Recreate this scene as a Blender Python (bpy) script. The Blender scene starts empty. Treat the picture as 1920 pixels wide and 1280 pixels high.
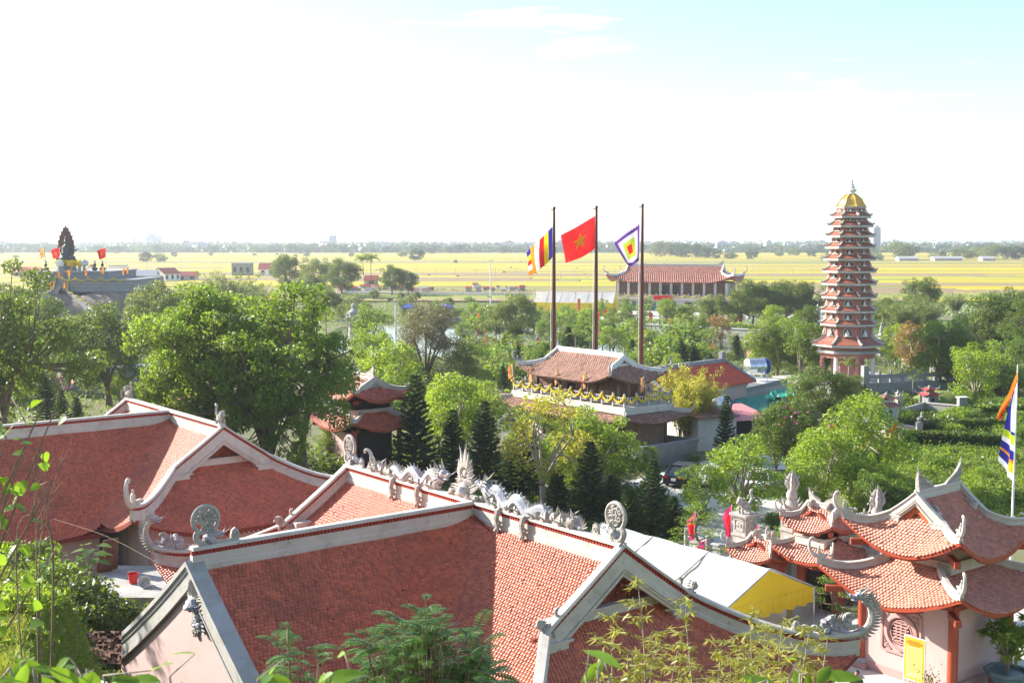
import bpy, math, random
import numpy as np
from mathutils import Vector, Matrix

# ------------------------------------------------------------------ camera, sky, sun, exposure
scene = bpy.context.scene
COL = scene.collection
R = math.radians
CAM_H = 17.2
FPX = 2240.0                       # focal length in pixels of the 1920 px wide photograph
PITCH = math.atan(188.0 / FPX)
cam_data = bpy.data.cameras.new('camera')
cam_data.lens = 42.0; cam_data.sensor_width = 36.0; cam_data.sensor_fit = 'HORIZONTAL'
cam_data.clip_start = 0.3; cam_data.clip_end = 30000.0
cam = bpy.data.objects.new('camera', cam_data); COL.objects.link(cam)
cam.location = (0, 0, CAM_H); cam.rotation_euler = (R(90) - PITCH, 0, 0)
scene.camera = cam
cam_data.dof.use_dof = True; cam_data.dof.focus_distance = 48.0; cam_data.dof.aperture_fstop = 4.5

SUN_AZ, SUN_EL = R(-65), R(26)     # measured clockwise from the view direction (+Y)
world = bpy.data.worlds.new('World'); scene.world = world; world.use_nodes = True
nt = world.node_tree; nt.nodes.clear()
w_out = nt.nodes.new('ShaderNodeOutputWorld'); w_bg = nt.nodes.new('ShaderNodeBackground')
sky = nt.nodes.new('ShaderNodeTexSky'); sky.sky_type = 'NISHITA'; sky.sun_disc = False
sky.sun_elevation = SUN_EL; sky.sun_rotation = SUN_AZ % (2 * math.pi)
sky.air_density = 1.0; sky.dust_density = 0.9; sky.ozone_density = 1.5; sky.altitude = 10
tc = nt.nodes.new('ShaderNodeTexCoord')
mp = nt.nodes.new('ShaderNodeMapping'); mp.inputs['Scale'].default_value = (1.0, 2.2, 9.0); mp.inputs['Rotation'].default_value = (0, R(-10), R(20))
ns = nt.nodes.new('ShaderNodeTexNoise'); ns.inputs['Scale'].default_value = 2.6; ns.inputs['Detail'].default_value = 8; ns.inputs['Roughness'].default_value = 0.62
rp = nt.nodes.new('ShaderNodeValToRGB'); rp.color_ramp.elements[0].position = 0.60; rp.color_ramp.elements[1].position = 0.82
rp.color_ramp.elements[0].color = (0.06, 0.06, 0.06, 1); rp.color_ramp.elements[1].color = (0.8, 0.8, 0.8, 1)
mixc = nt.nodes.new('ShaderNodeMixRGB'); mixc.inputs[2].default_value = (9.0, 9.0, 9.0, 1)
L = nt.links.new
L(tc.outputs['Generated'], mp.inputs['Vector']); L(mp.outputs[0], ns.inputs['Vector']); L(ns.outputs['Fac'], rp.inputs[0])
hs = nt.nodes.new('ShaderNodeHueSaturation'); hs.inputs['Saturation'].default_value = 1.15; L(sky.outputs[0], hs.inputs['Color']); L(hs.outputs[0], mixc.inputs[1]); L(rp.outputs[0], mixc.inputs[0]); L(mixc.outputs[0], w_bg.inputs['Color'])
w_bg.inputs['Strength'].default_value = 0.10
L(w_bg.outputs[0], w_out.inputs[0])

sun_data = bpy.data.lights.new('sun', 'SUN'); sun_data.energy = 5.0; sun_data.angle = R(0.55); sun_data.color = (1.0, 0.945, 0.84)
sun = bpy.data.objects.new('sun', sun_data); COL.objects.link(sun)
sdir = Vector((math.sin(SUN_AZ) * math.cos(SUN_EL), math.cos(SUN_AZ) * math.cos(SUN_EL), math.sin(SUN_EL)))
sun.rotation_euler = (-sdir).to_track_quat('-Z', 'Y').to_euler(); sun.location = (-60, 40, 80)
scene.view_settings.view_transform = 'Standard'; scene.view_settings.look = 'None'
scene.view_settings.gamma = 1.0; scene.view_settings.use_curve_mapping = False
scene.view_settings.exposure = 1.46
HAZE = 0.00019
scene.render.engine = 'CYCLES'
scene.cycles.max_bounces = 6; scene.cycles.diffuse_bounces = 3; scene.cycles.glossy_bounces = 2
scene.cycles.transmission_bounces = 3; scene.cycles.volume_bounces = 0; scene.cycles.transparent_max_bounces = 8
scene.cycles.use_denoising = True
scene.cycles.use_adaptive_sampling = True; scene.cycles.adaptive_threshold = 0.02

# ------------------------------------------------------------------ pixel of the photograph -> point in the place
_cp, _sp = math.cos(PITCH), math.sin(PITCH)
def ray(x, y):
    a = (x - 960) / FPX; b = (640 - y) / FPX
    return Vector((a, _cp + b * _sp, -_sp + b * _cp))
def at_z(x, y, z=0.0):
    r = ray(x, y); t = (z - CAM_H) / r.z
    return Vector((r.x * t, r.y * t, z))
def at_y(x, y, Y):
    r = ray(x, y); t = Y / r.y
    return Vector((r.x * t, Y, CAM_H + r.z * t))
def to_px(P):
    d = Vector(P) - Vector((0, 0, CAM_H))
    f = d.y * _cp - d.z * _sp; u = d.y * _sp + d.z * _cp
    return (960 + FPX * d.x / f, 640 - FPX * u / f)

# ------------------------------------------------------------------ objects, labels
def prop(o, label=None, cat=None, group=None, kind=None):
    if label: o['label'] = label
    if cat: o['category'] = cat
    if group: o['group'] = group
    if kind: o['kind'] = kind
    return o
def thing(name, label, cat, loc=(0, 0, 0), rotz=0.0, group=None, scale=1.0):
    o = bpy.data.objects.new(name, None); COL.objects.link(o)
    o.empty_display_size = 0.3
    o.location = loc; o.rotation_euler = (0, 0, rotz)
    o.scale = (scale,) * 3 if not hasattr(scale, '__len__') else scale
    return prop(o, label, cat, group)
def link(name, me, parent=None, mat=None):
    o = bpy.data.objects.new(name, me); COL.objects.link(o)
    if parent is not None: o.parent = parent
    if mat is not None and not me.materials: me.materials.append(mat)
    return o
def copy_tree(o, parent=None):
    c = o.copy(); COL.objects.link(c); c.parent = parent
    for ch in list(o.children): copy_tree(ch, c)
    return c

# ------------------------------------------------------------------ materials
MATS = {}
def _base(name):
    m = bpy.data.materials.new(name); m.use_nodes = True
    n = m.node_tree; b = n.nodes['Principled BSDF']
    MATS[name] = m
    return m, n, b
def mat(name, col, rough=0.7, var=0.12, scale=6.0, col2=None, bump=0.0, bscale=None, spec=0.3, metal=0.0, attr=False, dirt=None, dscale=0.6, obj_rand=0.0, spots=None):
    """procedural material: colour + two-scale noise variation, optional second tone, relief, per-piece tone and stains"""
    m, n, b = _base(name); N = n.nodes.new; K = n.links.new
    t = N('ShaderNodeTexCoord')
    nz = N('ShaderNodeTexNoise'); nz.inputs['Scale'].default_value = scale; nz.inputs['Detail'].default_value = 6
    K(t.outputs['Object'], nz.inputs['Vector'])
    mx = N('ShaderNodeMixRGB'); K(nz.outputs['Fac'], mx.inputs[0])
    c = Vector(col[:3]); c2 = Vector(col2[:3]) if col2 else c
    mx.inputs[1].default_value = (*(c * (1 - var)), 1); mx.inputs[2].default_value = (*(c2 * (1 + var)), 1)
    out = mx.outputs[0]
    if attr:
        at = N('ShaderNodeAttribute'); at.attribute_name = 'rnd'
        mr = N('ShaderNodeMapRange'); mr.inputs[3].default_value = 1 - attr; mr.inputs[4].default_value = 1 + attr
        K(at.outputs['Fac'], mr.inputs[0])
        mm = N('ShaderNodeVectorMath'); mm.operation = 'SCALE'; K(out, mm.inputs[0]); K(mr.outputs[0], mm.inputs['Scale']); out = mm.outputs[0]
    if obj_rand:
        oi = N('ShaderNodeObjectInfo'); mr = N('ShaderNodeMapRange'); mr.inputs[3].default_value = 1 - obj_rand; mr.inputs[4].default_value = 1 + obj_rand
        K(oi.outputs['Random'], mr.inputs[0])
        mm = N('ShaderNodeVectorMath'); mm.operation = 'SCALE'; K(out, mm.inputs[0]); K(mr.outputs[0], mm.inputs['Scale']); out = mm.outputs[0]
    if dirt:
        nd = N('ShaderNodeTexNoise'); nd.inputs['Scale'].default_value = dscale; nd.inputs['Detail'].default_value = 8; nd.inputs['Roughness'].default_value = 0.7
        K(t.outputs['Object'], nd.inputs['Vector'])
        rr = N('ShaderNodeValToRGB'); rr.color_ramp.elements[0].position = 0.48; rr.color_ramp.elements[1].position = 0.72
        rr.color_ramp.elements[0].color = (0, 0, 0, 1); rr.color_ramp.elements[1].color = (0.65, 0.65, 0.65, 1)
        K(nd.outputs['Fac'], rr.inputs[0])
        md = N('ShaderNodeMixRGB'); K(rr.outputs[0], md.inputs[0]); K(out, md.inputs[1]); md.inputs[2].default_value = (*dirt, 1); out = md.outputs[0]
    if spots:                       # small stains of their own colour: (colour, scale, threshold)
        nd = N('ShaderNodeTexNoise'); nd.inputs['Scale'].default_value = spots[1]; nd.inputs['Detail'].default_value = 5; nd.inputs['Roughness'].default_value = 0.75
        K(t.outputs['Object'], nd.inputs['Vector'])
        rr = N('ShaderNodeValToRGB'); rr.color_ramp.elements[0].position = spots[2]; rr.color_ramp.elements[1].position = spots[2] + .09
        rr.color_ramp.elements[0].color = (0, 0, 0, 1); rr.color_ramp.elements[1].color = (0.85, 0.85, 0.85, 1); K(nd.outputs['Fac'], rr.inputs[0])
        md = N('ShaderNodeMixRGB'); K(rr.outputs[0], md.inputs[0]); K(out, md.inputs[1]); md.inputs[2].default_value = (*spots[0], 1); out = md.outputs[0]
    K(out, b.inputs['Base Color'])
    b.inputs['Roughness'].default_value = rough; b.inputs['Metallic'].default_value = metal
    b.inputs['Specular IOR Level'].default_value = spec
    if bump:
        nb = N('ShaderNodeTexNoise'); nb.inputs['Scale'].default_value = bscale or scale * 3; nb.inputs['Detail'].default_value = 6
        K(t.outputs['Object'], nb.inputs['Vector'])
        bp = N('ShaderNodeBump'); bp.inputs['Strength'].default_value = bump; bp.inputs['Distance'].default_value = 0.05
        K(nb.outputs['Fac'], bp.inputs['Height']); K(bp.outputs[0], b.inputs['Normal'])
    return m
def leaf_mat(name, dark, light, trans=0.34, tcol=None, rough=0.42, spec=0.35):
    m, n, b = _base(name); N = n.nodes.new; K = n.links.new
    at = N('ShaderNodeAttribute'); at.attribute_name = 'rnd'
    oi = N('ShaderNodeObjectInfo')
    ad = N('ShaderNodeMath'); ad.operation = 'MULTIPLY_ADD'; K(oi.outputs['Random'], ad.inputs[0]); ad.inputs[1].default_value = 0.30; K(at.outputs['Fac'], ad.inputs[2])
    ad.use_clamp = False
    sb = N('ShaderNodeMath'); sb.operation = 'SUBTRACT'; sb.use_clamp = True; K(ad.outputs[0], sb.inputs[0]); sb.inputs[1].default_value = 0.15
    mx = N('ShaderNodeMixRGB'); K(sb.outputs[0], mx.inputs[0]); mx.inputs[1].default_value = (*dark, 1); mx.inputs[2].default_value = (*light, 1)
    K(mx.outputs[0], b.inputs['Base Color']); b.inputs['Roughness'].default_value = rough; b.inputs['Specular IOR Level'].default_value = spec
    tr = N('ShaderNodeBsdfTranslucent')
    tm = N('ShaderNodeMixRGB'); K(sb.outputs[0], tm.inputs[0])
    tl = Vector(tcol) if tcol else Vector((light[0] * 2.0, light[1] * 1.8, light[2] * 0.8))
    tm.inputs[1].default_value = (*(tl * 0.7), 1); tm.inputs[2].default_value = (*(tl * 1.2), 1)
    K(tm.outputs[0], tr.inputs['Color'])
    ms = N('ShaderNodeMixShader'); ms.inputs[0].default_value = trans
    K(b.outputs[0], ms.inputs[1]); K(tr.outputs[0], ms.inputs[2]); K(ms.outputs[0], n.nodes['Material Output'].inputs['Surface'])
    return m

M_TILE = mat('roof_tile_clay', (0.46, 0.100, 0.044), 0.46, 0.16, 1.3, attr=0.28, dirt=(0.21, 0.048, 0.024), dscale=0.55, spec=0.62, spots=((0.05, 0.03, 0.025), 2.3, 0.63))
M_TILE2 = mat('roof_tile_orange', (0.44, 0.145, 0.085), 0.46, 0.12, 1.7, attr=0.26, dirt=(0.24, 0.08, 0.05), dscale=0.7, spec=0.8, spots=((0.10, 0.05, 0.04), 2.6, 0.63))
M_TILEBR = mat('roof_tile_brown', (0.31, 0.17, 0.125), 0.75, 0.15, 2.0, attr=0.22, dirt=(0.12, 0.07, 0.05), dscale=0.8)
M_DECK = mat('roof_deck_red', (0.20, 0.035, 0.022), 0.8, 0.2, 3)
M_CREAM = mat('cream_render', (0.52, 0.47, 0.41), 0.8, 0.10, 3.0, col2=(0.56, 0.52, 0.46), bump=0.15, bscale=25, dirt=(0.32, 0.28, 0.24), dscale=1.1, spots=((.16, .15, .13), 3.5, .61))
M_GREY = mat('grey_render', (0.40, 0.39, 0.37), 0.85, 0.14, 3.0, bump=0.2, bscale=20, dirt=(0.22, 0.20, 0.17), dscale=1.0)
M_FRET = mat('red_fretwork', (0.36, 0.045, 0.028), 0.7, 0.15, 9)
M_PINK = mat('pink_plaster', (0.56, 0.40, 0.38), 0.85, 0.05, 0.8, dirt=(0.45, 0.31, 0.285), dscale=0.5, bump=0.05, bscale=12)
M_PINKD = mat('pink_trim', (0.50, 0.29, 0.27), 0.8, 0.1, 2.0)
M_REDW = mat('red_lacquer_wood', (0.36, 0.06, 0.025), 0.42, 0.2, 2.5, spec=0.5, dirt=(0.22, 0.035, 0.02), dscale=1.2)
M_ORANGEW = mat('orange_lacquer_wood', (0.48, 0.12, 0.035), 0.5, 0.15, 3.0)
M_STONE = mat('carved_stone', (0.41, 0.38, 0.345), 0.85, 0.18, 6.0, bump=0.7, bscale=24, dirt=(0.22, 0.21, 0.20), dscale=4.5)
M_PORC = mat('porcelain_mosaic', (0.42, 0.41, 0.405), 0.4, 0.15, 18.0, col2=(0.36, 0.38, 0.47), spec=0.5, bump=0.6, bscale=26, dirt=(0.25, 0.25, 0.27), dscale=6.0)
M_STONEW = mat('white_stone', (0.72, 0.70, 0.67), 0.7, 0.08, 4.0)
M_STONEG = mat('bluegrey_stone', (0.26, 0.265, 0.27), 0.8, 0.15, 3.0, dirt=(0.17, 0.17, 0.17), dscale=1.5)
M_GABLE = mat('gable_terracotta', (0.24, 0.055, 0.035), 0.85, 0.3, 14.0, bump=0.6, bscale=18)
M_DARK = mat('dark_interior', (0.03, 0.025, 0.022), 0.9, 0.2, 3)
M_WOOD = mat('brown_timber', (0.125, 0.055, 0.032), 0.6, 0.3, 5.0, dirt=(0.20, 0.12, 0.08), dscale=2.0)
M_WOOD2 = mat('weathered_timber', (0.27, 0.16, 0.11), 0.75, 0.3, 6.0, dirt=(0.13, 0.08, 0.06), dscale=2.0)
M_CONC = mat('pale_concrete', (0.55, 0.54, 0.51), 0.9, 0.10, 0.6, dirt=(0.40, 0.38, 0.35), dscale=0.25)
M_WHITE = mat('white_paint', (0.78, 0.77, 0.75), 0.6, 0.05, 3)
M_TARP = mat('white_tarpaulin', (0.66, 0.66, 0.67), 0.5, 0.08, 0.8, spec=0.4, bump=1.0, bscale=0.9, dirt=(0.50, 0.50, 0.52), dscale=0.7)
M_YEL = mat('yellow_cloth', (0.80, 0.64, 0.04), 0.7, 0.08, 2)
M_GOLD = mat('gold_paint', (0.70, 0.42, 0.08), 0.35, 0.12, 3, metal=0.35, spec=0.6)
M_BRICK = mat('brick_red', (0.46, 0.20, 0.165), 0.8, 0.14, 3.0, dirt=(0.26, 0.10, 0.08), dscale=0.8, spots=((.2, .12, .1), 3.0, .6))
M_STEEL = mat('steel', (0.62, 0.63, 0.65), 0.25, 0.05, 3, metal=0.9)
M_POLE = mat('dark_red_pole', (0.10, 0.035, 0.028), 0.5, 0.15, 1.5)
M_BARK = mat('bark', (0.16, 0.12, 0.085), 0.95, 0.3, 5, bump=0.6, bscale=12)
M_BARKP = mat('pale_bark', (0.30, 0.26, 0.20), 0.95, 0.25, 6)
M_BLACK = mat('black_rubber', (0.02, 0.02, 0.02), 0.6, 0.1, 3)
def flat(name, c, rough=0.7): return mat(name, c, rough, 0.05, 3)
F_RED = flat('flag_red', (0.72, 0.02, 0.02)); F_YEL = flat('flag_yellow', (0.85, 0.62, 0.02)); F_BLUE = flat('flag_blue', (0.03, 0.03, 0.26))
F_WHITE = flat('flag_white', (0.80, 0.80, 0.80)); F_ORANGE = flat('flag_orange', (0.85, 0.26, 0.02)); F_GREEN = flat('flag_lime', (0.48, 0.58, 0.03)); F_PURPLE = flat('flag_purple', (0.13, 0.04, 0.28)); F_PINK = flat('flag_pink', (0.70, 0.05, 0.16))
for _f in (F_RED, F_YEL, F_BLUE, F_WHITE, F_ORANGE, F_GREEN, F_PURPLE, F_PINK, M_YEL, M_TARP):   # thin cloth lets light through
    _n = _f.node_tree; _b = _n.nodes['Principled BSDF']; _t = _n.nodes.new('ShaderNodeBsdfTranslucent')
    _src = _b.inputs['Base Color'].links[0].from_socket
    _n.links.new(_src, _t.inputs['Color']); _m = _n.nodes.new('ShaderNodeMixShader'); _m.inputs[0].default_value = 0.4
    _n.links.new(_b.outputs[0], _m.inputs[1]); _n.links.new(_t.outputs[0], _m.inputs[2]); _n.links.new(_m.outputs[0], _n.nodes['Material Output'].inputs['Surface'])

# ------------------------------------------------------------------ mesh builder
def np_mesh(name, V, F, rnd=None, smooth=False):
    """V: (n,3) array; F: list of (m,k) int arrays"""
    me = bpy.data.meshes.new(name)
    V = np.asarray(V, dtype=np.float32)
    F = [np.asarray(f, dtype=np.int32) for f in (F if isinstance(F, list) else [F]) if len(f)]
    me.vertices.add(len(V)); me.vertices.foreach_set('co', V.ravel())
    nl = sum(f.size for f in F); npoly = sum(len(f) for f in F)
    me.loops.add(nl); me.loops.foreach_set('vertex_index', np.concatenate([f.ravel() for f in F]))
    tot = np.concatenate([np.full(len(f), f.shape[1], np.int32) for f in F])
    st = np.concatenate([[0], np.cumsum(tot)[:-1]]).astype(np.int32)
    me.polygons.add(npoly); me.polygons.foreach_set('loop_start', st); me.polygons.foreach_set('loop_total', tot)
    if smooth: me.polygons.foreach_set('use_smooth', np.ones(npoly, bool))
    if rnd is not None:
        a = me.attributes.new('rnd', 'FLOAT', 'POINT'); a.data.foreach_set('value', np.asarray(rnd, np.float32))
    me.update(calc_edges=True); me.validate()
    return me

class MB:
    def __init__(s): s.v = []; s.f = []; s.mi = []; s.M = Matrix.Identity(4); s.cur = 0
    def add(s, vs, fs):
        o = len(s.v); M = s.M
        s.v.extend([tuple(M @ Vector(p)) for p in vs]); s.f.extend([tuple(i + o for i in f) for f in fs]); s.mi.extend([s.cur] * len(fs)); return s
    def box(s, x0, x1, y0, y1, z0, z1):
        return s.add([(x0, y0, z0), (x1, y0, z0), (x1, y1, z0), (x0, y1, z0), (x0, y0, z1), (x1, y0, z1), (x1, y1, z1), (x0, y1, z1)],
                     [(3, 2, 1, 0), (4, 5, 6, 7), (0, 1, 5, 4), (1, 2, 6, 5), (2, 3, 7, 6), (3, 0, 4, 7)])
    def taper(s, cx, cy, z0, z1, w0, d0, w1, d1):
        return s.add([(cx - w0 / 2, cy - d0 / 2, z0), (cx + w0 / 2, cy - d0 / 2, z0), (cx + w0 / 2, cy + d0 / 2, z0), (cx - w0 / 2, cy + d0 / 2, z0),
                      (cx - w1 / 2, cy - d1 / 2, z1), (cx + w1 / 2, cy - d1 / 2, z1), (cx + w1 / 2, cy + d1 / 2, z1), (cx - w1 / 2, cy + d1 / 2, z1)],
                     [(3, 2, 1, 0), (4, 5, 6, 7), (0, 1, 5, 4), (1, 2, 6, 5), (2, 3, 7, 6), (3, 0, 4, 7)])
    def lathe(s, prof, n=12, c=(0, 0), rot=0.0):
        vs = []; fs = []
        for (r, z) in prof:
            for i in range(n):
                a = 2 * math.pi * i / n + rot; vs.append((c[0] + r * math.cos(a), c[1] + r * math.sin(a), z))
        for k in range(len(prof) - 1):
            for i in range(n):
                j = (i + 1) % n; fs.append((k * n + i, k * n + j, (k + 1) * n + j, (k + 1) * n + i))
        fs.append(tuple(range(n))[::-1]); fs.append(tuple((len(prof) - 1) * n + i for i in range(n)))
        return s.add(vs, fs)
    def tube(s, path, rad, n=6, sq=1.0):
        P = [Vector(p) for p in path]; rr = rad if hasattr(rad, '__len__') else [rad] * len(P)
        vs = []; fs = []; prev = None
        for i, p in enumerate(P):
            t = (P[min(i + 1, len(P) - 1)] - P[max(i - 1, 0)])
            if t.length < 1e-9: t = Vector((0, 0, 1))
            t.normalize()
            if prev is None:
                a = Vector((0, 0, 1)) if abs(t.z) < 0.9 else Vector((1, 0, 0)); u = t.cross(a).normalized()
            else:
                u = (prev - t * prev.dot(t)); u = u.normalized() if u.length > 1e-6 else t.cross(Vector((1, 0, 0))).normalized()
            prev = u; w = t.cross(u)
            for k in range(n):
                an = 2 * math.pi * k / n; vs.append(p + (u * math.cos(an) * sq + w * math.sin(an)) * rr[i])
        for i in range(len(P) - 1):
            for k in range(n):
                j = (k + 1) % n; fs.append((i * n + k, i * n + j, (i + 1) * n + j, (i + 1) * n + k))
        fs.append(tuple(range(n))[::-1]); fs.append(tuple((len(P) - 1) * n + k for k in range(n)))
        return s.add(vs, fs)
    def prism(s, poly, o, u, v, th):
        """polygon (2D) in the plane o+u*a+v*b, extruded by vector th"""
        o = Vector(o); u = Vector(u); v = Vector(v); th = Vector(th); n = len(poly)
        vs = [o + u * a + v * b for a, b in poly] + [o + u * a + v * b + th for a, b in poly]
        fs = [tuple(range(n)), tuple(range(2 * n - 1, n - 1, -1))] + [(i + n, (i + 1) % n + n, (i + 1) % n, i) for i in range(n)]
        return s.add(vs, fs)
    def sweep(s, path, sec, closed_ends=True, side=None):
        """section points (side, up) swept along path, kept vertical"""
        P = [Vector(p) for p in path]; n = len(sec); vs = []; fs = []
        for i, p in enumerate(P):
            t = P[min(i + 1, len(P) - 1)] - P[max(i - 1, 0)]; h = Vector((t.x, t.y, 0))
            sd = Vector(side) if side is not None else (Vector((h.y, -h.x, 0)).normalized() if h.length > 1e-6 else Vector((1, 0, 0)))
            for a, b in sec: vs.append(p + sd * a + Vector((0, 0, b)))
        for i in range(len(P) - 1):
            for k in range(n):
                j = (k + 1) % n; fs.append((i * n + k, i * n + j, (i + 1) * n + j, (i + 1) * n + k))
        if closed_ends: fs.append(tuple(range(n))[::-1]); fs.append(tuple((len(P) - 1) * n + k for k in range(n)))
        return s.add(vs, fs)
    def ball(s, c, r, n=8, m=5, noise=0.0, seed=0):
        rx, ry, rz = r if hasattr(r, '__len__') else (r, r, r); rg = random.Random(seed); vs = [(c[0], c[1], c[2] - rz)]; fs = []
        for k in range(1, m):
            ph = math.pi * k / m - math.pi / 2
            for i in range(n):
                a = 2 * math.pi * i / n; q = 1 + rg.uniform(-noise, noise)
                vs.append((c[0] + rx * q * math.cos(ph) * math.cos(a), c[1] + ry * q * math.cos(ph) * math.sin(a), c[2] + rz * q * math.sin(ph)))
        vs.append((c[0], c[1], c[2] + rz)); top = len(vs) - 1
        for i in range(n):
            j = (i + 1) % n; fs.append((0, 1 + j, 1 + i)); fs.append((top, 1 + (m - 2) * n + i, 1 + (m - 2) * n + j))
            for k in range(m - 2): fs.append((1 + k * n + i, 1 + k * n + j, 1 + (k + 1) * n + j, 1 + (k + 1) * n + i))
        return s.add(vs, fs)
    def mesh(s, name, mats, smooth=False):
        me = bpy.data.meshes.new(name); me.from_pydata(s.v, [], s.f)
        for m in (mats if isinstance(mats, (list, tuple)) else [mats]): me.materials.append(m)
        if len(me.materials) > 1: me.polygons.foreach_set('material_index', np.array(s.mi, np.int32))
        if smooth:
            me.polygons.foreach_set('use_smooth', np.ones(len(me.polygons), bool))
        me.update(); return me
    def build(s, name, mats, parent=None, smooth=False):
        me = s.mesh(name, mats, smooth)
        if smooth:
            import bmesh
            b = bmesh.new(); b.from_mesh(me)
            for e in b.edges:
                if len(e.link_faces) == 2 and e.calc_face_angle(0) > 0.75: e.smooth = False
            b.to_mesh(me); b.free()
        return link(name, me, parent)
def rotm(axis, a): return Matrix.Rotation(a, 4, axis)
def trm(*p): return Matrix.Translation(Vector(p))
def curve_pts(pts, n=6):
    """Catmull-Rom through points"""
    P = [Vector(p) for p in pts]; P = [P[0] * 2 - P[1]] + P + [P[-1] * 2 - P[-2]]; out = []
    for i in range(1, len(P) - 2):
        for k in range(n):
            t = k / n; a, b, c, d = P[i - 1], P[i], P[i + 1], P[i + 2]
            out.append(0.5 * ((2 * b) + (c - a) * t + (2 * a - 5 * b + 4 * c - d) * t * t + (3 * b - a - 3 * c + d) * t ** 3))
    out.append(P[-2]); return out

# ------------------------------------------------------------------ ground, fields, roads, water
def wave2(x, y, k=1.0):
    return math.sin(x * 0.37 * k + 1.3) * math.cos(y * 0.29 * k - 0.7) + 0.5 * math.sin(x * 0.83 * k - y * 0.61 * k)
def smooth(a, b, t):
    t = min(1, max(0, (t - a) / (b - a))); return t * t * (3 - 2 * t)
def hill_z(x, y):
    """the hillside under the camera and the grassy bank on the left; zero beyond"""
    base = 15.2 - 0.46 * max(y - 2, 0) if y > 2 else 15.2
    base = max(base, 0) * (1 - smooth(28, 40, y))
    edge = -0.335 * y                                 # right edge of the bank as seen from the lookout
    f = 1 - smooth(edge - 2.2, edge + 1.4, x)
    bank = (9.0 - 0.10 * (y - 22)) * (1 - smooth(32.5, 39, y)) + 2.2 * smooth(32.5, 39, y) * (1 - smooth(47, 51, y))
    bank = max(0, bank) * f
    if y < 12: bank = max(bank, base)
    return max(base, bank) + 0.16 * wave2(x * 2, y * 2) * smooth(0, 3, max(base, bank))
def grid_mesh(name, xs, ys, zf, material):
    V = [(x, y, zf(x, y)) for y in ys for x in xs]; nx = len(xs)
    F = [(j * nx + i, j * nx + i + 1, (j + 1) * nx + i + 1, (j + 1) * nx + i) for j in range(len(ys) - 1) for i in range(nx - 1)]
    me = bpy.data.meshes.new(name); me.from_pydata(V, [], F); me.polygons.foreach_set('use_smooth', np.ones(len(F), bool)); me.materials.append(material); me.update()
    return me
M_GROUND = mat('garden_soil_and_grass', (0.10, 0.115, 0.045), 0.95, 0.35, 0.12, col2=(0.17, 0.16, 0.08), bump=0.5, bscale=2.0, dirt=(0.22, 0.18, 0.12), dscale=0.03)
M_HILL = mat('bank_grass', (0.13, 0.16, 0.035), 0.95, 0.35, 1.2, col2=(0.20, 0.20, 0.06), bump=0.8, bscale=9, dirt=(0.13, 0.075, 0.045), dscale=0.35)
ys = [-550, -200, -20, 0, 60, 150, 400, 900, 1500, 2500, 4000, 5950]
xs = [-6400, -2500, -800, -300, -100, 0, 100, 300, 800, 2500, 6400]
g = link('ground', grid_mesh('ground', xs, ys, lambda x, y: -0.02, M_GROUND)); prop(g, kind='structure')
hx = [-40 + i * 0.8 for i in range(101)]; hy = [-8 + j * 0.8 for j in range(76)]
g = link('hillside', grid_mesh('hillside', hx, hy, lambda x, y: hill_z(x, y) - 0.06, M_HILL)); prop(g, kind='structure')

def sheet(name, pts, z, material, kind='structure', parent=None, th=0.0):
    mb = MB()
    if th: mb.prism([(p[0], p[1]) for p in pts], (0, 0, z - th), (1, 0, 0), (0, 1, 0), (0, 0, th))
    else: mb.add([(p[0], p[1], z) for p in pts], [tuple(range(len(pts)))])
    o = mb.build(name, material, parent)
    if parent is None: prop(o, kind=kind)
    return o
def pxpoly(pp, z=0.0): return [at_z(x, y, z) for x, y in pp]

M_PAVE = mat('courtyard_concrete', (0.50, 0.49, 0.46), 0.9, 0.08, 0.5, dirt=(0.36, 0.35, 0.32), dscale=0.3)
sheet('courtyard', pxpoly([(560, 1100), (640, 885), (1130, 915), (1290, 872), (1420, 880), (1500, 930), (1540, 1010), (1990, 1130), (2100, 1500), (900, 1500)]), 0.012, M_PAVE)
sheet('road', pxpoly([(1690, 672), (1830, 690), (2050, 735), (2050, 762), (1850, 718), (1690, 690)]), 0.02, M_CONC)
sheet('plaza', pxpoly([(1000, 600), (1000, 583), (1560, 583), (1600, 605), (1420, 622)]), 0.02, M_CONC)
sheet('forecourt', pxpoly([(1290, 868), (1480, 842), (1480, 880), (1290, 885)]), 0.016, M_CONC)

# rice plots: long strips of ripe and half-ripe rice with green bunds between them
M_RICE = [mat('ripe_rice_%d' % i, c, 0.9, 0.10, 0.02, col2=c2, bump=0.5, bscale=1.2) for i, (c, c2) in enumerate([
    ((0.45, 0.335, 0.008), (0.50, 0.37, 0.012)), ((0.33, 0.305, 0.012), (0.39, 0.335, 0.016)), ((0.27, 0.22, 0.06), (0.30, 0.25, 0.09)),
    ((0.17, 0.21, 0.03), (0.25, 0.26, 0.04)), ((0.24, 0.17, 0.08), (0.29, 0.21, 0.11))])]
M_BUND = mat('field_bund_grass', (0.09, 0.12, 0.03), 0.95, 0.3, 0.05, col2=(0.14, 0.15, 0.05))
rng = random.Random(5)
bund = sheet('field_bund', [(-900, 330), (900, 330), (2200, 1800), (-2200, 1800)], 0.02, M_BUND)
fld = bpy.data.objects.new('rice_field', None); COL.objects.link(fld); prop(fld, kind='structure')
y = 335.0
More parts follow.
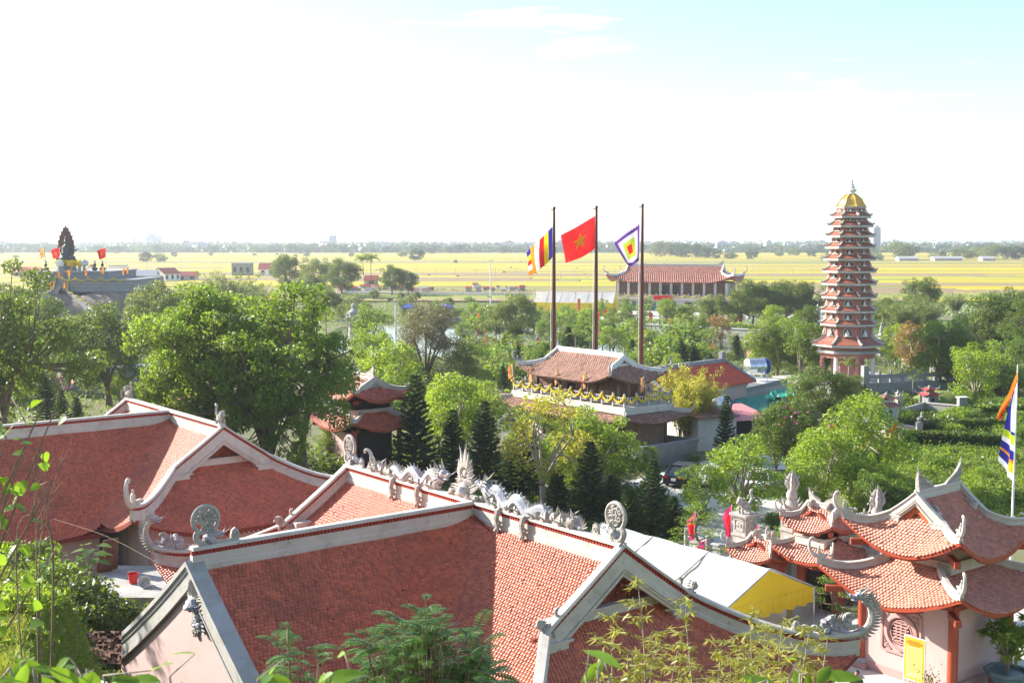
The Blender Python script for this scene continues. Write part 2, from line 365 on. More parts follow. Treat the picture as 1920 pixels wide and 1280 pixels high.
while y < 1740:
    d = rng.uniform(9, 16) * (1 + (y - 330) / 500.0); xw = 0.62 * y + 60; x = -xw + rng.uniform(-60, 0)
    band = rng.random()
    while x < xw:
        wd = rng.uniform(60, 260) * (1 + (y - 330) / 900.0)
        q = rng.random(); k = 0 if q < 0.46 else 1 if q < 0.66 else 2 if q < 0.78 else 3 if q < 0.90 else 4
        if band < 0.12: k = 4
        elif band > 0.86: k = 3
        if x > 30 and 400 < y < 470 and q > 0.3: k = 4 if x < 140 else 0
        sk = 0.12 * (y - 700) / 400
        dd = d - 1.2 - (y - 330) / 500.0
        mb = MB(); mb.prism([(x, y), (x + wd - 1.6, y + rng.uniform(-1, 1)), (x + wd - 1.6 + sk * dd, y + dd), (x + sk * dd, y + dd + rng.uniform(-1, 1))], (0, 0, 0.04), (1, 0, 0), (0, 1, 0), (0, 0, 0.5))
        mb.build('rice_plot', M_RICE[k], fld)
        x += wd
    y += d

# pond with a stone-walled bank behind it
mw, nwt, bw = _base('pond_water')
bw.inputs['Base Color'].default_value = (0.10, 0.105, 0.06, 1); bw.inputs['Roughness'].default_value = 0.08; bw.inputs['Specular IOR Level'].default_value = 0.5
_nz = nwt.nodes.new('ShaderNodeTexNoise'); _nz.inputs['Scale'].default_value = 2.5; _bp = nwt.nodes.new('ShaderNodeBump'); _bp.inputs['Strength'].default_value = 0.12
nwt.links.new(_nz.outputs['Fac'], _bp.inputs['Height']); nwt.links.new(_bp.outputs[0], bw.inputs['Normal'])
sheet('pond', pxpoly([(560, 650), (640, 612), (1040, 612), (1180, 620), (1480, 640), (1500, 668), (1180, 690), (820, 668), (660, 665)]), 0.02, mw)

# ------------------------------------------------------------------ curved tile roofs
TW, TE = 0.132, 0.108
def tile_frames(zf, o, du, dv, v0, v1, ulo, uhi, keep=None, wt=TW, ex=TE):
    o = np.array(o, float); du = np.array(du, float); dv = np.array(dv, float)
    out = []; v = v0; row = 0; e = 0.02
    while v < v1 - 0.02:
        lo, hi = ulo(v), uhi(v)
        p = o + dv * v
        s = float(zf(np.array([p[0]]), np.array([p[1]]))[0] - zf(np.array([p[0] + dv[0] * e]), np.array([p[1] + dv[1] * e]))[0]) / e
        n = max(1, int((hi - lo) / wt)); u = lo + (np.arange(n) + (0.5 if row % 2 else 0.0) + 0.25) * wt
        u = u[u < hi]
        x = p[0] + du[0] * u; yy = p[1] + du[1] * u
        if keep is not None:
            k = keep(x, yy); x = x[k]; yy = yy[k]
        if len(x):
            z = zf(x, yy)
            zu = (zf(x + du[0] * e, yy + du[1] * e) - zf(x - du[0] * e, yy - du[1] * e)) / (2 * e)
            zv = (zf(x + dv[0] * e, yy + dv[1] * e) - zf(x - dv[0] * e, yy - dv[1] * e)) / (2 * e)
            P = np.stack([x, yy, z], 1)
            U = np.stack([np.full_like(x, du[0]), np.full_like(x, du[1]), zu], 1); U /= np.linalg.norm(U, axis=1)[:, None]
            D = np.stack([np.full_like(x, dv[0]), np.full_like(x, dv[1]), zv], 1); D /= np.linalg.norm(D, axis=1)[:, None]
            N = np.cross(U, D); N *= np.sign(N[:, 2])[:, None]; N /= np.linalg.norm(N, axis=1)[:, None]
            out.append((P, U, D, N))
        v += ex / math.sqrt(1 + s * s); row += 1
    if not out: return None
    return tuple(np.concatenate([q[i] for q in out]) for i in range(4))
def cat_frames(fs):
    fs = [f for f in fs if f is not None]
    return tuple(np.concatenate([f[i] for f in fs]) for i in range(4))
def tile_geom(wt, ex):
    w = wt * 0.475; l = ex * 1.13; t = 0.034 * ex / 0.15
    T = np.array([(-w, -0.04, 0.0), (w, -0.04, 0.0), (w, .66 * l, t), (.5 * w, .97 * l, t * 1.15), (-.5 * w, .97 * l, t * 1.15), (-w, .66 * l, t),
                  (w, .66 * l, -.01), (.5 * w, .97 * l, -.01), (-.5 * w, .97 * l, -.01), (-w, .66 * l, -.01)])
    F6 = np.array([(0, 5, 4, 3, 2, 1)]); F4 = np.array([(2, 3, 7, 6), (3, 4, 8, 7), (4, 5, 9, 8)]); F3 = np.array([(1, 2, 6), (0, 9, 5)])
    return T, F6, F4, F3
def tile_mesh(name, fr, wt=TW, ex=TE, seed=1):
    P, U, D, N = fr; n = len(P); T, F6, F4, F3 = tile_geom(wt, ex); rg = np.random.RandomState(seed)
    lift = 1 + rg.uniform(-.25, .25, n); twist = rg.uniform(-.05, .05, n)
    a = T[None, :, 0] + twist[:, None] * T[None, :, 1]; b = T[None, :, 1]; c = T[None, :, 2] * lift[:, None]
    V = P[:, None, :] + U[:, None, :] * a[..., None] + D[:, None, :] * b[..., None] * np.ones((n, 1, 1)) + N[:, None, :] * c[..., None]
    V = V + (U * rg.normal(0, .006, (n, 1)) + D * (rg.normal(0, .006, (n, 1)) + .05 * (rg.rand(n, 1) > .994)))[:, None, :]
    V[..., 2] += (.016 * np.sin(P[:, 0] * 1.9 + 1.3 * np.sin(P[:, 1] * .8)) * np.sin(P[:, 1] * 1.5 + .7))[:, None]
    off = (np.arange(n) * len(T))[:, None, None]
    Fs = [(F[None] + off).reshape(-1, F.shape[1]) for F in (F6, F4, F3)]
    return np_mesh(name, V.reshape(-1, 3), Fs, np.repeat(rg.rand(n), len(T)))
_TV = {}
def single_tiles(fr, idx, material, parent, wt=TW, ex=TE):
    key = (material.name, wt)
    if key not in _TV:
        T, F6, F4, F3 = tile_geom(wt, ex); _TV[key] = []
        for k in range(6):
            me = np_mesh('roof_tile', T * np.array([1, 1, 0.85 + 0.06 * k]), [F6, F4, F3], np.full(len(T), (k + .5) / 6)); me.materials.append(material); _TV[key].append(me)
    rg = random.Random(3)
    for i in idx:
        P, U, D, N = (f[i] for f in fr)
        o = link('roof_tile', rg.choice(_TV[key]), parent)
        o.matrix_local = Matrix(((U[0], D[0], N[0], P[0]), (U[1], D[1], N[1], P[1]), (U[2], D[2], N[2], P[2]), (0, 0, 0, 1)))

class Roof:
    """hip-and-gable roof, ridge along local y from -a0 to a1 at x=cx; concave slopes, corners swept up"""
    def __init__(s, zr, a0, a1, h, e, w=None, s0=0.72, c=0.012, A=1.2, L0=1.5, cx=0.0, p=2.0):
        s.zr, s.a0, s.a1, s.h, s.e, s.w, s.s0, s.c, s.A, s.L0, s.cx, s.p = zr, a0, a1, h, e, (w or h + e), s0, c, A, L0, cx, p
    def P(s, d): return s.zr - (s.s0 * d - s.c * d * d)
    def lift(s, x, y):
        v = np.abs(x - s.cx); tt = np.maximum(y - s.a1, -s.a0 - y)
        su = np.clip((tt + s.L0) / (s.e + s.L0), 0, 1); sv = np.clip((v - (s.h - 1)) / (s.w - s.h + 1), 0, 1)
        return s.A * (su * sv) ** s.p
    def Z(s, x, y):
        x = np.asarray(x, float); y = np.asarray(y, float)
        v = np.abs(x - s.cx); t = np.maximum(np.maximum(y - s.a1, -s.a0 - y), 0); q = s.h + t * (s.w - s.h) / s.e
        d = np.where((t > 0) & (q > v), q, v)
        return s.P(d) + s.lift(x, y)
    def Zend(s, x, y):
        x = np.asarray(x, float); y = np.asarray(y, float)
        t = np.maximum(y - s.a1, -s.a0 - y); q = s.h + t * (s.w - s.h) / s.e
        return s.P(q) + s.lift(x, y)
    def Zside(s, x, y):
        return s.P(np.abs(np.asarray(x, float) - s.cx)) + s.lift(np.asarray(x, float), np.asarray(y, float))
    def ext(s, v): return max(0.0, (v - s.h) * s.e / (s.w - s.h))
    def side_frames(s, sg, keep=None, wt=TW, ex=TE, vmin=0.1):
        return tile_frames(s.Zside, (s.cx, 0), (0, 1), (sg, 0), vmin, s.w, lambda v: -s.a0 - s.ext(v), lambda v: s.a1 + s.ext(v), keep, wt, ex)
    def end_frames(s, sg, wt=TW, ex=TE, inset=0.6):
        yo = s.a1 if sg > 0 else -s.a0; k = (s.w - s.h) / s.e
        return tile_frames(s.Zend, (s.cx, yo), (1, 0), (0, sg), -inset, s.e, lambda t: -(s.h + t * k), lambda t: s.h + t * k, None, wt, ex)
    def deck(s, parent, material, ends=(-1, 1), nv=10, nu=28, sides=(-1, 1), inset=0.6, keep_side=None):
        for off, nm in ((-0.045, 'roof_deck'), (-0.16, 'soffit')):
            mb = MB()
            for sg in sides:
                vs = []; 
                for i in range(nv + 1):
                    v = s.w * i / nv; lo, hi = -s.a0 - s.ext(v), s.a1 + s.ext(v)
                    for j in range(nu + 1):
                        y = lo + (hi - lo) * j / nu; x = s.cx + sg * v; vs.append((x, y, float(s.Zside(x, y)) + off))
                mb.add(vs, [(i * (nu + 1) + j, i * (nu + 1) + j + 1, (i + 1) * (nu + 1) + j + 1, (i + 1) * (nu + 1) + j) for i in range(nv) for j in range(nu)])
            k = (s.w - s.h) / s.e
            for sg in ends:
                yo = s.a1 if sg > 0 else -s.a0; vs = []
                for i in range(nv + 1):
                    t = -inset + (s.e + inset) * i / nv; W = s.h + t * k
                    for j in range(nu + 1):
                        x = s.cx - W + 2 * W * j / nu; y = yo + sg * t; vs.append((x, y, float(s.Zend(x, y)) + off))
                mb.add(vs, [(i * (nu + 1) + j, i * (nu + 1) + j + 1, (i + 1) * (nu + 1) + j + 1, (i + 1) * (nu + 1) + j) for i in range(nv) for j in range(nu)])
            mb.build(nm, material, parent)
    def eave_path(s, which, n=24):
        out = []
        for i in range(n + 1):
            f = i / n
            if which in ('x-', 'x+'):
                sg = -1 if which == 'x-' else 1; x = s.cx + sg * s.w; y = -s.a0 - s.e + (s.a0 + s.a1 + 2 * s.e) * f
            else:
                x = s.cx - s.w + 2 * s.w * f; y = (s.a1 + s.e) if which == 'y+' else (-s.a0 - s.e)
            out.append(Vector((x, y, float(s.P(s.w) + s.lift(x, y)))))
        return out
    def rake(s, sy, sx, n=6):
        y = s.a1 if sy > 0 else -s.a0
        return [Vector((s.cx + sx * s.h * i / n, y, float(s.P(s.h * i / n) + s.lift(s.cx + sx * s.h * i / n, y)))) for i in range(n + 1)]
    def hip(s, sy, sx, n=12, f0=0.0, f1=1.0):
        out = []
        for i in range(n + 1):
            f = f0 + (f1 - f0) * i / n; x = s.cx + sx * (s.h + (s.w - s.h) * f); y = (s.a1 + s.e * f) if sy > 0 else (-s.a0 - s.e * f)
            out.append(Vector((x, y, float(s.P(s.h + (s.w - s.h) * f) + s.lift(x, y)))))
        return out

def cap_line(path, parent, k=1.0, fret=True, band=M_CREAM, name='ridge'):
    """band + open red fret strip + coping, as the ridges of the halls are built"""
    mb = MB(); hb = 0.40 * k if fret else 0.34 * k
    mb.sweep(path, [(-.13 * k, -.12 * k), (.13 * k, -.12 * k), (.13 * k, .08 * k), (.10 * k, .13 * k), (.10 * k, hb), (-.10 * k, hb), (-.10 * k, .13 * k), (-.13 * k, .08 * k)])
    b = mb.build(name + '_band', band, parent)
    z = hb
    if fret:
        mb = MB(); mb.sweep(path, [(-.05 * k, hb), (.05 * k, hb), (.05 * k, hb + .15 * k), (-.05 * k, hb + .15 * k)])
        # small upright tiles of the fretwork
        tot = 0
        for a, c in zip(path[:-1], path[1:]):
            a = Vector(a); c = Vector(c); ln = (c - a).length; n = max(1, int(ln / (0.13 * k))); d = (c - a) / n
            hd = Vector((d.y, -d.x, 0)); hd = hd.normalized() * 0.10 * k if hd.length > 1e-6 else Vector((.1, 0, 0))
            for i in range(n):
                p = a + d * (i + .2); q = a + d * (i + .75); u0 = Vector((0, 0, hb)); u1 = Vector((0, 0, hb + .15 * k))
                mb.add([p - hd + u0, q - hd + u0, q + hd + u0, p + hd + u0, p - hd + u1, q - hd + u1, q + hd + u1, p + hd + u1],
                       [(0, 1, 5, 4), (2, 3, 7, 6), (1, 2, 6, 5), (3, 0, 4, 7)])
        mb.build('fret_strip', M_FRET, b); z = hb + .15 * k
    mb = MB(); mb.sweep(path, [(-.17 * k, z), (.17 * k, z), (.17 * k, z + .07 * k), (.12 * k, z + .11 * k), (-.12 * k, z + .11 * k), (-.17 * k, z + .07 * k)])
    mb.build('coping', band, b)
    return z + .11 * k

# ------------------------------------------------------------------ carved ornaments (x = along the ridge, z = up)
def spike(mb, p, d, ln, r, n=4, curl=0.0, side=None):
    p = Vector(p); d = Vector(d).normalized(); sd = Vector(side) if side is not None else Vector((1, 0, 0))
    pts = [p + d * ln * t + sd * curl * ln * t * t for t in (0, .35, .7, 1)]
    mb.tube(pts, [r, r * .85, r * .5, r * .05], n)
def spiral(mb, c, r, turns, rad, y=0.0, flip=1, a0=0.0, n=18):
    pts = []
    for i in range(n + 1):
        f = i / n; a = a0 + flip * turns * 2 * math.pi * f; q = r * (1 - .85 * f)
        pts.append((c[0] + q * math.cos(a), y, c[1] + q * math.sin(a)))
    mb.tube(pts, [rad * (1 - .4 * i / n) for i in range(n + 1)], 5)
def dragon_head(mb, p, s, fx=1, seed=0):
    """head looking along +x*fx"""
    rg = random.Random(seed); x, y, z = p
    mb.cur = 1; mb.ball((x, y, z), (.17 * s, .13 * s, .14 * s), 8, 5, .08, seed)
    mb.ball((x + fx * .17 * s, y, z - .02 * s), (.15 * s, .09 * s, .07 * s), 8, 5, .08, seed + 1)
    mb.ball((x + fx * .14 * s, y, z - .13 * s), (.13 * s, .07 * s, .04 * s), 8, 4, .08, seed + 2)
    mb.ball((x + fx * .29 * s, y, z + .02 * s), (.05 * s, .08 * s, .06 * s), 6, 4)
    mb.cur = 0
    for sd in (-1, 1):
        spike(mb, (x - fx * .05 * s, y + sd * .08 * s, z + .1 * s), (-fx * .9, sd * .25, .8), .36 * s, .035 * s, 4, .2, (0, 0, 1))
        spike(mb, (x + fx * .28 * s, y + sd * .07 * s, z), (fx * .8, sd * .6, .35), .28 * s, .018 * s, 4, .5, (0, 0, 1))
        mb.ball((x + fx * .08 * s, y + sd * .1 * s, z + .07 * s), .04 * s, 6, 4)
        for k in range(5):
            spike(mb, (x - fx * .1 * s, y + sd * .09 * s, z + (.08 - .07 * k) * s), (-fx * 1.0, sd * .35, .5 - .25 * k), (.30 + .08 * rg.random()) * s, .035 * s, 4, -.3, (0, 0, 1))
    for k in range(4): spike(mb, (x - fx * .02 * s * k, y, z + .12 * s), (-fx * (.2 + .35 * k), 0, 1), .22 * s, .03 * s, 4)
def ridge_dragon(mb, ln, fx=1, s=1.0, seed=0):
    """long body in humps along x from 0 (tail) to ln*fx (head)"""
    n = 44; pts = []; rad = []
    for i in range(n + 1):
        f = i / n; z = .10 + (.14 + .34 * f) * (0.5 - 0.5 * math.cos(2 * math.pi * 4 * f)) * s + .05 * f
        if f > .93: z += (f - .93) / .07 * .42 * s
        pts.append(Vector((fx * ln * f, .05 * math.sin(9 * f), z))); rad.append((.07 + .14 * min(1, f * 1.7)) * s)
    mb.cur = 1; mb.tube(pts, rad, 7)
    mb.cur = 0
    for i in range(2, n, 1):
        t = (pts[i + 1] - pts[i - 1]).normalized(); nrm = Vector((-t.z * fx, 0, t.x * fx))
        if nrm.z < 0.05: continue
        spike(mb, pts[i] + nrm * rad[i] * .8, nrm + Vector((-fx * .35, 0, 0)), (.13 + .10 * (i / n)) * s, .045 * s, 4)
    for i in range(2, 43, 1):
        rg = random.Random(i); mb.ball((pts[i].x, rg.uniform(-.1, .1), .16 * s), (.15 * s, .14 * s, rg.uniform(.12, .30) * s), 6, 4, .35, i)
        spike(mb, (pts[i].x, 0, .25 * s), (rg.uniform(-.7, .7), rg.uniform(-.5, .5), 1), rg.uniform(.25, .5) * s, .06 * s, 4, rg.uniform(-.5, .5))
    for i in (8, 15, 20, 27, 31, 38):
        for sd in (-1, 1):
            mb.ball((pts[i].x, sd * .13 * s, .10), (.16 * s, .07 * s, .12 * s), 6, 4, .25, i + seed)
            for q in range(3): spike(mb, (pts[i].x, sd * .15 * s, .12), (fx * (.6 - .5 * q), sd * .5, .35 - .1 * q), .2 * s, .035 * s, 4)
    for k in range(6): spike(mb, (0.02, 0, .1), (-fx * (1 - .22 * k), 0, .15 + .3 * k), .42 * s, .05 * s, 4, .25, (fx, 0, .4))
    dragon_head(mb, (pts[-1].x + fx * .1 * s, 0, pts[-1].z + .1 * s), 1.25 * s, fx, seed)
def claw_drape(mb, x, drop, s=1.0):
    """claw and cloud scroll hanging over the face of the ridge band (face towards -y)"""
    mb.cur = 0; mb.tube([(x, -.05, .2), (x + .03, -.24, .1), (x - .02, -.27, -.2 * s), (x + .05, -.26, -drop * .7), (x, -.24, -drop)], [.09, .11, .1, .09, .06], 6)
    rg = random.Random(int(x * 91))
    for k in range(7):
        c = (x + rg.uniform(-.14, .14), -.24 + rg.uniform(-.06, .02), -drop * k / 6.5 + rg.uniform(-.05, .1)); mb.ball(c, rg.uniform(.05, .1), 6, 4, .25, k)
    for k in range(5): spike(mb, (x, -.27, -drop * .8), (-.8 + .4 * k, -.25, -.6), .2, .035, 4)
    for k in range(4): spike(mb, (x, -.26, -.1 - .12 * k), ((-1) ** k, -.3, .2), .2, .03, 4)
def crest_disc(mb, s=1.0, fx=1, head=True, seed=0):
    """C-shaped crest: pierced disc on a scroll foot; outer side towards +x*fx"""
    r = .52 * s; cz = 1.0 * s; mb.cur = 0
    ring = [(-fx * .02 + math.cos(a) * r * .98, 0, cz + math.sin(a) * r) for a in [R(-78 + 12 * i) for i in range(30)]]
    if fx < 0: ring = [(-x, y, z) for x, y, z in ring]
    mb.tube(ring, .085 * s, 7, 1.0)
    # foot curve sweeping from the ring down to the ridge
    mb.tube(curve_pts([(fx * .30 * s, 0, cz - .40 * s), (fx * .42 * s, 0, .42 * s), (fx * .34 * s, 0, .18 * s), (fx * .02, 0, .06 * s), (-fx * .7 * s, 0, .04 * s), (-fx * 1.05 * s, 0, .10 * s)], 5), [.12 * s] * 15 + [.10 * s] * 6 + [.07 * s] * 5, 7)
    rg = random.Random(seed + 70)
    for k in range(16):
        a = rg.uniform(0, 6.28); q = rg.uniform(.1, .85) * r; spiral(mb, (math.cos(a) * q, cz + math.sin(a) * q), rg.uniform(.10, .17) * s, 1.2, .05 * s, rg.uniform(-.05, .05) * s, rg.choice((-1, 1)), rg.random() * 6, 12)
        spike(mb, (math.cos(a) * r, 0, cz + math.sin(a) * r), (math.cos(a) * -1 + rg.uniform(-.5, .5), rg.uniform(-.3, .3), -math.sin(a)), r * .6, .05 * s, 4, .4, (0, 0, 1))
    for sy in (-1, 1):
        for k, (cx, cc, q, fl, a0) in enumerate([(0, .16, .20, 1, 0), (-.2, -.06, .16, -1, 1), (.2, -.05, .15, 1, 2), (.02, -.22, .16, -1, .5), (-.12, .3, .1, 1, 1), (.25, .2, .1, -1, 0)]):
            spiral(mb, (cx * s, cz + cc * s), q * s, 1.3, .045 * s, sy * .075 * s, fl, a0)
    if head:
        for k in range(8):
            mb.cur = 1; rg = random.Random(seed + k); mb.ball((-fx * rg.uniform(-.1, .5) * s, rg.uniform(-.14, .14) * s, rg.uniform(.15, .55) * s), rg.uniform(.10, .18) * s, 7, 5, .3, k)
        dragon_head(mb, (-fx * .42 * s, 0, .42 * s), 1.0 * s, -fx, seed)
        mb.cur = 1
        for k in range(9): spike(mb, (fx * (.05 - .06 * k) * s, 0, .5 * s), (-fx * (.9 - .2 * k), (-1) ** k * .5, .5), .3 * s, .05 * s, 4, .3, (0, 0, 1))
    mb.cur = 0
    pf = [(-.14, 0), (.14, 0), (.18, .22), (.13, .42), (0, .52), (-.13, .42), (-.18, .22)]
    mb.prism([(a * s, b * s) for a, b in pf], (-fx * 1.15 * s, -.06 * s, .02), (1, 0, 0), (0, 0, 1), (0, .12 * s, 0))
    spiral(mb, (-fx * 1.15 * s, .27 * s), .12 * s, 1.2, .03 * s, -.08 * s)
def flame_centre(mb, s=1.0):
    mb.cur = 0; rg = random.Random(8)
    mb.ball((0, 0, .35 * s), (.35 * s, .2 * s, .3 * s), 9, 6, .15, 2)
    ring = [(math.cos(R(a)) * .24 * s, 0, .95 * s + math.sin(R(a)) * .27 * s) for a in range(0, 361, 24)]
    mb.tube(ring, .07 * s, 6)
    mb.ball((0, 0, .95 * s), (.15 * s, .07 * s, .15 * s), 8, 5)
    for a in range(-60, 241, 17):
        ln = (.30 + .55 * max(0, math.sin(R(a))) ** 3) * s
        spike(mb, (math.cos(R(a)) * .27 * s, 0, .95 * s + math.sin(R(a)) * .27 * s), (math.cos(R(a)) * .75, rg.uniform(-.1, .1), math.sin(R(a)) + .45), ln, .09 * s, 5, rg.uniform(-.2, .2))
    for sd in (-1, 1):
        for k in range(7):
            spike(mb, (sd * .15 * s, 0, (.2 + .11 * k) * s), (sd * 1.0, rg.uniform(-.15, .15), .28), (.95 - .1 * k) * s, .07 * s, 5, .25 * sd, (0, 0, 1))
        for k in range(5):
            mb.ball((sd * (.25 + .17 * k) * s, rg.uniform(-.1, .1), .14 * s), (.15 * s, .13 * s, .13 * s), 6, 4, .25, k)
    mb.cur = 1; mb.ball((0, -.12 * s, .32 * s), (.26 * s, .18 * s, .18 * s), 8, 5, .2, 5)
def hip_curl(mb, p, out, s=1.0, bud=True):
    """upswept hook at a roof corner: p = end of hip, out = horizontal direction"""
    p = Vector(p); o = Vector((out[0], out[1], 0)).normalized(); z = Vector((0, 0, 1)); mb.cur = 0
    pts = curve_pts([p - o * .5 * s + z * .05 * s, p + o * .05 * s + z * .12 * s, p + o * .36 * s + z * .42 * s, p + o * .44 * s + z * .82 * s, p + o * .34 * s + z * 1.10 * s, p + o * .18 * s + z * 1.13 * s, p + o * .16 * s + z * 1.0 * s], 4)
    n = len(pts); mb.tube(pts, [.13 * s * (1 - .68 * i / n) for i in range(n)], 7)
    if bud:
        q = p - o * .12 * s + z * .18 * s
        mb.ball(q + z * .22 * s, (.10 * s, .10 * s, .22 * s), 7, 5, .1, 3); mb.ball(q + z * .46 * s, (.06 * s, .06 * s, .08 * s), 6, 4)
        for k in range(3): mb.ball(p - o * (.3 + .22 * k) * s + z * (.2 - .02 * k) * s, (.12 * s, .10 * s, .09 * s), 6, 4, .2, k)
def hip_dragon(mb, p, out, s=1.0):
    """dragon rising from the corner, head turned back along the hip"""
    p = Vector(p); o = Vector((out[0], out[1], 0)).normalized(); side = Vector((-o.y, o.x, 0))
    M0 = mb.M.copy()
    mb.M = M0 @ Matrix(((o.x, side.x, 0, p.x), (o.y, side.y, 0, p.y), (0, 0, 1, p.z), (0, 0, 0, 1)))
    mb.cur = 0
    neck = curve_pts([(-.9, 0, .0), (-.25, 0, -.02), (.22, 0, .22), (.38, 0, .62), (.30, 0, 1.0), (.10, 0, 1.22)], 5)
    mb.tube([q * s for q in neck], [.15 * s * (1 - .3 * i / len(neck)) for i in range(len(neck))], 7)
    for i in range(6, len(neck) - 1):
        t = (neck[i + 1] - neck[i - 1]).normalized(); nr = Vector((t.z, 0, -t.x))
        spike(mb, neck[i] * s + nr * .12 * s, nr + Vector((0, 0, .2)), .24 * s, .05 * s, 4, .3, (0, 0, 1))
    dragon_head(mb, (-.02 * s, 0, 1.27 * s), 1.0 * s, -1, 4)
    mb.cur = 0
    spiral(mb, (-.28 * s, .55 * s), .34 * s, .8, .09 * s, 0, -1, R(-40))
    mb.cur = 1
    rg = random.Random(4)
    for k in range(16):
        x = rg.uniform(-1.15, -.35); zz = rg.uniform(.05, .75 - .5 * abs(x + .8)); mb.ball((x * s, rg.uniform(-.06, .06), zz * s), rg.uniform(.07, .14) * s, 6, 4, .35, k)
    mb.cur = 0
    for k in range(8): spike(mb, (-(.35 + .12 * k) * s, 0, (.4 - .02 * k) * s), (-.2 + .05 * k, (-1) ** k * .2, 1), .35 * s, .06 * s, 4, .3)
    for k in range(3): mb.tube([q * s for q in curve_pts([(-1.2 - .3 * k, 0, .02), (-1.3 - .3 * k, 0, .2), (-1.45 - .3 * k, 0, .22), (-1.5 - .3 * k, 0, .05)], 4)], .06 * s, 5)
    mb.ball((-2.0 * s, 0, .2 * s), (.16 * s, .09 * s, .2 * s), 7, 5, .25, 9)
    mb.M = M0
def gable_mask(mb, s=1.0):
    """dragon-face relief on a wall in the x-z plane facing -y"""
    mb.cur = 1
    mb.ball((0, -.14 * s, 0), (.34 * s, .24 * s, .24 * s), 9, 6, .22, 1); mb.ball((-.05 * s, -.28 * s, -.06 * s), (.22 * s, .16 * s, .13 * s), 8, 5, .2, 2)
    for k in range(12): rg = random.Random(k); mb.ball((rg.uniform(.1, .55) * s, -.1 * s, -rg.uniform(.05, .75) * s), rg.uniform(.07, .13) * s, 6, 4, .3, k)
    mb.cur = 0
    for a in range(15, 170, 11): spike(mb, (math.cos(R(a)) * .25 * s, -.07 * s, .12 * s + math.sin(R(a)) * .2 * s), (math.cos(R(a)), -.15, math.sin(R(a))), (.36 + .3 * math.sin(R(a)) ** 4) * s, .06 * s, 4, .3)
    for k in range(22):
        rg = random.Random(k + 40); t = rg.random()
        c = (rg.uniform(-.32, .3) * s * (1 - .5 * t), -.06 * s, (-.25 - .75 * t) * s); spiral(mb, (c[0], c[2]), rg.uniform(.07, .14) * s, 1.1, .035 * s, -.07 * s, rg.choice((-1, 1)), rg.random() * 6, 10)
    for k in range(9): spike(mb, ((.25 + .05 * k) * s, -.08 * s, (.1 - .11 * k) * s), (1, -.1, .35 - .1 * k), .28 * s, .05 * s, 4, .3, (0, 0, 1))
    mb.prism([(-.25, -.2), (.25, -.2), (.3, -.6), (.1, -1.05), (-.12, -1.0), (-.3, -.6)], (0, -.05 * s, 0), (s, 0, 0), (0, 0, s), (0, .05 * s, 0))

# ------------------------------------------------------------------ the two temple halls with T-shaped roofs
def gable_end(rf, sy, parent, inset=0.6, band=M_CREAM, panel=M_GABLE, fret=True, k=1.0, board=0.36, caps=True):
    y = rf.a1 if sy > 0 else -rf.a0; yi = y - sy * inset
    n = 8; up = [(x, float(rf.P(abs(x)))) for x in [-rf.h + 2 * rf.h * i / (2 * n) for i in range(2 * n + 1)]]
    zb = float(rf.P(rf.h - inset * (rf.w - rf.h) / rf.e)) - .25
    poly = [(rf.cx + x, z - .16) for x, z in up] + [(rf.cx + rf.h, zb), (rf.cx - rf.h, zb)]
    mb = MB(); mb.prism(poly, (0, yi, 0), (1, 0, 0), (0, 0, 1), (0, -sy * .15, 0)); gp = mb.build('gable_panel', panel, parent)
    mb = MB(); rg = random.Random(4)                     # raised leaf scrolls on the panel
    hh = rf.h * .62
    for i in range(18):
        x = rg.uniform(-hh, hh); z = rg.uniform(zb + .45, max(zb + .5, float(rf.P(abs(x))) - .55))
        mb.M = trm(0, yi + sy * .0, 0); spiral(mb, (rf.cx + x, z), rg.uniform(.10, .2), 1.2, .035, sy * .02, rg.choice((-1, 1)), rg.random() * 6, 10)
    mb.build('gable_scroll', panel, gp)
    # bargeboards: deep boards under both rakes
    for sx in (-1, 1):
        mb = MB(); pth = rf.rake(sy, sx)
        mb.sweep(pth, [(-.09 * k, -board), (.05 * k, -board), (.05 * k, .06), (-.09 * k, .06)], side=(0, -sy, 0)); bb = mb.build('bargeboard', band, parent)
        mb = MB(); mb.sweep([p + Vector((0, sy * .1 * k, 0)) for p in pth], [(-.05, -board * .62), (.02, -board * .62), (.02, -board * .5), (-.05, -board * .5)], side=(0, -sy, 0)); mb.build('moulding', band, bb)
        # foot of the rake returning along the skirt roof
        p = pth[-1]; mb = MB(); mb.box(min(p.x, p.x - sx * .75 * k), max(p.x, p.x - sx * .75 * k), p.y - .16 * k, p.y + .16 * k, p.z - .22 * k, p.z + .12 * k); mb.box(min(p.x + sx * .1, p.x - sx * .9 * k), max(p.x + sx * .1, p.x - sx * .9 * k), p.y - .2 * k, p.y + .2 * k, p.z + .12 * k, p.z + .2 * k); mb.build('rake_foot', band, parent)
        if caps: cap_line(pth[:-1] + rf.hip(sy, sx), parent, k, fret, band, 'hip_ridge')
    # moulding where the skirt roof meets the gable
    mb = MB(); zz = float(rf.Zend(rf.cx, yi)); W = rf.h - .3
    mb.box(rf.cx - W, rf.cx + W, min(yi, yi + sy * .18), max(yi, yi + sy * .18), zz - .05, zz + .22 * k); mb.box(rf.cx - W, rf.cx + W, min(yi, yi + sy * .26), max(yi, yi + sy * .26), zz + .22 * k, zz + .30 * k)
    mb.build('skirt_moulding', band, parent)
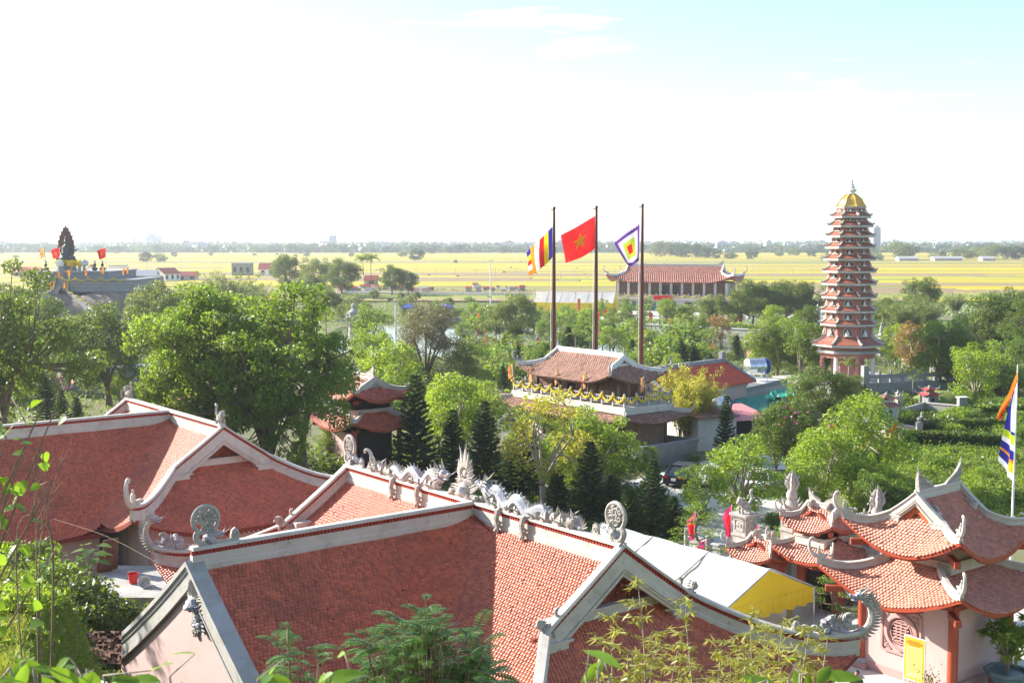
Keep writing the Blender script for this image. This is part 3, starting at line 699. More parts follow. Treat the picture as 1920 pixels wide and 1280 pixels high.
def eaves(rf, parent, which, material=M_DECK, rafters=True, k=1.0):
    for wch in which:
        p = rf.eave_path(wch); mb = MB(); inn = {'x-': (1, 0), 'x+': (-1, 0), 'y+': (0, -1), 'y-': (0, 1)}[wch]
        mb.sweep(p, [(-.02, -.20 * k), (.08, -.20 * k), (.08, -.0), (-.02, -.0)], side=(inn[0], inn[1], 0)); fb = mb.build('eave_board', material, parent)
        if rafters:
            mb = MB()
            for a, b in list(zip(p[:-1], p[1:]))[6:-6]:
                for f in (.25, .75):
                    q = a.lerp(b, f); d = Vector((inn[0], inn[1], 0)); w = Vector((inn[1], inn[0], 0)) * .05
                    mb.add([q - w + Vector((0, 0, -.30 * k)) + d * .05, q + w + Vector((0, 0, -.30 * k)) + d * .05, q + w + d * 1.3 + Vector((0, 0, .45)), q - w + d * 1.3 + Vector((0, 0, .45)),
                            q - w + Vector((0, 0, -.18 * k)) + d * .05, q + w + Vector((0, 0, -.18 * k)) + d * .05, q + w + d * 1.3 + Vector((0, 0, .57)), q - w + d * 1.3 + Vector((0, 0, .57))],
                           [(3, 2, 1, 0), (4, 5, 6, 7), (0, 1, 5, 4), (1, 2, 6, 5), (2, 3, 7, 6), (3, 0, 4, 7)])
            mb.build('rafter_end', material, fb)

def temple_hall(label, J, a0, a1, Lw, ww, h, e, style, singles=0):
    rz = R(38); t = thing('temple_hall', label, 'temple', (J[0], J[1], 0), rz)
    rf = Roof(7.35, a0, a1, h, e, None, .72, .012, 1.2, 1.5); Mw = t.matrix_basis.copy()
    Mw = Matrix.Translation(Vector((J[0], J[1], 0))) @ Matrix.Rotation(rz, 4, 'Z')
    def Zw(x, y): return rf.P(np.abs(np.asarray(y, float))) + 0 * np.asarray(x, float)
    def smax(a, b, k=1.1): hh = np.maximum(k - np.abs(a - b), 0) / k; return np.maximum(a, b) + hh * hh * k / 4
    def Zs(x, y):
        zm = rf.Zside(x, y); return np.where(np.asarray(x) < -.2, smax(zm, Zw(x, y)), zm)
    km = lambda x, y: (np.abs(y) >= np.abs(x) - .02) | (np.abs(y) > ww)
    f1 = tile_frames(Zs, (0, 0), (0, 1), (-1, 0), .12, rf.w, lambda v: -a0 - rf.ext(v), lambda v: a1 + rf.ext(v), km)
    f2 = tile_frames(Zs, (0, 0), (-1, 0), (0, -1), .12, ww, lambda v: v, lambda v: Lw)
    f3 = rf.end_frames(-1)
    fr = cat_frames([f1, f2, f3])
    back = cat_frames([rf.side_frames(1, wt=TW, ex=TE), tile_frames(Zs, (0, 0), (-1, 0), (0, 1), .12, ww, lambda v: v, lambda v: Lw), rf.end_frames(1)])
    if singles:
        C = np.array([0, 0, CAM_H]); PW = np.array([list(Mw @ Vector(p)) for p in fr[0]])
        sc = []
        for i, p in enumerate(PW):
            x, yy = to_px(p); d = np.linalg.norm(p - C)
            sc.append(d + (0 if (-10 < x < 1930 and yy < 1285) else 1000))
        order = np.argsort(sc); idx = order[:singles]; rest = np.sort(order[singles:])
        single_tiles(fr, idx, M_TILE, t); fr = tuple(f[rest] for f in fr)
    fr = cat_frames([fr, back])
    me = tile_mesh('roof_tiles', fr, seed=7); o = link('roof_tiles', me, t, M_TILE); prop(o, kind='stuff')
    rf.deck(t, M_DECK)
    mb = MB(); nv = 10
    for sg in (-1, 1):
        vs = [(-(ww * i / nv) * j - Lw * (1 - j), sg * ww * i / nv, float(rf.P(ww * i / nv)) - .045) for i in range(nv + 1) for j in (0, 1)]
        mb.add(vs, [(2 * i, 2 * i + 1, 2 * i + 3, 2 * i + 2) for i in range(nv)])
    mb.build('wing_deck', M_DECK, t)
    # ridges
    top = cap_line([(0, -a0 - .05, 7.35), (0, 0, 7.35), (0, a1 + .05, 7.35)], t)
    cap_line([(-.14, 0, 7.352), (-Lw * .5, 0, 7.352), (-Lw, 0, 7.352)], t)
    zt = 7.35 + top
    for sy in (-1, 1): gable_end(rf, sy, t)
    eaves(rf, t, ('x-', 'y-', 'y+', 'x+'))
    # walls
    mb = MB(); iw = 1.35; ze = float(rf.P(rf.w - iw)) - .2
    mb.box(-rf.w + iw, rf.w - iw, -a0 - e + iw, a1 + e - iw, 0, ze); mb.build('wall', M_PINK, t)
    mb = MB(); mb.box(-rf.w + iw - .06, rf.w - iw + .06, -a0 - e + iw - .06, a1 + e - iw + .06, 0, .5); mb.build('plinth', M_PINKD, t)
    for yy in np.linspace(-a0 - e + iw, a1 + e - iw, 7): mb = MB(); mb.box(-rf.w + iw - .05, -rf.w + iw + .2, yy - .16, yy + .16, .5, ze - .02); mb.build('pilaster', M_PINKD, t)
    # wing: gable wall with coped rakes
    n = 10; poly = [(yy, float(rf.P(abs(yy)))) for yy in [-ww + 2 * ww * i / (2 * n) for i in range(2 * n + 1)]] + [(ww, -.5), (-ww, -.5)]
    mb = MB(); mb.prism(poly, (-Lw, 0, 0), (0, 1, 0), (0, 0, 1), (.3, 0, 0)); gw = mb.build('gable_wall', M_PINK, t)
    for sg in (-1, 1):
        pth = [(-Lw, sg * ww * i / n, float(rf.P(ww * i / n))) for i in range(n + 1)]
        mb = MB(); mb.sweep(pth, [(-.10, -.52), (.0, -.52), (.0, .0), (.34, .0), (.34, .26), (-.2, .26), (-.2, .10), (-.14, .04), (-.14, -.06), (-.10, -.1)], side=(1, 0, 0)); rc = mb.build('rake_coping', M_GREY, t)
        mb = MB(); mb.sweep(pth, [(-.13, -.60), (-.02, -.60), (-.02, -.53), (-.13, -.53)], side=(1, 0, 0)); mb.build('moulding', M_GREY, rc)
        mb = MB(); mb.sweep([(-Lw, sg * ww, z) for z in (-.5, float(rf.P(ww)) - .2)], [(-.1, 0), (.0, 0), (0, .01)], side=(1, 0, 0))
        mb = MB(); mb.box(-Lw + .3, -rf.w, sg * (ww - .75) - .12, sg * (ww - .75) + .12, 0, float(rf.P(ww - .75)) - .1); mb.build('wing_wall', M_PINK, t)
        mb = MB(); mb.sweep([(-Lw + .3, sg * (ww - .02), float(rf.P(ww))), (-rf.w, sg * (ww - .02), float(rf.P(ww)))], [(-.05, -.2), (.05, -.2), (.05, 0), (-.05, 0)]); mb.build('eave_board', M_DECK, t)
    A90 = rotm('Z', R(-90)); S2 = [M_STONE, M_PORC]
    def orn(name, M, fn, *a, **k):
        mb = MB(); mb.M = M; fn(mb, *a, **k); return mb.build(name, S2, t, True)
    if style == 'dragon':
        orn('crest_disc', trm(0, -a0 + .25, zt - .03) @ A90, crest_disc, .8, 1, True, 1)
        orn('crest_disc', trm(0, a1 - .25, zt - .03) @ A90, crest_disc, .8, -1, True, 2)
        orn('crest_disc', trm(-Lw + .5, 0, zt - .03), crest_disc, .8, -1, True, 3)
        c = (a1 - a0) / 2 - .1
        orn('flame_finial', trm(0, c, zt - .05) @ A90, flame_centre, .98)
        orn('ridge_dragon', trm(0, a1 - 1.9, zt - .02) @ A90, ridge_dragon, a1 - 1.9 - c - 1.5, 1, 1.0, 3)
        orn('ridge_dragon', trm(0, -a0 + 1.9, zt - .02) @ A90, ridge_dragon, c + a0 - 1.9 - 1.2, -1, 1.0, 5)
        for yy in (a1 - 3.8, a1 - 5.6, c - 2.2, c - 3.6): orn('dragon_claw', trm(0, yy, zt - .15) @ A90, claw_drape, 0.0, .62)
        mb = MB(); mb.M = trm(-Lw - .02, -.35, 6.35) @ A90; gable_mask(mb, .92); mb.build('gable_mask', S2, gw, True)
        for sy in (-1, 1):
            for sx in (-1, 1):
                p = rf.hip(sy, sx)[-1]; mb = MB(); hip_dragon(mb, p + Vector((0, 0, .5)), (sx, sy), 1.0); mb.build('corner_dragon', S2, t, True)
    else:
        for yy, fx in ((-a0 + .3, 1), (a1 - .3, -1)):
            orn('ridge_lion', trm(0, yy, zt - .03) @ A90, ridge_lion, .75, fx)
        for sy in (-1, 1):
            for sx in (-1, 1):
                p = rf.hip(sy, sx)[-1]; mb = MB(); hip_curl(mb, p + Vector((0, 0, .45)), (sx, sy), 1.25); mb.build('corner_curl', [M_CREAM, M_PORC], t, True)
    for sy in (-1, 1):
        for sx in (-1, 1):
            p = rf.rake(sy, sx)[-1]
            if style == 'dragon': orn('rake_lion', trm(p.x - sx * .05, p.y - (.32 if sy < 0 else -.32) * -.0, p.z + .35) @ rotm('Z', R(90 - 90 * sx)), ridge_lion, .62, 1)
    return t, rf
def ridge_lion(mb, s=1.0, fx=1):
    mb.cur = 0
    mb.ball((0, 0, .42 * s), (.42 * s, .22 * s, .25 * s), 9, 6, .12, 1)
    mb.ball((fx * .42 * s, 0, .72 * s), (.24 * s, .2 * s, .24 * s), 9, 6, .15, 2); mb.ball((fx * .6 * s, 0, .66 * s), (.13 * s, .12 * s, .1 * s), 7, 5)
    for sx in (-.3, .32):
        for sy in (-.13, .13): mb.tube([(fx * sx * s, sy * s, .4 * s), (fx * (sx + .05) * s, sy * s, .2 * s), (fx * sx * s, sy * s, -.02 * s)], [.11 * s, .08 * s, .1 * s], 6)
    mb.tube(curve_pts([(-fx * .4 * s, 0, .5 * s), (-fx * .62 * s, 0, .8 * s), (-fx * .5 * s, 0, 1.15 * s), (-fx * .7 * s, 0, 1.35 * s)], 4), [.09 * s] * 9 + [.12 * s, .1 * s, .06 * s, .02 * s], 6)
    for k in range(8): spike(mb, (fx * (.35 - .03 * k) * s, (-1) ** k * .12 * s, (.9 - .05 * k) * s), (-fx * (.3 + .1 * k), (-1) ** k * .7, .7 - .1 * k), .2 * s, .05 * s, 4)
hallA, rfA = temple_hall('near temple hall with dragon-crested red tile roof and pink gable wall', (-1.33, 41.93), 7.62, 8.95, 10.6, 6.3, 3.0, 3.8, 'dragon', 300)
hallB, rfB = temple_hall('second red-roofed temple hall behind the left end of the dragon-crested roof', (-18.7, 64.9), 6.7, 6.6, 15.0, 6.3, 2.6, 3.4, 'plain')

# ------------------------------------------------------------------ two-tiered pavilions and gates
def pavilion(name, label, cat, loc, rz, bw, bd, tiers, tilemat=M_TILE2, col=True, wall=M_PINK, k=.62, wt=.15, group=None, curl=.7, finial=True):
    """bw (x) by bd (y) body; tiers: list of dicts for Roof; ridge along local y"""
    t = thing(name, label, cat, loc, rz, group); fr = []
    for i, T in enumerate(tiers):
        rf = Roof(T['zr'], T['a'], T['a'], T['h'], T['e'], T.get('w'), T.get('s0', .72), T.get('c', .02), T.get('A', .8), T.get('L0', .6), p=T.get('p', 1.6))
        last = i == len(tiers) - 1
        vmin = .1 if last else T['vmin']
        fr += [rf.side_frames(s, wt=wt, ex=wt * .92, vmin=vmin) for s in (-1, 1)]
        fr += [rf.end_frames(s, wt=wt, ex=wt * .92, inset=.35) for s in (-1, 1)]
        rf.deck(t, M_DECK, inset=.35, nv=8, nu=16)
        eaves(rf, t, ('x-', 'x+', 'y-', 'y+'), M_REDW, True, .8)
        if last:
            cap_line([(0, -T['a'], T['zr']), (0, T['a'], T['zr'])], t, k * 1.1, False, M_CREAM)
            for sy in (-1, 1): gable_end(rf, sy, t, .35, M_CREAM, T.get('panel', M_STONE), False, k, .30)
            for sy in (-1, 1):        # orange inner bargeboards
                for sx in (-1, 1):
                    mb = MB(); mb.sweep([p + Vector((0, -sy * .10, -.32)) for p in rf.rake(sy, sx)], [(-.04, -.26), (.04, -.26), (.04, .0), (-.04, .0)], side=(0, -sy, 0)); mb.build('inner_bargeboard', T.get('inner', M_ORANGEW), t)
            if finial:
                for sy in (-1, 1):
                    mb = MB(); mb.M = trm(0, sy * (T['a'] - .1), T['zr'] + .45 * k) @ rotm('Z', R(90)); wing_finial(mb, .8 * k / .62, sy); mb.build('ridge_finial', M_STONE, t, True)
        else:
            # skirt tier: cream band round the neck and hips only
            hw, hd = T['neck']; z = float(rf.P(T['vmin']))
            for sx in (-1, 1):
                for sy in (-1, 1): cap_line(rf.hip(sy, sx, 12, T.get('hf', 0.0)), t, k, False, M_CREAM, 'hip_ridge')
            mb = MB(); mb.box(-hw - .12, hw + .12, -hd - .12, hd + .12, z - .1, z + .28); mb.box(-hw - .18, hw + .18, -hd - .18, hd + .18, z + .28, z + .36); mb.build('neck_band', M_CREAM, t)
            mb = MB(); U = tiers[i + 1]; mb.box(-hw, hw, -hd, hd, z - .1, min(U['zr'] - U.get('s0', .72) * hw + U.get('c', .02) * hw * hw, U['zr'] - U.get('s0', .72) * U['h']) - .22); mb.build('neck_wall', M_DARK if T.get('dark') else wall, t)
        for sy in (-1, 1):
            for sx in (-1, 1):
                p = rf.hip(sy, sx)[-1]; mb = MB(); hip_curl(mb, p + Vector((0, 0, .16)), (sx, sy), curl); mb.build('corner_curl', M_CREAM, t, True)
                q = Vector((sx * (rf.w - .55), sy * (rf.a0 + rf.e - .55), float(rf.P(rf.w)) - .12 + .2)); mb = MB()
                d = Vector((sx, sy, 0)).normalized(); mb.sweep([q - d * .8, q + d * .42], [(-.11, -.22), (.11, -.22), (.11, .02), (-.11, .02)]); mb.build('corner_beam', M_REDW, t)
    o = link('roof_tiles', tile_mesh('roof_tiles', cat_frames(fr), wt, wt * .92, seed=11), t, tilemat); prop(o, kind='stuff')
    return t
def wing_finial(mb, s, sy):
    """pierced wing-shaped stone finial rising towards the ridge end"""
    x = sy
    mb.prism([(0, 0), (x * .12 * s, .75 * s), (x * .02 * s, 1.0 * s), (-x * .1 * s, .8 * s), (-x * .3 * s, .62 * s), (-x * .55 * s, .4 * s), (-x * 1.0 * s, .2 * s), (-x * 1.35 * s, 0)], (0, -.06 * s, 0), (1, 0, 0), (0, 0, 1), (0, .12 * s, 0))
    for k in range(7):
        spiral(mb, (-x * (.12 + .15 * k) * s, (.62 - .075 * k) * s), .10 * s, 1.2, .03 * s, -.08 * s); spiral(mb, (-x * (.05 + .15 * k) * s, (.35 - .035 * k) * s), .08 * s, 1.2, .03 * s, -.08 * s)
    spike(mb, (x * .02, 0, .85 * s), (x * .2, 0, 1), .4 * s, .07 * s, 5)
RZG = R(-52)
# body of the gate pavilion: medallion wall faces the camera-left side (-y), plain wall faces +x
A_ = at_z(1612, 1252, 0); Xw = Vector((math.cos(R(38)), math.sin(R(38)), 0)); Yw = Vector((-math.sin(R(38)), math.cos(R(38)), 0))
GW, GD = 4.12, 4.0
gc = A_ - Yw * (GW / 2) + Xw * (GD / 2)
gate = pavilion('gate_pavilion', 'two-tiered gate pavilion with pink walls and round carved window', 'pavilion', (gc.x, gc.y, 0), RZG, GW, GD,
    [dict(zr=5.55, a=GD / 2 - .62, h=.86, e=2.05, w=3.2, vmin=1.05, neck=(1.45, 1.40), A=1.05, L0=1.1, s0=.93, c=.075, p=1.7, hf=.10),
     dict(zr=7.28, a=1.52, h=1.18, e=1.12, w=2.62, A=1.0, L0=1.1, s0=.93, c=.06, p=1.7, panel=M_STONE)], curl=.72)
# gate body
mb = MB(); mb.box(-GW / 2 + .2, GW / 2 - .2, -GD / 2, GD / 2 - .0, .0, 3.5); wall_ = mb.build('wall', M_PINK, gate)
mb = MB(); mb.box(-GW / 2 + .05, GW / 2 - .05, -GD / 2 - .05, GD / 2 + .05, 0, .42); mb.build('plinth', M_PINKD, gate)
mb = MB(); mb.box(-GW / 2 - .7, GW / 2 + .8, -GD / 2 - .8, GD / 2 + .6, 0.0, .10); mb.build('platform', M_CONC, gate)
for sx in (-1, 1):
    for sy in (-1, 1):
        mb = MB(); mb.lathe([(.2, .42), (.19, 3.6)], 16, (sx * (GW / 2 - .05), sy * (GD / 2 - .05))); cl = mb.build('column', M_REDW, gate, True)
        mb = MB(); mb.lathe([(.30, .30), (.33, .36), (.30, .46), (.22, .50)], 16, (sx * (GW / 2 - .05), sy * (GD / 2 - .05))); mb.build('column_base', M_PORC, cl, True)
        mb = MB(); mb.box(sx * (GW / 2 - .05) - .34, sx * (GW / 2 - .05) + .34, sy * (GD / 2 - .05) - .34, sy * (GD / 2 - .05) + .34, 0, .32); mb.build('column_plinth', M_PINKD, cl)
# beams under the eaves
mb = MB(); mb.box(-GW / 2 - .1, GW / 2 + .1, -GD / 2 - .12, -GD / 2 + .12, 3.35, 3.6); mb.box(GW / 2 - .16, GW / 2 + .08, -GD / 2, GD / 2, 3.352, 3.598); mb.build('beam', M_REDW, gate)
# round window with square frame, on the -y wall
def medallion(parent, yw, zc, xc, S=1.0):
    r_ = 1.05 * S; mb = MB(); fr_ = []
    def rr(h, c, n=5):
        pts = []
        for (sx, sy, a0) in ((1, 1, 0), (-1, 1, 90), (-1, -1, 180), (1, -1, 270)):
            for i in range(n + 1): a = R(a0 + 90 * i / n); pts.append((sx * (h - c) + c * math.cos(a), sy * (h - c) + c * math.sin(a)))
        return pts
    o, i_ = rr(r_, .2 * S), rr(r_ - .10 * S, .14 * S); n = len(o)
    vs = [(xc + a, yw - .07, zc + b) for a, b in o] + [(xc + a, yw - .07, zc + b) for a, b in i_] + [(xc + a, yw + .02, zc + b) for a, b in o] + [(xc + a, yw + .02, zc + b) for a, b in i_]
    fs = []
    for k in range(n):
        j = (k + 1) % n; fs += [(k, j, n + j, n + k), (k, 2 * n + k, 2 * n + j, j), (n + k, n + j, 3 * n + j, 3 * n + k)]
    mb.add(vs, fs); f = mb.build('window_frame', M_PINKD, parent)
    mb = MB(); ring = []
    m = 40
    prof = [(.86 * S, .0), (.86 * S, -.10), (.70 * S, -.12), (.66 * S, -.05), (.62 * S, -.05), (.62 * S, .06)]
    vs = [(xc + r * math.cos(2 * math.pi * k / m), yw + d, zc + r * math.sin(2 * math.pi * k / m)) for r, d in prof for k in range(m)]
    mb.add(vs, [(q * m + k, q * m + (k + 1) % m, (q + 1) * m + (k + 1) % m, (q + 1) * m + k) for q in range(len(prof) - 1) for k in range(m)]); mb.build('window_ring', M_PINKD, f, True)
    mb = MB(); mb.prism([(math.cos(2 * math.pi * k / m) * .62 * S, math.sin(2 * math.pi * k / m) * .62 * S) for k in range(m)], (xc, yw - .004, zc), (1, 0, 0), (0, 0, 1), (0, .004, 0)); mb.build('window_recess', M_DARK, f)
    # longevity-character lattice
    mb = MB()
    def bar(x0, x1, z0, z1): mb.box(xc + x0 * S, xc + x1 * S, yw - .06, yw - .006, zc + z0 * S, zc + z1 * S)
    for z in (-.42, -.28, -.14, 0, .14, .28, .42):
        wd = math.sqrt(max(.01, .34 - z * z)) * .72; bar(-wd, wd, z - .03, z + .03)
    for x in (-.24, 0, .24):
        for z0, z1 in ((-.50, -.31), (-.25, -.05), (.05, .25), (.31, .50)):
            if abs(x) < .1 or abs(z0 + z1) < .6: bar(x - .032, x + .032, z0, z1)
    pts = [(xc + math.cos(R(a)) * .545 * S, yw - .035, zc + math.sin(R(a)) * .545 * S) for a in range(0, 361, 12)]
    mb.tube(pts, .035 * S, 5)
    for a in range(0, 360, 45): mb.tube([(xc + math.cos(R(a)) * .40 * S, yw - .035, zc + math.sin(R(a)) * .40 * S), (xc + math.cos(R(a)) * .62 * S, yw - .035, zc + math.sin(R(a)) * .62 * S)], .035 * S, 4)
    mb.build('window_lattice', M_PINKD, f)
    for sx in (-1, 1):
        for sz in (-1, 1):
            mb = MB(); mb.M = trm(xc, yw - .01, zc)
            for k, (a, b, q) in enumerate([(.80, .80, .09), (.66, .84, .08), (.84, .66, .08), (.74, .68, .06), (.56, .86, .05), (.86, .56, .05)]): spiral(mb, (sx * a * S, sz * b * S), q * S, 1.2, .026 * S, -.01, sx * sz, k, 12)
            mb.ball((sx * .78 * S, -.01, sz * .78 * S), (.07 * S, .03, .07 * S), 7, 4); mb.build('corner_carving', M_PINKD, f, True)
medallion(wall_, -GD / 2, 1.98, -.18, .86)

# the ceremonial gate behind it: a pair of two-tiered roofs between stone pillars
RZ3 = R(-52)
def arch_gate(label, px_, py_, zr_u, S=1.0, single=False):
    c = at_z(px_, py_, 0)
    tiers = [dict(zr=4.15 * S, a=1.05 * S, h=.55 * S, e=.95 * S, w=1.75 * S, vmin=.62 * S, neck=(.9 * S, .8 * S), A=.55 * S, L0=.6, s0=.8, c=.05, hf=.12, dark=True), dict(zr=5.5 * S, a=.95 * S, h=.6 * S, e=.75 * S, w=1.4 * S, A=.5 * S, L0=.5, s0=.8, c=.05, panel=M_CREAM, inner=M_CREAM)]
    if single: tiers = [dict(zr=3.5 * S, a=.9 * S, h=.5 * S, e=.8 * S, w=1.4 * S, A=.45 * S, L0=.5, s0=.8, c=.05, panel=M_CREAM, inner=M_CREAM)]
    t = pavilion('ceremonial_gate', label, 'gate', (c.x, c.y, 0), R(38), 1, 1, tiers, M_TILE2, k=.42, wt=.15, curl=.5, finial=not single)
    for sy in (-1, 1):
        mb = MB(); mb.box(-.28 * S, .28 * S, sy * 1.15 * S - .22, sy * 1.15 * S + .22, 0, 2.7 * S); mb.build('pier', M_REDW, t)
    mb = MB(); mb.box(-.32 * S, .32 * S, -1.5 * S, 1.5 * S, 2.1 * S, 2.7 * S); mb.build('lintel', M_REDW, t)
    mb = MB(); mb.box(-.05, .05, -1.0 * S, 1.0 * S, 0, 2.1 * S); mb.build('door_leaf', M_DARK, t)
    return t
arch_gate('tiered ceremonial gate roof between the tall stone pillar and the pink gate pavilion', 1538, 1140, 0, .88)
arch_gate('small single-roofed side gate between the two stone pillars', 1430, 1118, 0, .82, True)
def stone_pillar(label, px_, py_, hgt, w, top):
    c = at_z(px_, py_, 0); t = thing('stone_pillar', label, 'pillar', (c.x, c.y, 0), R(38))
    mb = MB(); mb.box(-w * .7, w * .7, -w * .7, w * .7, 0, .5); mb.box(-w / 2, w / 2, -w / 2, w / 2, .5, hgt * .62); mb.build('shaft', M_STONE, t)
    mb = MB(); z = hgt * .62; mb.box(-w * .58, w * .58, -w * .58, w * .58, z, z + .1); mb.box(-w * .5, w * .5, -w * .5, w * .5, z + .1, z + w * 1.15); mb.box(-w * .6, w * .6, -w * .6, w * .6, z + w * 1.15, z + w * 1.15 + .09); mb.box(-w * .68, w * .68, -w * .68, w * .68, z + w * 1.15 + .09, z + w * 1.15 + .2); zb = z + w * 1.15 + .2; mb.build('lantern_box', M_STONE, t)
    zc = z + .1 + w * .57
    for (dx, dy) in ((-1, 0), (1, 0), (0, -1), (0, 1)):
        mb = MB(); mb.M = trm(dx * w * .5, dy * w * .5, zc) @ rotm('Z', math.atan2(dy, dx) + R(90)); q = w * .38
        for a, b, c2, d in ((-q, q, -q, -q + .06), (-q, q, q - .06, q), (-q, -q + .06, -q, q), (q - .06, q, -q, q)): mb.box(a, b, -.035, .01, c2, d)
        for k in range(4): mb.ball((random.Random(k).uniform(-.12, .12), -.02, random.Random(k + 9).uniform(-.15, .15)), (.12, .05, .1), 6, 4, .3, k)
        mb.build('relief', M_STONE, t)
    for k in range(5): pass
    mb = MB(); mb.box(-w * .5 - .012, -w * .5, -.12, .12, 1.0, hgt * .58)
    mb.build('inscription_panel', M_CREAM, t)
    mb = MB()
    for k in range(6):                                    # carved strokes running down the panel
        zz = 1.2 + k * (hgt * .58 - 1.4) / 6
        for a, b, c2, d in ((-.08, .08, .16, .19), (-.015, .015, 0, .24), (-.09, .07, .05, .075), (.03, .09, .09, .12), (-.09, -.05, -.02, .03)): mb.box(-w * .5 - .02, -w * .5 - .011, a, b, zz + c2, zz + d)
    mb.build('inscription', M_STONEG, t)
    mb = MB(); mb.M = trm(0, 0, zb)
    if top == 'lotus':
        mb.M = mb.M @ Matrix.Diagonal((.72, .72, .92, 1))
        mb.lathe([(w * .75, 0), (w * .8, .18), (w * .55, .34), (w * .42, .5), (w * .5, .62), (w * .55, .8), (w * .4, .95), (w * .42, 1.05)], 10)
        for k in range(4): spike(mb, (w * .6 * math.cos(k * 1.571), w * .6 * math.sin(k * 1.571), .1), (math.cos(k * 1.571), math.sin(k * 1.571), .5), .5, .12, 5, .5, (0, 0, 1))
        for k in range(4):
            a = k * 1.571 + .78; q = (math.cos(a) * .14, math.sin(a) * .14, 1.05)
            mb.tube([q, (math.cos(a) * .34, math.sin(a) * .34, 1.35), (math.cos(a) * .22, math.sin(a) * .22, 1.7), (math.cos(a) * .12, math.sin(a) * .12, 1.95)], [.16, .18, .13, .03], 6)
            for j in range(4): spike(mb, (math.cos(a) * .28, math.sin(a) * .28, 1.2 + .15 * j), (math.cos(a + (-1) ** j * .5), math.sin(a + (-1) ** j * .5), .5), .3, .06, 4, .4, (0, 0, 1))
        spike(mb, (0, 0, 1.6), (0, 0, 1), .6, .1, 5)
    else:
        ridge_lion(mb, .85, -1)
    mb.build('finial', M_STONE, t, True)
stone_pillar('tall stone pillar with phoenix bud finial beside the ceremonial gate', 1481, 1118, 5.3, .72, 'lotus')
stone_pillar('shorter stone pillar topped by a lion, left of the phoenix pillar', 1394, 1095, 4.1, .8, 'lion')
stone_pillar('stone pillar with bud finial half hidden behind the gate pavilion roof', 1640, 1150, 4.9, .72, 'lotus')

# ------------------------------------------------------------------ helpers for repeated things
ORD = ['leftmost', 'second from left', 'third from left', 'fourth from left', 'fifth from left', 'sixth from left', 'seventh from left', 'eighth from left', 'ninth from left', 'tenth from left',
       'eleventh from left', 'twelfth from left', '13th from left', '14th from left', '15th from left', '16th from left', '17th from left', '18th from left', '19th from left', '20th from left'] + ['%dth from left' % i for i in range(21, 80)]
PENDING = []      # (object, phrase) -> label made unique at the end
def later(o, phrase, cat, group=None):
    o['category'] = cat
    if group: o['group'] = group
    PENDING.append((o, phrase)); return o
def finish_labels():
    by = {}
    for o, ph in PENDING: by.setdefault(ph, []).append(o)
    for ph, os_ in by.items():
        if len(os_) == 1: os_[0]['label'] = ph; continue
        if len(os_) > 36 and len({o.get('group') for o in os_}) == 1:
            for o in os_: o['label'] = ph
            continue
        os_.sort(key=lambda o: o.location.x / max(1.0, o.location.y))
        for i, o in enumerate(os_):
            od = ORD[i] if i < len(os_) - 1 else 'rightmost'
            o['label'] = ph + ', ' + od
def cloth(name, mats, hoist_top, hoist_bot, fly_top, fly_bot, colf, nx=16, ny=12, amp=.12, seed=0, parent=None, star=None, jag=0.0):
    a, b, c, d = (Vector(q) for q in (hoist_top, hoist_bot, fly_top, fly_bot)); o0 = a.copy(); rg = random.Random(seed); ph = rg.uniform(0, 6)
    nrm = (c - a).cross(b - a).normalized(); W = max((c - a).length, (d - b).length)
    def S(s, t):
        p = a * (1 - s) * (1 - t) + b * (1 - s) * t + c * s * (1 - t) + d * s * t
        wv = math.sin(s * 7.0 + t * 2.2 + ph) * .7 + math.sin(s * 3.1 - t * 4 + ph * 2) * .5
        return p + nrm * amp * W * wv * min(1, s * 3) + Vector((0, 0, -.10 * W * math.sin(math.pi * s) * t * .6))
    mb = MB()
    vs = []
    for j in range(ny + 1):
        for i in range(nx + 1):
            s, t = i / nx, j / ny
            if jag and (i in (nx,) or j in (0, ny)) and (i + j) % 2: s = s + jag * .5 * (1 if i == nx else 0); t = t + jag * (1 if j == ny else -1 if j == 0 else 0)
            vs.append(S(s, t) - o0)
    o_ = 0; mb.v = [tuple(v) for v in vs]
    for j in range(ny):
        for i in range(nx):
            mb.f.append((j * (nx + 1) + i, j * (nx + 1) + i + 1, (j + 1) * (nx + 1) + i + 1, (j + 1) * (nx + 1) + i)); mb.mi.append(colf((i + .5) / nx, (j + .5) / ny))
    o = mb.build(name, mats, parent); o.location = o0
    for p in o.data.polygons: p.use_smooth = True
    if star:
        for sd, nm in ((.012, 'star'), (-.012, 'star')):
            m2 = MB(); cx, cy, r = star; asp = (b - a).length / max(.01, (c - a).length); pts = []
            for k in range(10):
                an = -math.pi / 2 + k * math.pi / 5; q = r if k % 2 == 0 else r * .42; pts.append((cx + math.cos(an) * q * asp, cy + math.sin(an) * q))
            vv = [S(cx, cy) + nrm * sd * W * 1.6 - o0] + [S(x, y) + nrm * sd * W * 1.6 - o0 for x, y in pts] + [S((x + cx) / 2, (y + cy) / 2) + nrm * sd * W * 1.6 - o0 for x, y in pts]
            fs = []
            for k in range(10):
                j = (k + 1) % 10; fs += [(0, 11 + k, 11 + j), (11 + k, 1 + k, 1 + j, 11 + j)]
            m2.add(vv, fs); m2.build(nm, F_YEL, o)
    return o
BUDD = [F_BLUE, F_YEL, F_RED, F_WHITE, F_ORANGE]
def budd_col(s, t):
    k = int(s * 6)
    if k < 5: return k
    return min(4, int(t * 5))
FEST = [F_RED, F_GREEN, F_WHITE, F_PURPLE, F_PINK]
def fest_col(s, t):
    d = max(abs(s - .5), abs(t - .5)) * 2
    return 0 if d < .28 else 1 if d < .55 else 2 if d < .78 else 3
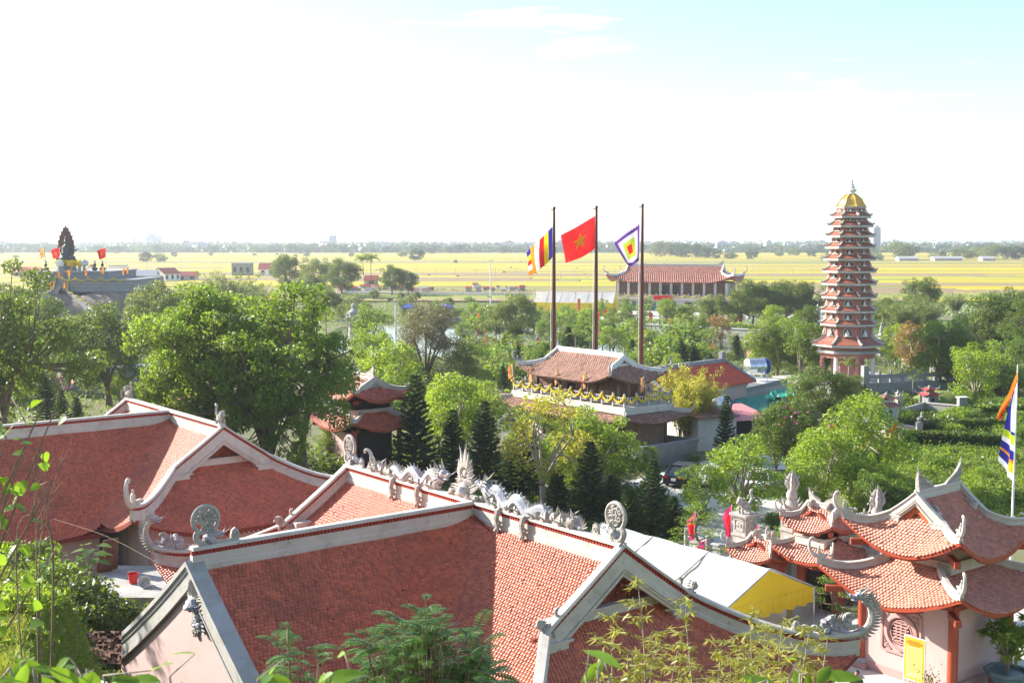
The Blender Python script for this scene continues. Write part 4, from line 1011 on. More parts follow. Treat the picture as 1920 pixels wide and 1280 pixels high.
# ------------------------------------------------------------------ three tall flagpoles
for (x, yt, D, lab) in ((1039, 392, 113, 'left'), (1118.5, 390, 115, 'middle'), (1205, 386, 117, 'right')):
    top = at_y(x, yt, D); t = thing('flagpole', {'left': 'tall dark flagpole flying the five-coloured striped flag', 'middle': 'tall dark flagpole in the middle, flying the red star flag', 'right': 'tall dark flagpole flying the square-patterned fringed flag'}[lab], 'flagpole', (top.x, D, 0), 0, 'tall flagpoles behind the boat house')
    mb = MB(); mb.lathe([(.24, 0), (.22, 6), (.17, 13), (.11, top.z)], 10); mb.build('pole', M_POLE, t, True)
    mb = MB(); mb.lathe([(.7, 0), (.7, .5), (.4, .55), (.36, .9)], 8); mb.build('base', M_STONE, t)
    mb = MB(); mb.lathe([(.14, top.z), (.17, top.z + .06), (.12, top.z + .18), (.02, top.z + .24)], 8); mb.box(-.35, 0, -.04, .04, top.z - .14, top.z - .06); mb.build('pulley_cap', M_POLE, t)
    mb = MB(); mb.tube([(-.3, 0, top.z - .1), (-.28, 0, 1.2)], .02, 4); mb.build('halyard', M_WHITE, t)
f = cloth('buddhist_flag', BUDD, at_y(1036, 425, 112.8), at_y(1036, 482, 112.8), at_y(986, 474, 112.2), at_y(992, 517, 113.4), budd_col, 18, 10, .10, 2)
prop(f, 'flag with vertical blue, yellow, red, white and orange stripes on the left flagpole', 'flag', 'big flags on the tall poles')
f = cloth('national_flag', [F_RED], at_y(1116, 405, 114.8), at_y(1115.5, 466, 114.8), at_y(1053, 441, 114.0), at_y(1060, 493, 115.2), lambda s, t: 0, 18, 12, .07, 5, star=(.5, .48, .27))
prop(f, 'big red flag with yellow star on the middle flagpole', 'flag', 'big flags on the tall poles')
f = cloth('festival_flag', FEST, at_y(1199, 422, 116.8), at_y(1198, 487, 116.8), at_y(1152, 456, 116.2), at_y(1177, 497, 117), fest_col, 22, 22, .06, 8, jag=.05)
prop(f, 'fringed flag of nested red, lime, white and purple squares on the right flagpole', 'flag', 'big flags on the tall poles')
# banner mast at the right edge
p = at_y(1908, 692, 58); t = thing('banner_mast', 'slim white mast at the right edge behind the gate pavilion', 'flagpole', (p.x, 58, 0))
mb = MB(); mb.lathe([(.07, 0), (.06, 5), (.03, p.z)], 8); mb.build('pole', M_WHITE, t, True); mb = MB(); spike(mb, (0, 0, p.z), (0, 0, 1), .25, .04, 5); mb.build('tip', M_STEEL, t)
f = cloth('festival_banner', [F_WHITE, F_BLUE, F_GREEN, F_YEL, F_ORANGE], at_y(1907, 722, 57.9), at_y(1899, 900, 57.9), at_y(1899, 735, 57.6), at_y(1872, 862, 57.7), lambda s, t: 0 if t < .5 and s < .6 else 1 if t < .52 else 2 if t < .62 else 0 if t < .70 else 1 if t < .80 else 4 if t < .84 else (3 if s < .5 else 1) if t < .93 else 0, 12, 30, .10, 3, jag=.012)
prop(f, 'long white, blue, green and yellow festival banner drooping from the mast at the right edge', 'banner')
f = cloth('pennant', [F_ORANGE, F_RED], at_y(1908, 697, 57.9), at_y(1907, 716, 57.9), at_y(1869, 784, 57.3), at_y(1873, 787, 57.3), lambda s, t: 0 if t < .6 else 1, 16, 3, .03, 6)
prop(f, 'narrow orange-red pennant streaming down-left from the mast at the right edge', 'pennant')

# ------------------------------------------------------------------ stone-boat house
bt = thing('boat_house', 'wooden two-storey house on a stone boat, brown tile roofs and yellow garland', 'house', (6.4, 98.0, 0), R(37))
def boat_house(t):
    mb = MB(); tp = [(-3.3, -9.4), (3.3, -9.4), (3.6, 0), (3.2, 9.0), (0, 11.5), (-3.2, 9.0), (-3.6, 0)]; bo = [(x * .82, y * .95) for x, y in tp]; n = len(tp)
    zt = lambda y: 1.35 + (.45 if abs(y) > 9 else 0)
    vs = [(x, y, 0) for x, y in bo] + [(x, y, zt(y)) for x, y in tp] + [(x * .93, y * .96, zt(y)) for x, y in tp] + [(x * .93, y * .96, .8) for x, y in tp]
    fs = []
    for i in range(n):
        j = (i + 1) % n; fs += [(i, j, n + j, n + i), (n + i, n + j, 2 * n + j, 2 * n + i), (2 * n + i, 2 * n + j, 3 * n + j, 3 * n + i)]
    fs.append(tuple(3 * n + i for i in range(n))); mb.add(vs, fs); mb.build('stone_hull', M_STONEG, t)
    mb = MB(); mb.box(-2.2, 2.2, -6.6, 6.6, .8, 3.9); w1 = mb.build('lower_wall', M_WOOD2, t)
    for k in range(8):
        mb = MB(); z = .95 + k * .33; mb.box(-2.23, -2.2, -6.6, 6.6, z, z + .29); mb.build('plank', M_WOOD2, w1); mb = MB(); mb.box(-2.2, 2.2, -6.63, -6.6, z, z + .29); mb.build('plank', M_WOOD2, w1)
    mb = MB(); mb.box(-.9, .9, -6.68, -6.6, .85, 3.0); d = mb.build('door', M_WOOD2, t)
    for k in range(4): mb = MB(); mb.box(-.86 + .44 * k, -.46 + .44 * k, -6.71, -6.68, .9, 2.95); mb.build('door_board', M_WOOD2, d)
    for sx in (-1, 1):
        for y in (-6.6, -3.3, 0, 3.3, 6.6):
            mb = MB(); mb.box(sx * 2.25 - .12, sx * 2.25 + .12, y - .12, y + .12, .8, 3.9); mb.build('post', M_WOOD, t)
    mb = MB(); mb.box(-2.24, -2.2, 3.6, 6.0, .9, 3.2); mb.build('white_panel', M_WHITE, t)
    # skirt roof
    rf = Roof(5.05, 5.9, 5.9, 1.3, 2.3, 3.55, .55, .015, .5, .8, p=1.6); vm = 1.3
    fr = [rf.side_frames(s, wt=.3, ex=.27, vmin=vm) for s in (-1, 1)] + [rf.end_frames(s, wt=.3, ex=.27, inset=0) for s in (-1, 1)]
    rf.deck(t, M_DECK, inset=0, nv=6, nu=20); eaves(rf, t, ('x-', 'x+', 'y-', 'y+'), M_WOOD, False, .9)
    for sx in (-1, 1):
        for sy in (-1, 1):
            cap_line(rf.hip(sy, sx, 10, .35), t, .6, False, M_CREAM, 'hip_ridge'); mb = MB(); hip_curl(mb, rf.hip(sy, sx)[-1] + Vector((0, 0, .1)), (sx, sy), .55, False); mb.build('corner_curl', M_CREAM, t, True)
    mb = MB(); mb.box(-2.62, 2.62, -7.2, 7.2, 3.9, 4.45); mb.build('deck_band', M_CREAM, t)
    # upper storey
    mb = MB(); mb.box(-1.7, 1.7, -4.7, 4.7, 4.45, 6.75); w2 = mb.build('upper_wall', M_DARK, t)
    mb = MB(); mb.box(-1.74, 1.74, -4.78, -4.7, 4.45, 6.75); pe = mb.build('end_wall', M_WOOD, t)
    for k in range(9): mb = MB(); mb.box(-1.7 + .38 * k, -1.36 + .38 * k, -4.82, -4.78, 4.55, 6.7); mb.build('wall_board', M_WOOD2 if k % 3 == 1 else M_WOOD, pe)
    for y in (-4.7, -2.9, -1.1, .7, 2.5, 4.7):
        mb = MB(); mb.box(-1.95, -1.7, y - .13, y + .13, 4.45, 6.75); mb.build('post', M_WOOD, t)
    for y0, y1, m in ((-4.5, -3.1, M_WOOD2), (-2.7, -2.0, M_WOOD), (-1.9, -1.3, M_WOOD2), (-.9, -.3, M_WOOD), (.9, 1.5, M_WOOD), (2.7, 4.5, M_WOOD)):
        mb = MB(); mb.box(-1.78, -1.7, y0, y1, 4.6, 6.4); pn = mb.build('door_panel', m, t)
        mb = MB(); mb.box(-1.82, -1.78, y0 + .08, y1 - .08, 5.5, 6.2); mb.build('lattice', M_WOOD, pn)
    mb = MB(); mb.box(-1.9, -1.72, -4.7, 4.7, 6.4, 6.75); mb.build('lintel', M_WOOD, t)
    mb = MB(); mb.box(-1.88, -1.72, -4.7, 1.0, 4.45, 4.85); mb.build('sill', M_WOOD, t)
    # railing with posts and garland
    loop = [(-2.5, -7.0), (2.5, -7.0), (2.5, 7.0), (-2.5, 7.0), (-2.5, -7.0)]
    for (x0, y0), (x1, y1) in zip(loop[:-1], loop[1:]):
        a = Vector((x0, y0, 0)); b = Vector((x1, y1, 0)); n = max(2, round((b - a).length / 1.25))
        for i in range(n):
            p = a.lerp(b, i / n); q = a.lerp(b, (i + 1) / n)
            mb = MB(); mb.box(p.x - .08, p.x + .08, p.y - .08, p.y + .08, 4.45, 5.32); mb.lathe([(.05, 5.32), (.11, 5.38), (.10, 5.48), (.03, 5.55)], 8, (p.x, p.y)); mb.build('railing_post', M_GREY, t)
            mb = MB(); dd = (q - p).normalized(); sd = Vector((dd.y, -dd.x, 0)) * .04
            for z in (4.65, 5.15): mb.sweep([p + Vector((0, 0, z)), q + Vector((0, 0, z))], [(-.035, 0), (.035, 0), (.035, .08), (-.035, .08)])
            for k in range(5):
                r_ = p.lerp(q, (k + .5) / 5); mb.box(r_.x - .03, r_.x + .03, r_.y - .03, r_.y + .03, 4.72, 5.16)
            mb.build('railing', M_GREY, t)
    rf2 = Roof(8.0, 4.2, 4.2, 1.35, 1.75, 3.05, .66, .02, .75, 1.0, p=1.6)
    fr += [rf2.side_frames(s, wt=.26, ex=.22) for s in (-1, 1)] + [rf2.end_frames(s, wt=.26, ex=.22, inset=.3) for s in (-1, 1)]
    o = link('roof_tiles', tile_mesh('roof_tiles', cat_frames(fr), .27, .24, seed=4), t, M_TILEBR); prop(o, kind='stuff')
    rf2.deck(t, M_DECK, inset=.3, nv=8, nu=20); eaves(rf2, t, ('x-', 'x+', 'y-', 'y+'), M_WOOD, True, .8)
    cap_line([(0, -4.2, 8.0), (0, 4.2, 8.0)], t, .7, False, M_STONEW)
    for sy in (-1, 1):
        gable_end(rf2, sy, t, .3, M_STONEW, M_WOOD2, False, .6, .26)
        mb = MB(); mb.M = trm(0, sy * 4.1, 8.25); spike(mb, (0, 0, 0), (0, sy * .3, 1), .6, .12, 5, .3, (0, -sy, 0)); spike(mb, (0, -sy * .2, 0), (0, -sy * .2, 1), .35, .1, 5); mb.build('ridge_finial', M_STONE, t)
        for sx in (-1, 1): mb = MB(); hip_curl(mb, rf2.hip(sy, sx)[-1] + Vector((0, 0, .15)), (sx, sy), .75); mb.build('corner_curl', M_STONE, t, True)
boat_house(bt)
# garland on the railing (hung on it: a thing of its own)
gl = thing('garland', 'yellow cloth garland swagged along the boat house railing', 'garland', (6.4, 98.0, 0), R(37))
def swags(path, parent, n, z, drop, r=.10, m=M_YEL):
    P = [Vector(p) for p in path]
    for a, b in zip(P[:-1], P[1:]):
        k = max(1, round((b - a).length / n))
        for i in range(k):
            p = a.lerp(b, i / k); q = a.lerp(b, (i + 1) / k)
            mb = MB(); mb.tube([p.lerp(q, t_) + Vector((0, 0, z - drop * 4 * t_ * (1 - t_))) for t_ in [j / 8 for j in range(9)]], [r * .7, r * 1.0, r * 1.1, r * 1.15, r * 1.2, r * 1.15, r * 1.1, r, r * .7], 6); mb.build('swag', m, parent, True)
            mb = MB(); mb.ball(p + Vector((0, 0, z + r * .3)), (r * 1.9, r * 1.9, r * 1.7), 8, 5, .2, i); mb.build('rosette', m, parent)
swags([(-2.62, 7.1, 0), (-2.62, -7.12, 0), (2.62, -7.12, 0)], gl, 1.28, 5.25, .42, .075)
# small striped flags leaning on the railing
def small_flag(phrase, cat, base, hgt, w, h, mats, colf, lean=0.0, group=None, polem=M_BARKP, seed=0, name='small_flag'):
    b = Vector(base); t = thing(name, None, None, b); later(t, phrase, cat, group)
    top = Vector((lean * hgt, 0, hgt)); mb = MB(); mb.tube([(0, 0, 0), top], [.04, .025], 5); mb.build('pole', polem, t)
    rg = random.Random(seed); dx = rg.choice((-1, -1, 1)) * w * rg.uniform(.25, .6); q = top * .98
    cloth('cloth', mats, q, q - Vector((0, 0, h)), q + Vector((dx, rg.uniform(-.2, .2) * w, -h * .25)), q + Vector((dx * .9, rg.uniform(-.2, .2) * w, -h * 1.25)), colf, 8, 8, .12, seed, t)
    return t
Mb = Matrix.Translation(Vector((6.4, 98.0, 0))) @ Matrix.Rotation(R(37), 4, 'Z')
for i, (x, y) in enumerate([(-2.7, 6.6), (-2.7, 3.9), (-2.7, .6), (-2.7, -3.0), (-.4, -7.2), (2.6, -3.5)]):
    small_flag('small striped flag on the boat house railing', 'flag', Mb @ Vector((x, y, 5.1)), 1.75, .9, 1.1, BUDD, budd_col, -.1, 'striped flags on the boat house', seed=i)

# ------------------------------------------------------------------ octagonal pagoda
PD = 140.0; pc = at_y(1590, 640, PD); PZ = 1.1
pg = thing('pagoda', 'eleven-storey octagonal brick-red pagoda with golden dome', 'pagoda', (pc.x, PD, 0), R(27.5))
def zpx(y): return CAM_H - (y - 452) * PD / FPX
def octo(r, z, rot=R(22.5)): return [(r * math.cos(rot + k * math.pi / 4), r * math.sin(rot + k * math.pi / 4), z) for k in range(8)]
eaves_px = [647, 609, 584, 558, 533.5, 510.5, 488, 466, 445.5, 426.5, 409.5]
rads = [4.35, 3.42, 3.38, 3.35, 3.32, 3.26, 3.18, 3.05, 2.9, 2.74, 2.45]
body = [2.8, 2.66, 2.58, 2.50, 2.42, 2.34, 2.25, 2.13, 1.99, 1.84, 1.67]
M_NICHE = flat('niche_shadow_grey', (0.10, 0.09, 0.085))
_stat = None
def pag_statue():
    mb = MB(); mb.lathe([(.30, 0), (.34, .08), (.26, .14)], 10); mb.lathe([(.26, .14), (.27, .24), (.17, .36), (.16, .52), (.10, .6), (.05, .62)], 10); mb.ball((0, 0, .72), (.10, .1, .13), 8, 6)
    for s in (-1, 1): mb.tube([(s * .16, 0, .52), (s * .2, .08, .36), (s * .05, .2, .32)], [.07, .06, .05], 6)
    return mb.mesh('statue', M_STONEW, True)
STAT = pag_statue()
for i in range(11):
    ze = zpx(eaves_px[i]); rb = body[i]; rr = rads[i]; rise = (.95 if i == 0 else .52); zt = ze + .22 + rise
    ztop = (zpx(eaves_px[i + 1]) + .05) if i < 10 else zpx(390)
    nb = body[i]
    mb = MB()                     # tiled roof: two rings per face, corner flare
    a = octo(rr * .995, ze + .22); m_ = octo((rr * .45 + nb * .55), ze + .22 + rise * .42); b = octo(nb + .02, zt)
    a = [(x, y, z + .05) for x, y, z in a]
    mb.add(a + m_ + b, [f for k in range(8) for f in ((k, (k + 1) % 8, 8 + (k + 1) % 8, 8 + k), (8 + k, 8 + (k + 1) % 8, 16 + (k + 1) % 8, 16 + k))]); rfo = mb.build('roof', M_TILE2, pg)
    mb = MB(); o1 = octo(rr, ze); o2 = octo(rr, ze + .22); i1 = octo(nb, ze + .02); i2 = octo(rr * .93, ze + .24)
    mb.add(o1 + o2 + i1 + i2, [f for k in range(8) for f in ((k, (k + 1) % 8, 8 + (k + 1) % 8, 8 + k), (16 + k, 16 + (k + 1) % 8, (k + 1) % 8, k), (8 + k, 8 + (k + 1) % 8, 24 + (k + 1) % 8, 24 + k))]); mb.build('eave_slab', M_CREAM, rfo)
    for k in range(8):
        an = R(22.5) + k * math.pi / 4; c_, s_ = math.cos(an), math.sin(an); q = lambda r, z: (r * c_, r * s_, z)
        mb = MB(); mb.tube([q(nb, zt + .05), q(rr * .45 + nb * .55, ze + .3 + rise * .42), q(rr * .97, ze + .34), q(rr + .16, ze + .48)], [.12, .12, .13, .07], 6); mb.build('corner_ridge', M_CREAM, rfo)
    mb = MB(); bo = octo(nb, zt - .02); bt_ = octo(nb * .985, ztop); mb.add(bo + bt_, [(k, (k + 1) % 8, 8 + (k + 1) % 8, 8 + k) for k in range(8)]); st = mb.build('storey_wall', M_BRICK, pg)
    hs = ztop - zt
    for k in range(8):
        an = k * math.pi / 4; ap = nb * math.cos(math.pi / 8)
        if math.cos(an + R(27.5) + R(105.6)) < -.2: continue
        Mx = Matrix.Rotation(an, 4, 'Z') @ trm(ap, 0, zt + .04); w = min(.42, nb * .2); h_ = hs * .80
        arc = [(-w, 0), (w, 0), (w, h_ * .6)] + [(w * math.cos(R(x)), h_ * .6 + h_ * .35 * math.sin(R(x))) for x in range(15, 180, 15)] + [(-w, h_ * .6)]
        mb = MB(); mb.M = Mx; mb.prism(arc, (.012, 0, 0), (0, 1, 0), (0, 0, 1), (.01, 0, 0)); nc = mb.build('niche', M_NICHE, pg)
        mb = MB(); mb.M = Mx; mb.tube([(.04, x, z) for x, z in arc[2:] + arc[:1]], .045, 5); mb.box(.0, .25, -w - .1, w + .1, -.06, .02); mb.build('niche_frame', M_CREAM, nc)
        o = link('statue', STAT, nc); o.matrix_local = Mx @ trm(.14, 0, .0) @ Matrix.Diagonal((h_ * .95, h_ * .95, h_ * .95, 1)) @ Matrix.Rotation(R(-90), 4, 'Z')
        for sy in (-1, 1):
            mb = MB(); mb.M = Mx; xx = sy * (nb * math.sin(math.pi / 8) - .12); mb.box(.0, .05, xx - .09, xx + .09, 0, hs - .05); mb.build('pilaster', M_BRICK, st)
z0 = zpx(390); z1 = zpx(365.5)
mb = MB(); mb.add(octo(1.82, z0 - .05) + octo(1.87, z0 + .12), [(k, (k + 1) % 8, 8 + (k + 1) % 8, 8 + k) for k in range(8)] + [tuple(range(7, -1, -1))]); mb.build('dome_cornice', M_CREAM, pg)
prof = [(1.78, z0 + .12), (1.58, z0 + .32), (1.42, z0 + .62), (1.2, z0 + .98), (.86, z0 + 1.28), (.46, z1)]
mb = MB(); vs = [p for r_, z in prof for p in octo(r_, z)]; mb.add(vs, [(q * 8 + k, q * 8 + (k + 1) % 8, (q + 1) * 8 + (k + 1) % 8, (q + 1) * 8 + k) for q in range(len(prof) - 1) for k in range(8)]); dm = mb.build('dome', M_GOLD, pg)
for k in range(8):
    an = R(22.5) + k * math.pi / 4; mb = MB(); mb.tube([(r_ * math.cos(an) * 1.01, r_ * math.sin(an) * 1.01, z + .02) for r_, z in prof], [.07] * 6, 5); mb.build('dome_rib', M_GOLD, dm)
mb = MB(); zf = z1; mb.lathe([(.5, zf), (.55, zf + .1), (.32, zf + .2), (.62, zf + .42), (.60, zf + .55), (.34, zf + .7), (.44, zf + .85), (.26, zf + 1.0), (.30, zf + 1.1), (.14, zf + 1.3), (.17, zf + 1.4), (.07, zf + 1.7), (.02, zf + 2.25)], 12); mb.build('finial', M_STONEW, pg, True)
mb = MB(); mb.tube([(1.75, 0, z0), (1.75, 0, z0 + 2.0)], .035, 5); mb.build('lightning_rod', M_STEEL, pg)
# open ground storey
zb = zpx(647)
mb = MB(); mb.add(octo(3.3, zb - 1.35) + octo(3.35, zb + .02), [(k, (k + 1) % 8, 8 + (k + 1) % 8, 8 + k) for k in range(8)]); mb.build('ground_cornice', M_BRICK, pg)
mb = MB(); mb.add(octo(3.9, zb - .75) + octo(3.75, zb - .5) + octo(3.0, zb - .3), [f for k in range(8) for f in ((k, (k + 1) % 8, 8 + (k + 1) % 8, 8 + k), (8 + k, 8 + (k + 1) % 8, 16 + (k + 1) % 8, 16 + k))]); mb.build('ground_band', M_STONE, pg)
mb = MB(); mb.lathe([(2.0, PZ), (2.0, zb)], 8, (0, 0), R(22.5)); mb.build('core_wall', M_BRICK, pg)
for k, p in enumerate(octo(3.1, 0)):
    mb = MB(); mb.lathe([(.34, PZ), (.34, PZ + .3), (.26, PZ + .34), (.24, zb - 1.3)], 8, p[:2]); mb.build('column', M_BRICK if k % 2 else M_STONEW, pg)
mb = MB(); mb.box(-6.2, 7.5, -6.0, 6.0, 0, PZ); mb.build('platform', M_STONE, pg)
# stone balustrade round the platform
bl = thing('balustrade', 'grey stone balustrade on the right of the pagoda base', 'balustrade', (pc.x, PD, 0), R(14))
def balustrade(t, path, z0, h, m, step=1.6):
    P = [Vector((x, y, z0)) for x, y in path]
    for a, b in zip(P[:-1], P[1:]):
        n = max(1, round((b - a).length / step))
        for i in range(n + 1):
            p = a.lerp(b, i / n); mb = MB(); mb.box(p.x - .13, p.x + .13, p.y - .13, p.y + .13, z0, z0 + h); mb.lathe([(.16, z0 + h), (.16, z0 + h + .06), (.08, z0 + h + .1), (.12, z0 + h + .22), (.03, z0 + h + .36)], 8, (p.x, p.y)); mb.build('post', m, t)
            if i < n:
                q = a.lerp(b, (i + 1) / n); mb = MB(); mb.sweep([p, q], [(-.06, .08), (.06, .08), (.06, h * .55), (-.06, h * .55)]); mb.build('panel', m, t); mb = MB(); mb.sweep([p, q], [(-.09, h * .75), (.09, h * .75), (.09, h * .92), (-.09, h * .92)]); mb.build('rail', m, t)
balustrade(bl, [(-1.2, -6.6), (10.5, -6.4), (10.5, -1)], .0, 1.35 + PZ, M_STONEG, 1.5)
for x, y in ((-1.6, -6.6), (11.0, -6.4)): mb = MB(); mb.box(x - .3, x + .3, y - .35, y + .35, 0, 3.3); mb.build('end_pier', M_STONEG, bl)
# stone lamps with statues flanking the pagoda
def stone_stele(label, px_, py_, ytop, m=M_STONEG, wpx=12):
    c = at_z(px_, py_, 0); D = c.y; h = at_y(px_, ytop, D).z; w = wpx * D / FPX; t = thing('stone_stele', label, 'stele', (c.x, c.y, 0), R(20))
    mb = MB(); mb.box(-w * .75, w * .75, -w * .75, w * .75, 0, h * .12); mb.box(-w * .5, w * .5, -w * .5, w * .5, h * .12, h * .58); mb.build('pedestal', m, t)
    mb = MB(); mb.box(-w * .65, w * .65, -w * .65, w * .65, h * .58, h * .62); mb.taper(0, 0, h * .62, h * .68, w * .9, w * .9, w * .7, w * .7); mb.build('cap', m, t)
    mb = MB(); mb.lathe([(w * .36, h * .68), (w * .42, h * .75), (w * .30, h * .86), (w * .2, h * .9)], 9); mb.ball((0, 0, h * .95), (w * .2, w * .2, h * .055), 8, 6); mb.build('figure', m, t, True)
    return t
stone_stele('grey stone stele with a figure on top, right of the pagoda base', 1652, 668, 604)
stone_stele('grey stone stele left of the pagoda above the trees', 1492, 640, 585, M_STONEG, 9)
stone_stele('pale stone stele tight against the left side of the pagoda', 1532, 650, 570, M_STONE, 12)

# ------------------------------------------------------------------ long red-roofed hall in the distance
hd = 300.0; hc = at_y(1258, 560, hd)
lh = thing('long_hall', 'long red-roofed hall on a raised terrace behind the flagpoles', 'temple', (hc.x + 1.0, hd, 0), R(67), None, (.93, .93, .95))
def long_hall(t):
    T0 = 3.0
    mb = MB(); mb.box(-8.2, 8.2, -17.5, 17.5, 0, T0); mb.build('terrace', M_STONE, t)
    mb = MB(); mb.box(-8.5, 8.5, -17.8, 17.8, T0, T0 + .35); mb.build('terrace_band', M_CREAM, t)
    for y in (-12, -6.5, -1, 4.5, 10): mb = MB(); mb.box(-8.26, -8.2, y - 1.5, y + 1.5, .3, 2.5); dd = mb.build('doorway', M_DARK, t); mb = MB(); mb.box(-8.31, -8.26, y - 1.4, y - .1, .3, 2.4); mb.build('shutter', flat('green_shutter%d' % int(y), (.05, .14, .13)), dd)
    mb = MB(); mb.box(-5.0, 5.0, -15, 15, T0, T0 + 4.6); mb.build('wall', M_WOOD, t)
    for y in np.linspace(-14.8, 14.8, 11):
        mb = MB(); mb.box(-5.5, -5.0, y - .75, y - .1, T0, T0 + 4.4); mb.box(-5.5, -5.0, y + .25, y + .9, T0, T0 + 4.4) if False else None; mb.build('pier', M_CREAM, t)
    for y in np.linspace(-13.3, 13.3, 10): mb = MB(); mb.box(-5.08, -5.0, y - .7, y + .7, T0 + .1, T0 + 3.6); mb.build('door_leaf', M_DARK if abs(y) < 4 else M_WOOD, t)
    for x in (-4.6, -2.2, 1.0, 4.0): mb = MB(); mb.box(x - .4, x + .4, -15.5, -15, T0, T0 + 4.4); mb.build('pier', M_CREAM, t)
    balustrade(t, [(-8.1, 17.4), (-8.1, -17.4), (8.1, -17.4)], T0 + .35, 1.0, M_STONE, 2.9)
    rf = Roof(T0 + 8.6, 13.2, 13.2, 2.6, 4.2, 6.8, .74, .022, 1.9, 2.5, p=1.7)
    fr = [rf.side_frames(-1, wt=.6, ex=.5), rf.end_frames(-1, wt=.6, ex=.5)]
    o = link('roof_tiles', tile_mesh('roof_tiles', cat_frames(fr), .6, .5, 2), t, M_TILE2); prop(o, kind='stuff')
    rf.deck(t, M_TILE2, nv=6, nu=20); eaves(rf, t, ('x-', 'y-', 'y+'), M_REDW, False, 1.2)
    cap_line([(0, -13.2, T0 + 8.6), (0, 13.2, T0 + 8.6)], t, 1.2, False, M_CREAM)
    for sy in (-1, 1):
        gable_end(rf, sy, t, .5, M_STONEW, M_STONE, False, 1.1, .5)
        mb = MB(); mb.M = trm(0, sy * 13, T0 + 9.0) @ rotm('Z', R(90)); wing_finial(mb, 1.2, sy); mb.build('ridge_finial', M_STONE, t)
        for sx in (-1, 1): mb = MB(); hip_curl(mb, rf.hip(sy, sx)[-1] + Vector((0, 0, .3)), (sx, sy), 1.5, False); mb.build('corner_curl', M_STONE, t, True)
long_hall(lh)
gl2 = thing('garland', 'thin yellow garland along the terrace railing of the long distant hall', 'garland', (hc.x, hd, 0), R(67)); swags([(-8.3, 17.2, 0), (-8.3, -17.2, 0)], gl2, 2.9, 4.1, .5, .09)
p = at_y(1243, 558, hd - 8.5); mb = MB(); mb.box(-2.4, 2.4, -.05, .05, -.55, .55); o = mb.build('red_banner', F_RED); o.location = p; o.rotation_euler = (0, 0, R(-23)); prop(o, 'red horizontal cloth banner on the terrace front of the long hall', 'banner')
# ------------------------------------------------------------------ marquees
def marquee(label, ridge_a, ridge_b, hw, zr, ze, front=True, valance=.7):
    """white gable tent; yellow lining at the b end"""
    a = Vector((ridge_a[0], ridge_a[1], 0)); b = Vector((ridge_b[0], ridge_b[1], 0)); t = thing('marquee', label, 'tent', a.lerp(b, .5)); d = (b - a); Ln = d.length; t.rotation_euler = (0, 0, math.atan2(d.y, d.x))
    h = Ln / 2; n = 14
    for sg in (-1, 1):
        vs = []; 
        for i in range(n + 1):
            for j in range(7):
                x = -h + Ln * i / n; f_ = j / 6; sag = -.10 * math.sin(math.pi * ((i * 3 / n) % 1.0)) * f_ - .09 * math.sin(math.pi * f_) * (1 + .9 * math.sin(i * 2.1)) + .03 * math.sin(i * 4.3 + j * 2.7)
                vs.append((x, sg * hw * f_, zr + (ze - zr) * f_ + sag))
        mb = MB(); mb.add(vs, [(i * 7 + j, i * 7 + j + 1, (i + 1) * 7 + j + 1, (i + 1) * 7 + j) for i in range(n) for j in range(6)]); o = mb.build('roof_sheet', M_TARP, t, True)
    for xx in (h - .03, -h + .03): mb = MB(); mb.add([(xx, -hw * .97, ze), (xx, hw * .97, ze), (xx, 0, zr - .08)], [(0, 1, 2)]); mb.build('gable_cloth', M_YEL, t)
    mb = MB(); mb.add([(h - .3, -hw * .96, ze - .04), (h - .3, hw * .96, ze - .04), (-h + .3, hw * .96, ze - .04), (-h + .3, -hw * .96, ze - .04)], [(0, 1, 2, 3)]); mb.build('ceiling_cloth', M_YEL, t)
    for (x0, y0, x1, y1) in ((h, -hw, h, hw), (-h, -hw, -h, hw), (-h, -hw, h, -hw), (-h, hw, h, hw)):
        n2 = int(math.hypot(x1 - x0, y1 - y0) / .12); vs = []
        for i in range(n2 + 1):
            f_ = i / n2; off = .05 * math.sin(i * 1.9)
            x = x0 + (x1 - x0) * f_; y = y0 + (y1 - y0) * f_; nx, ny = (1, 0) if x0 == x1 else (0, 1)
            vs += [(x + nx * .02, y + ny * .02, ze + .02), (x + nx * off, y + ny * off, ze - valance - .06 * math.sin(i * .9))]
        mb = MB(); mb.add(vs, [(2 * i, 2 * i + 1, 2 * i + 3, 2 * i + 2) for i in range(n2)]); mb.build('valance', M_YEL, t, True)
    k = max(2, round(Ln / 3.2))
    for i in range(k + 1):
        x = -h + .02 + (Ln - .04) * i / k; mb = MB(); mb.tube([(x, -hw, ze - .02), (x, -hw * .5, (ze + zr) / 2 - .05), (x, 0, zr), (x, hw * .5, (ze + zr) / 2 - .05), (x, hw, ze - .02)], .035, 5); mb.build('seam', M_GREY, t)
    for i in range(k + 1):
        for sg in (-1, 1): x = -h + Ln * i / k; mb = MB(); mb.tube([(x, sg * hw, ze), (x, sg * (hw + 1.1), 0)], .012, 4); mb.build('guy_rope', M_GREY, t)
    for i in range(k + 1):
        for sg in (-1, 1): mb = MB(); x = -h + Ln * i / k; mb.tube([(x, sg * hw, 0), (x, sg * hw, ze)], .035, 6); mb.build('pole', M_STEEL, t)
    mb = MB(); mb.tube([(h, -hw, ze), (h, 0, zr), (h, hw, ze)], .03, 5); mb.build('front_frame', M_STEEL, t)
    return t
pe = Vector((10.9, 49.4, 0)); marquee('white marquee with yellow lining between the dragon roof and the gate', pe + Vector((-.616, .788, 0)) * 10.5, pe, 2.95, 3.45, 2.15)
pa = at_z(1016, 582, 0); pb = at_z(1150, 578, 0)
D2 = 282; marquee('distant white marquee with yellow skirts left of the long red-roofed hall', (at_y(1005, 560, D2).x, D2 + 1), (at_y(1152, 560, D2).x, D2 - 3), 4.6, 5.3, 3.0, True, 2.4)
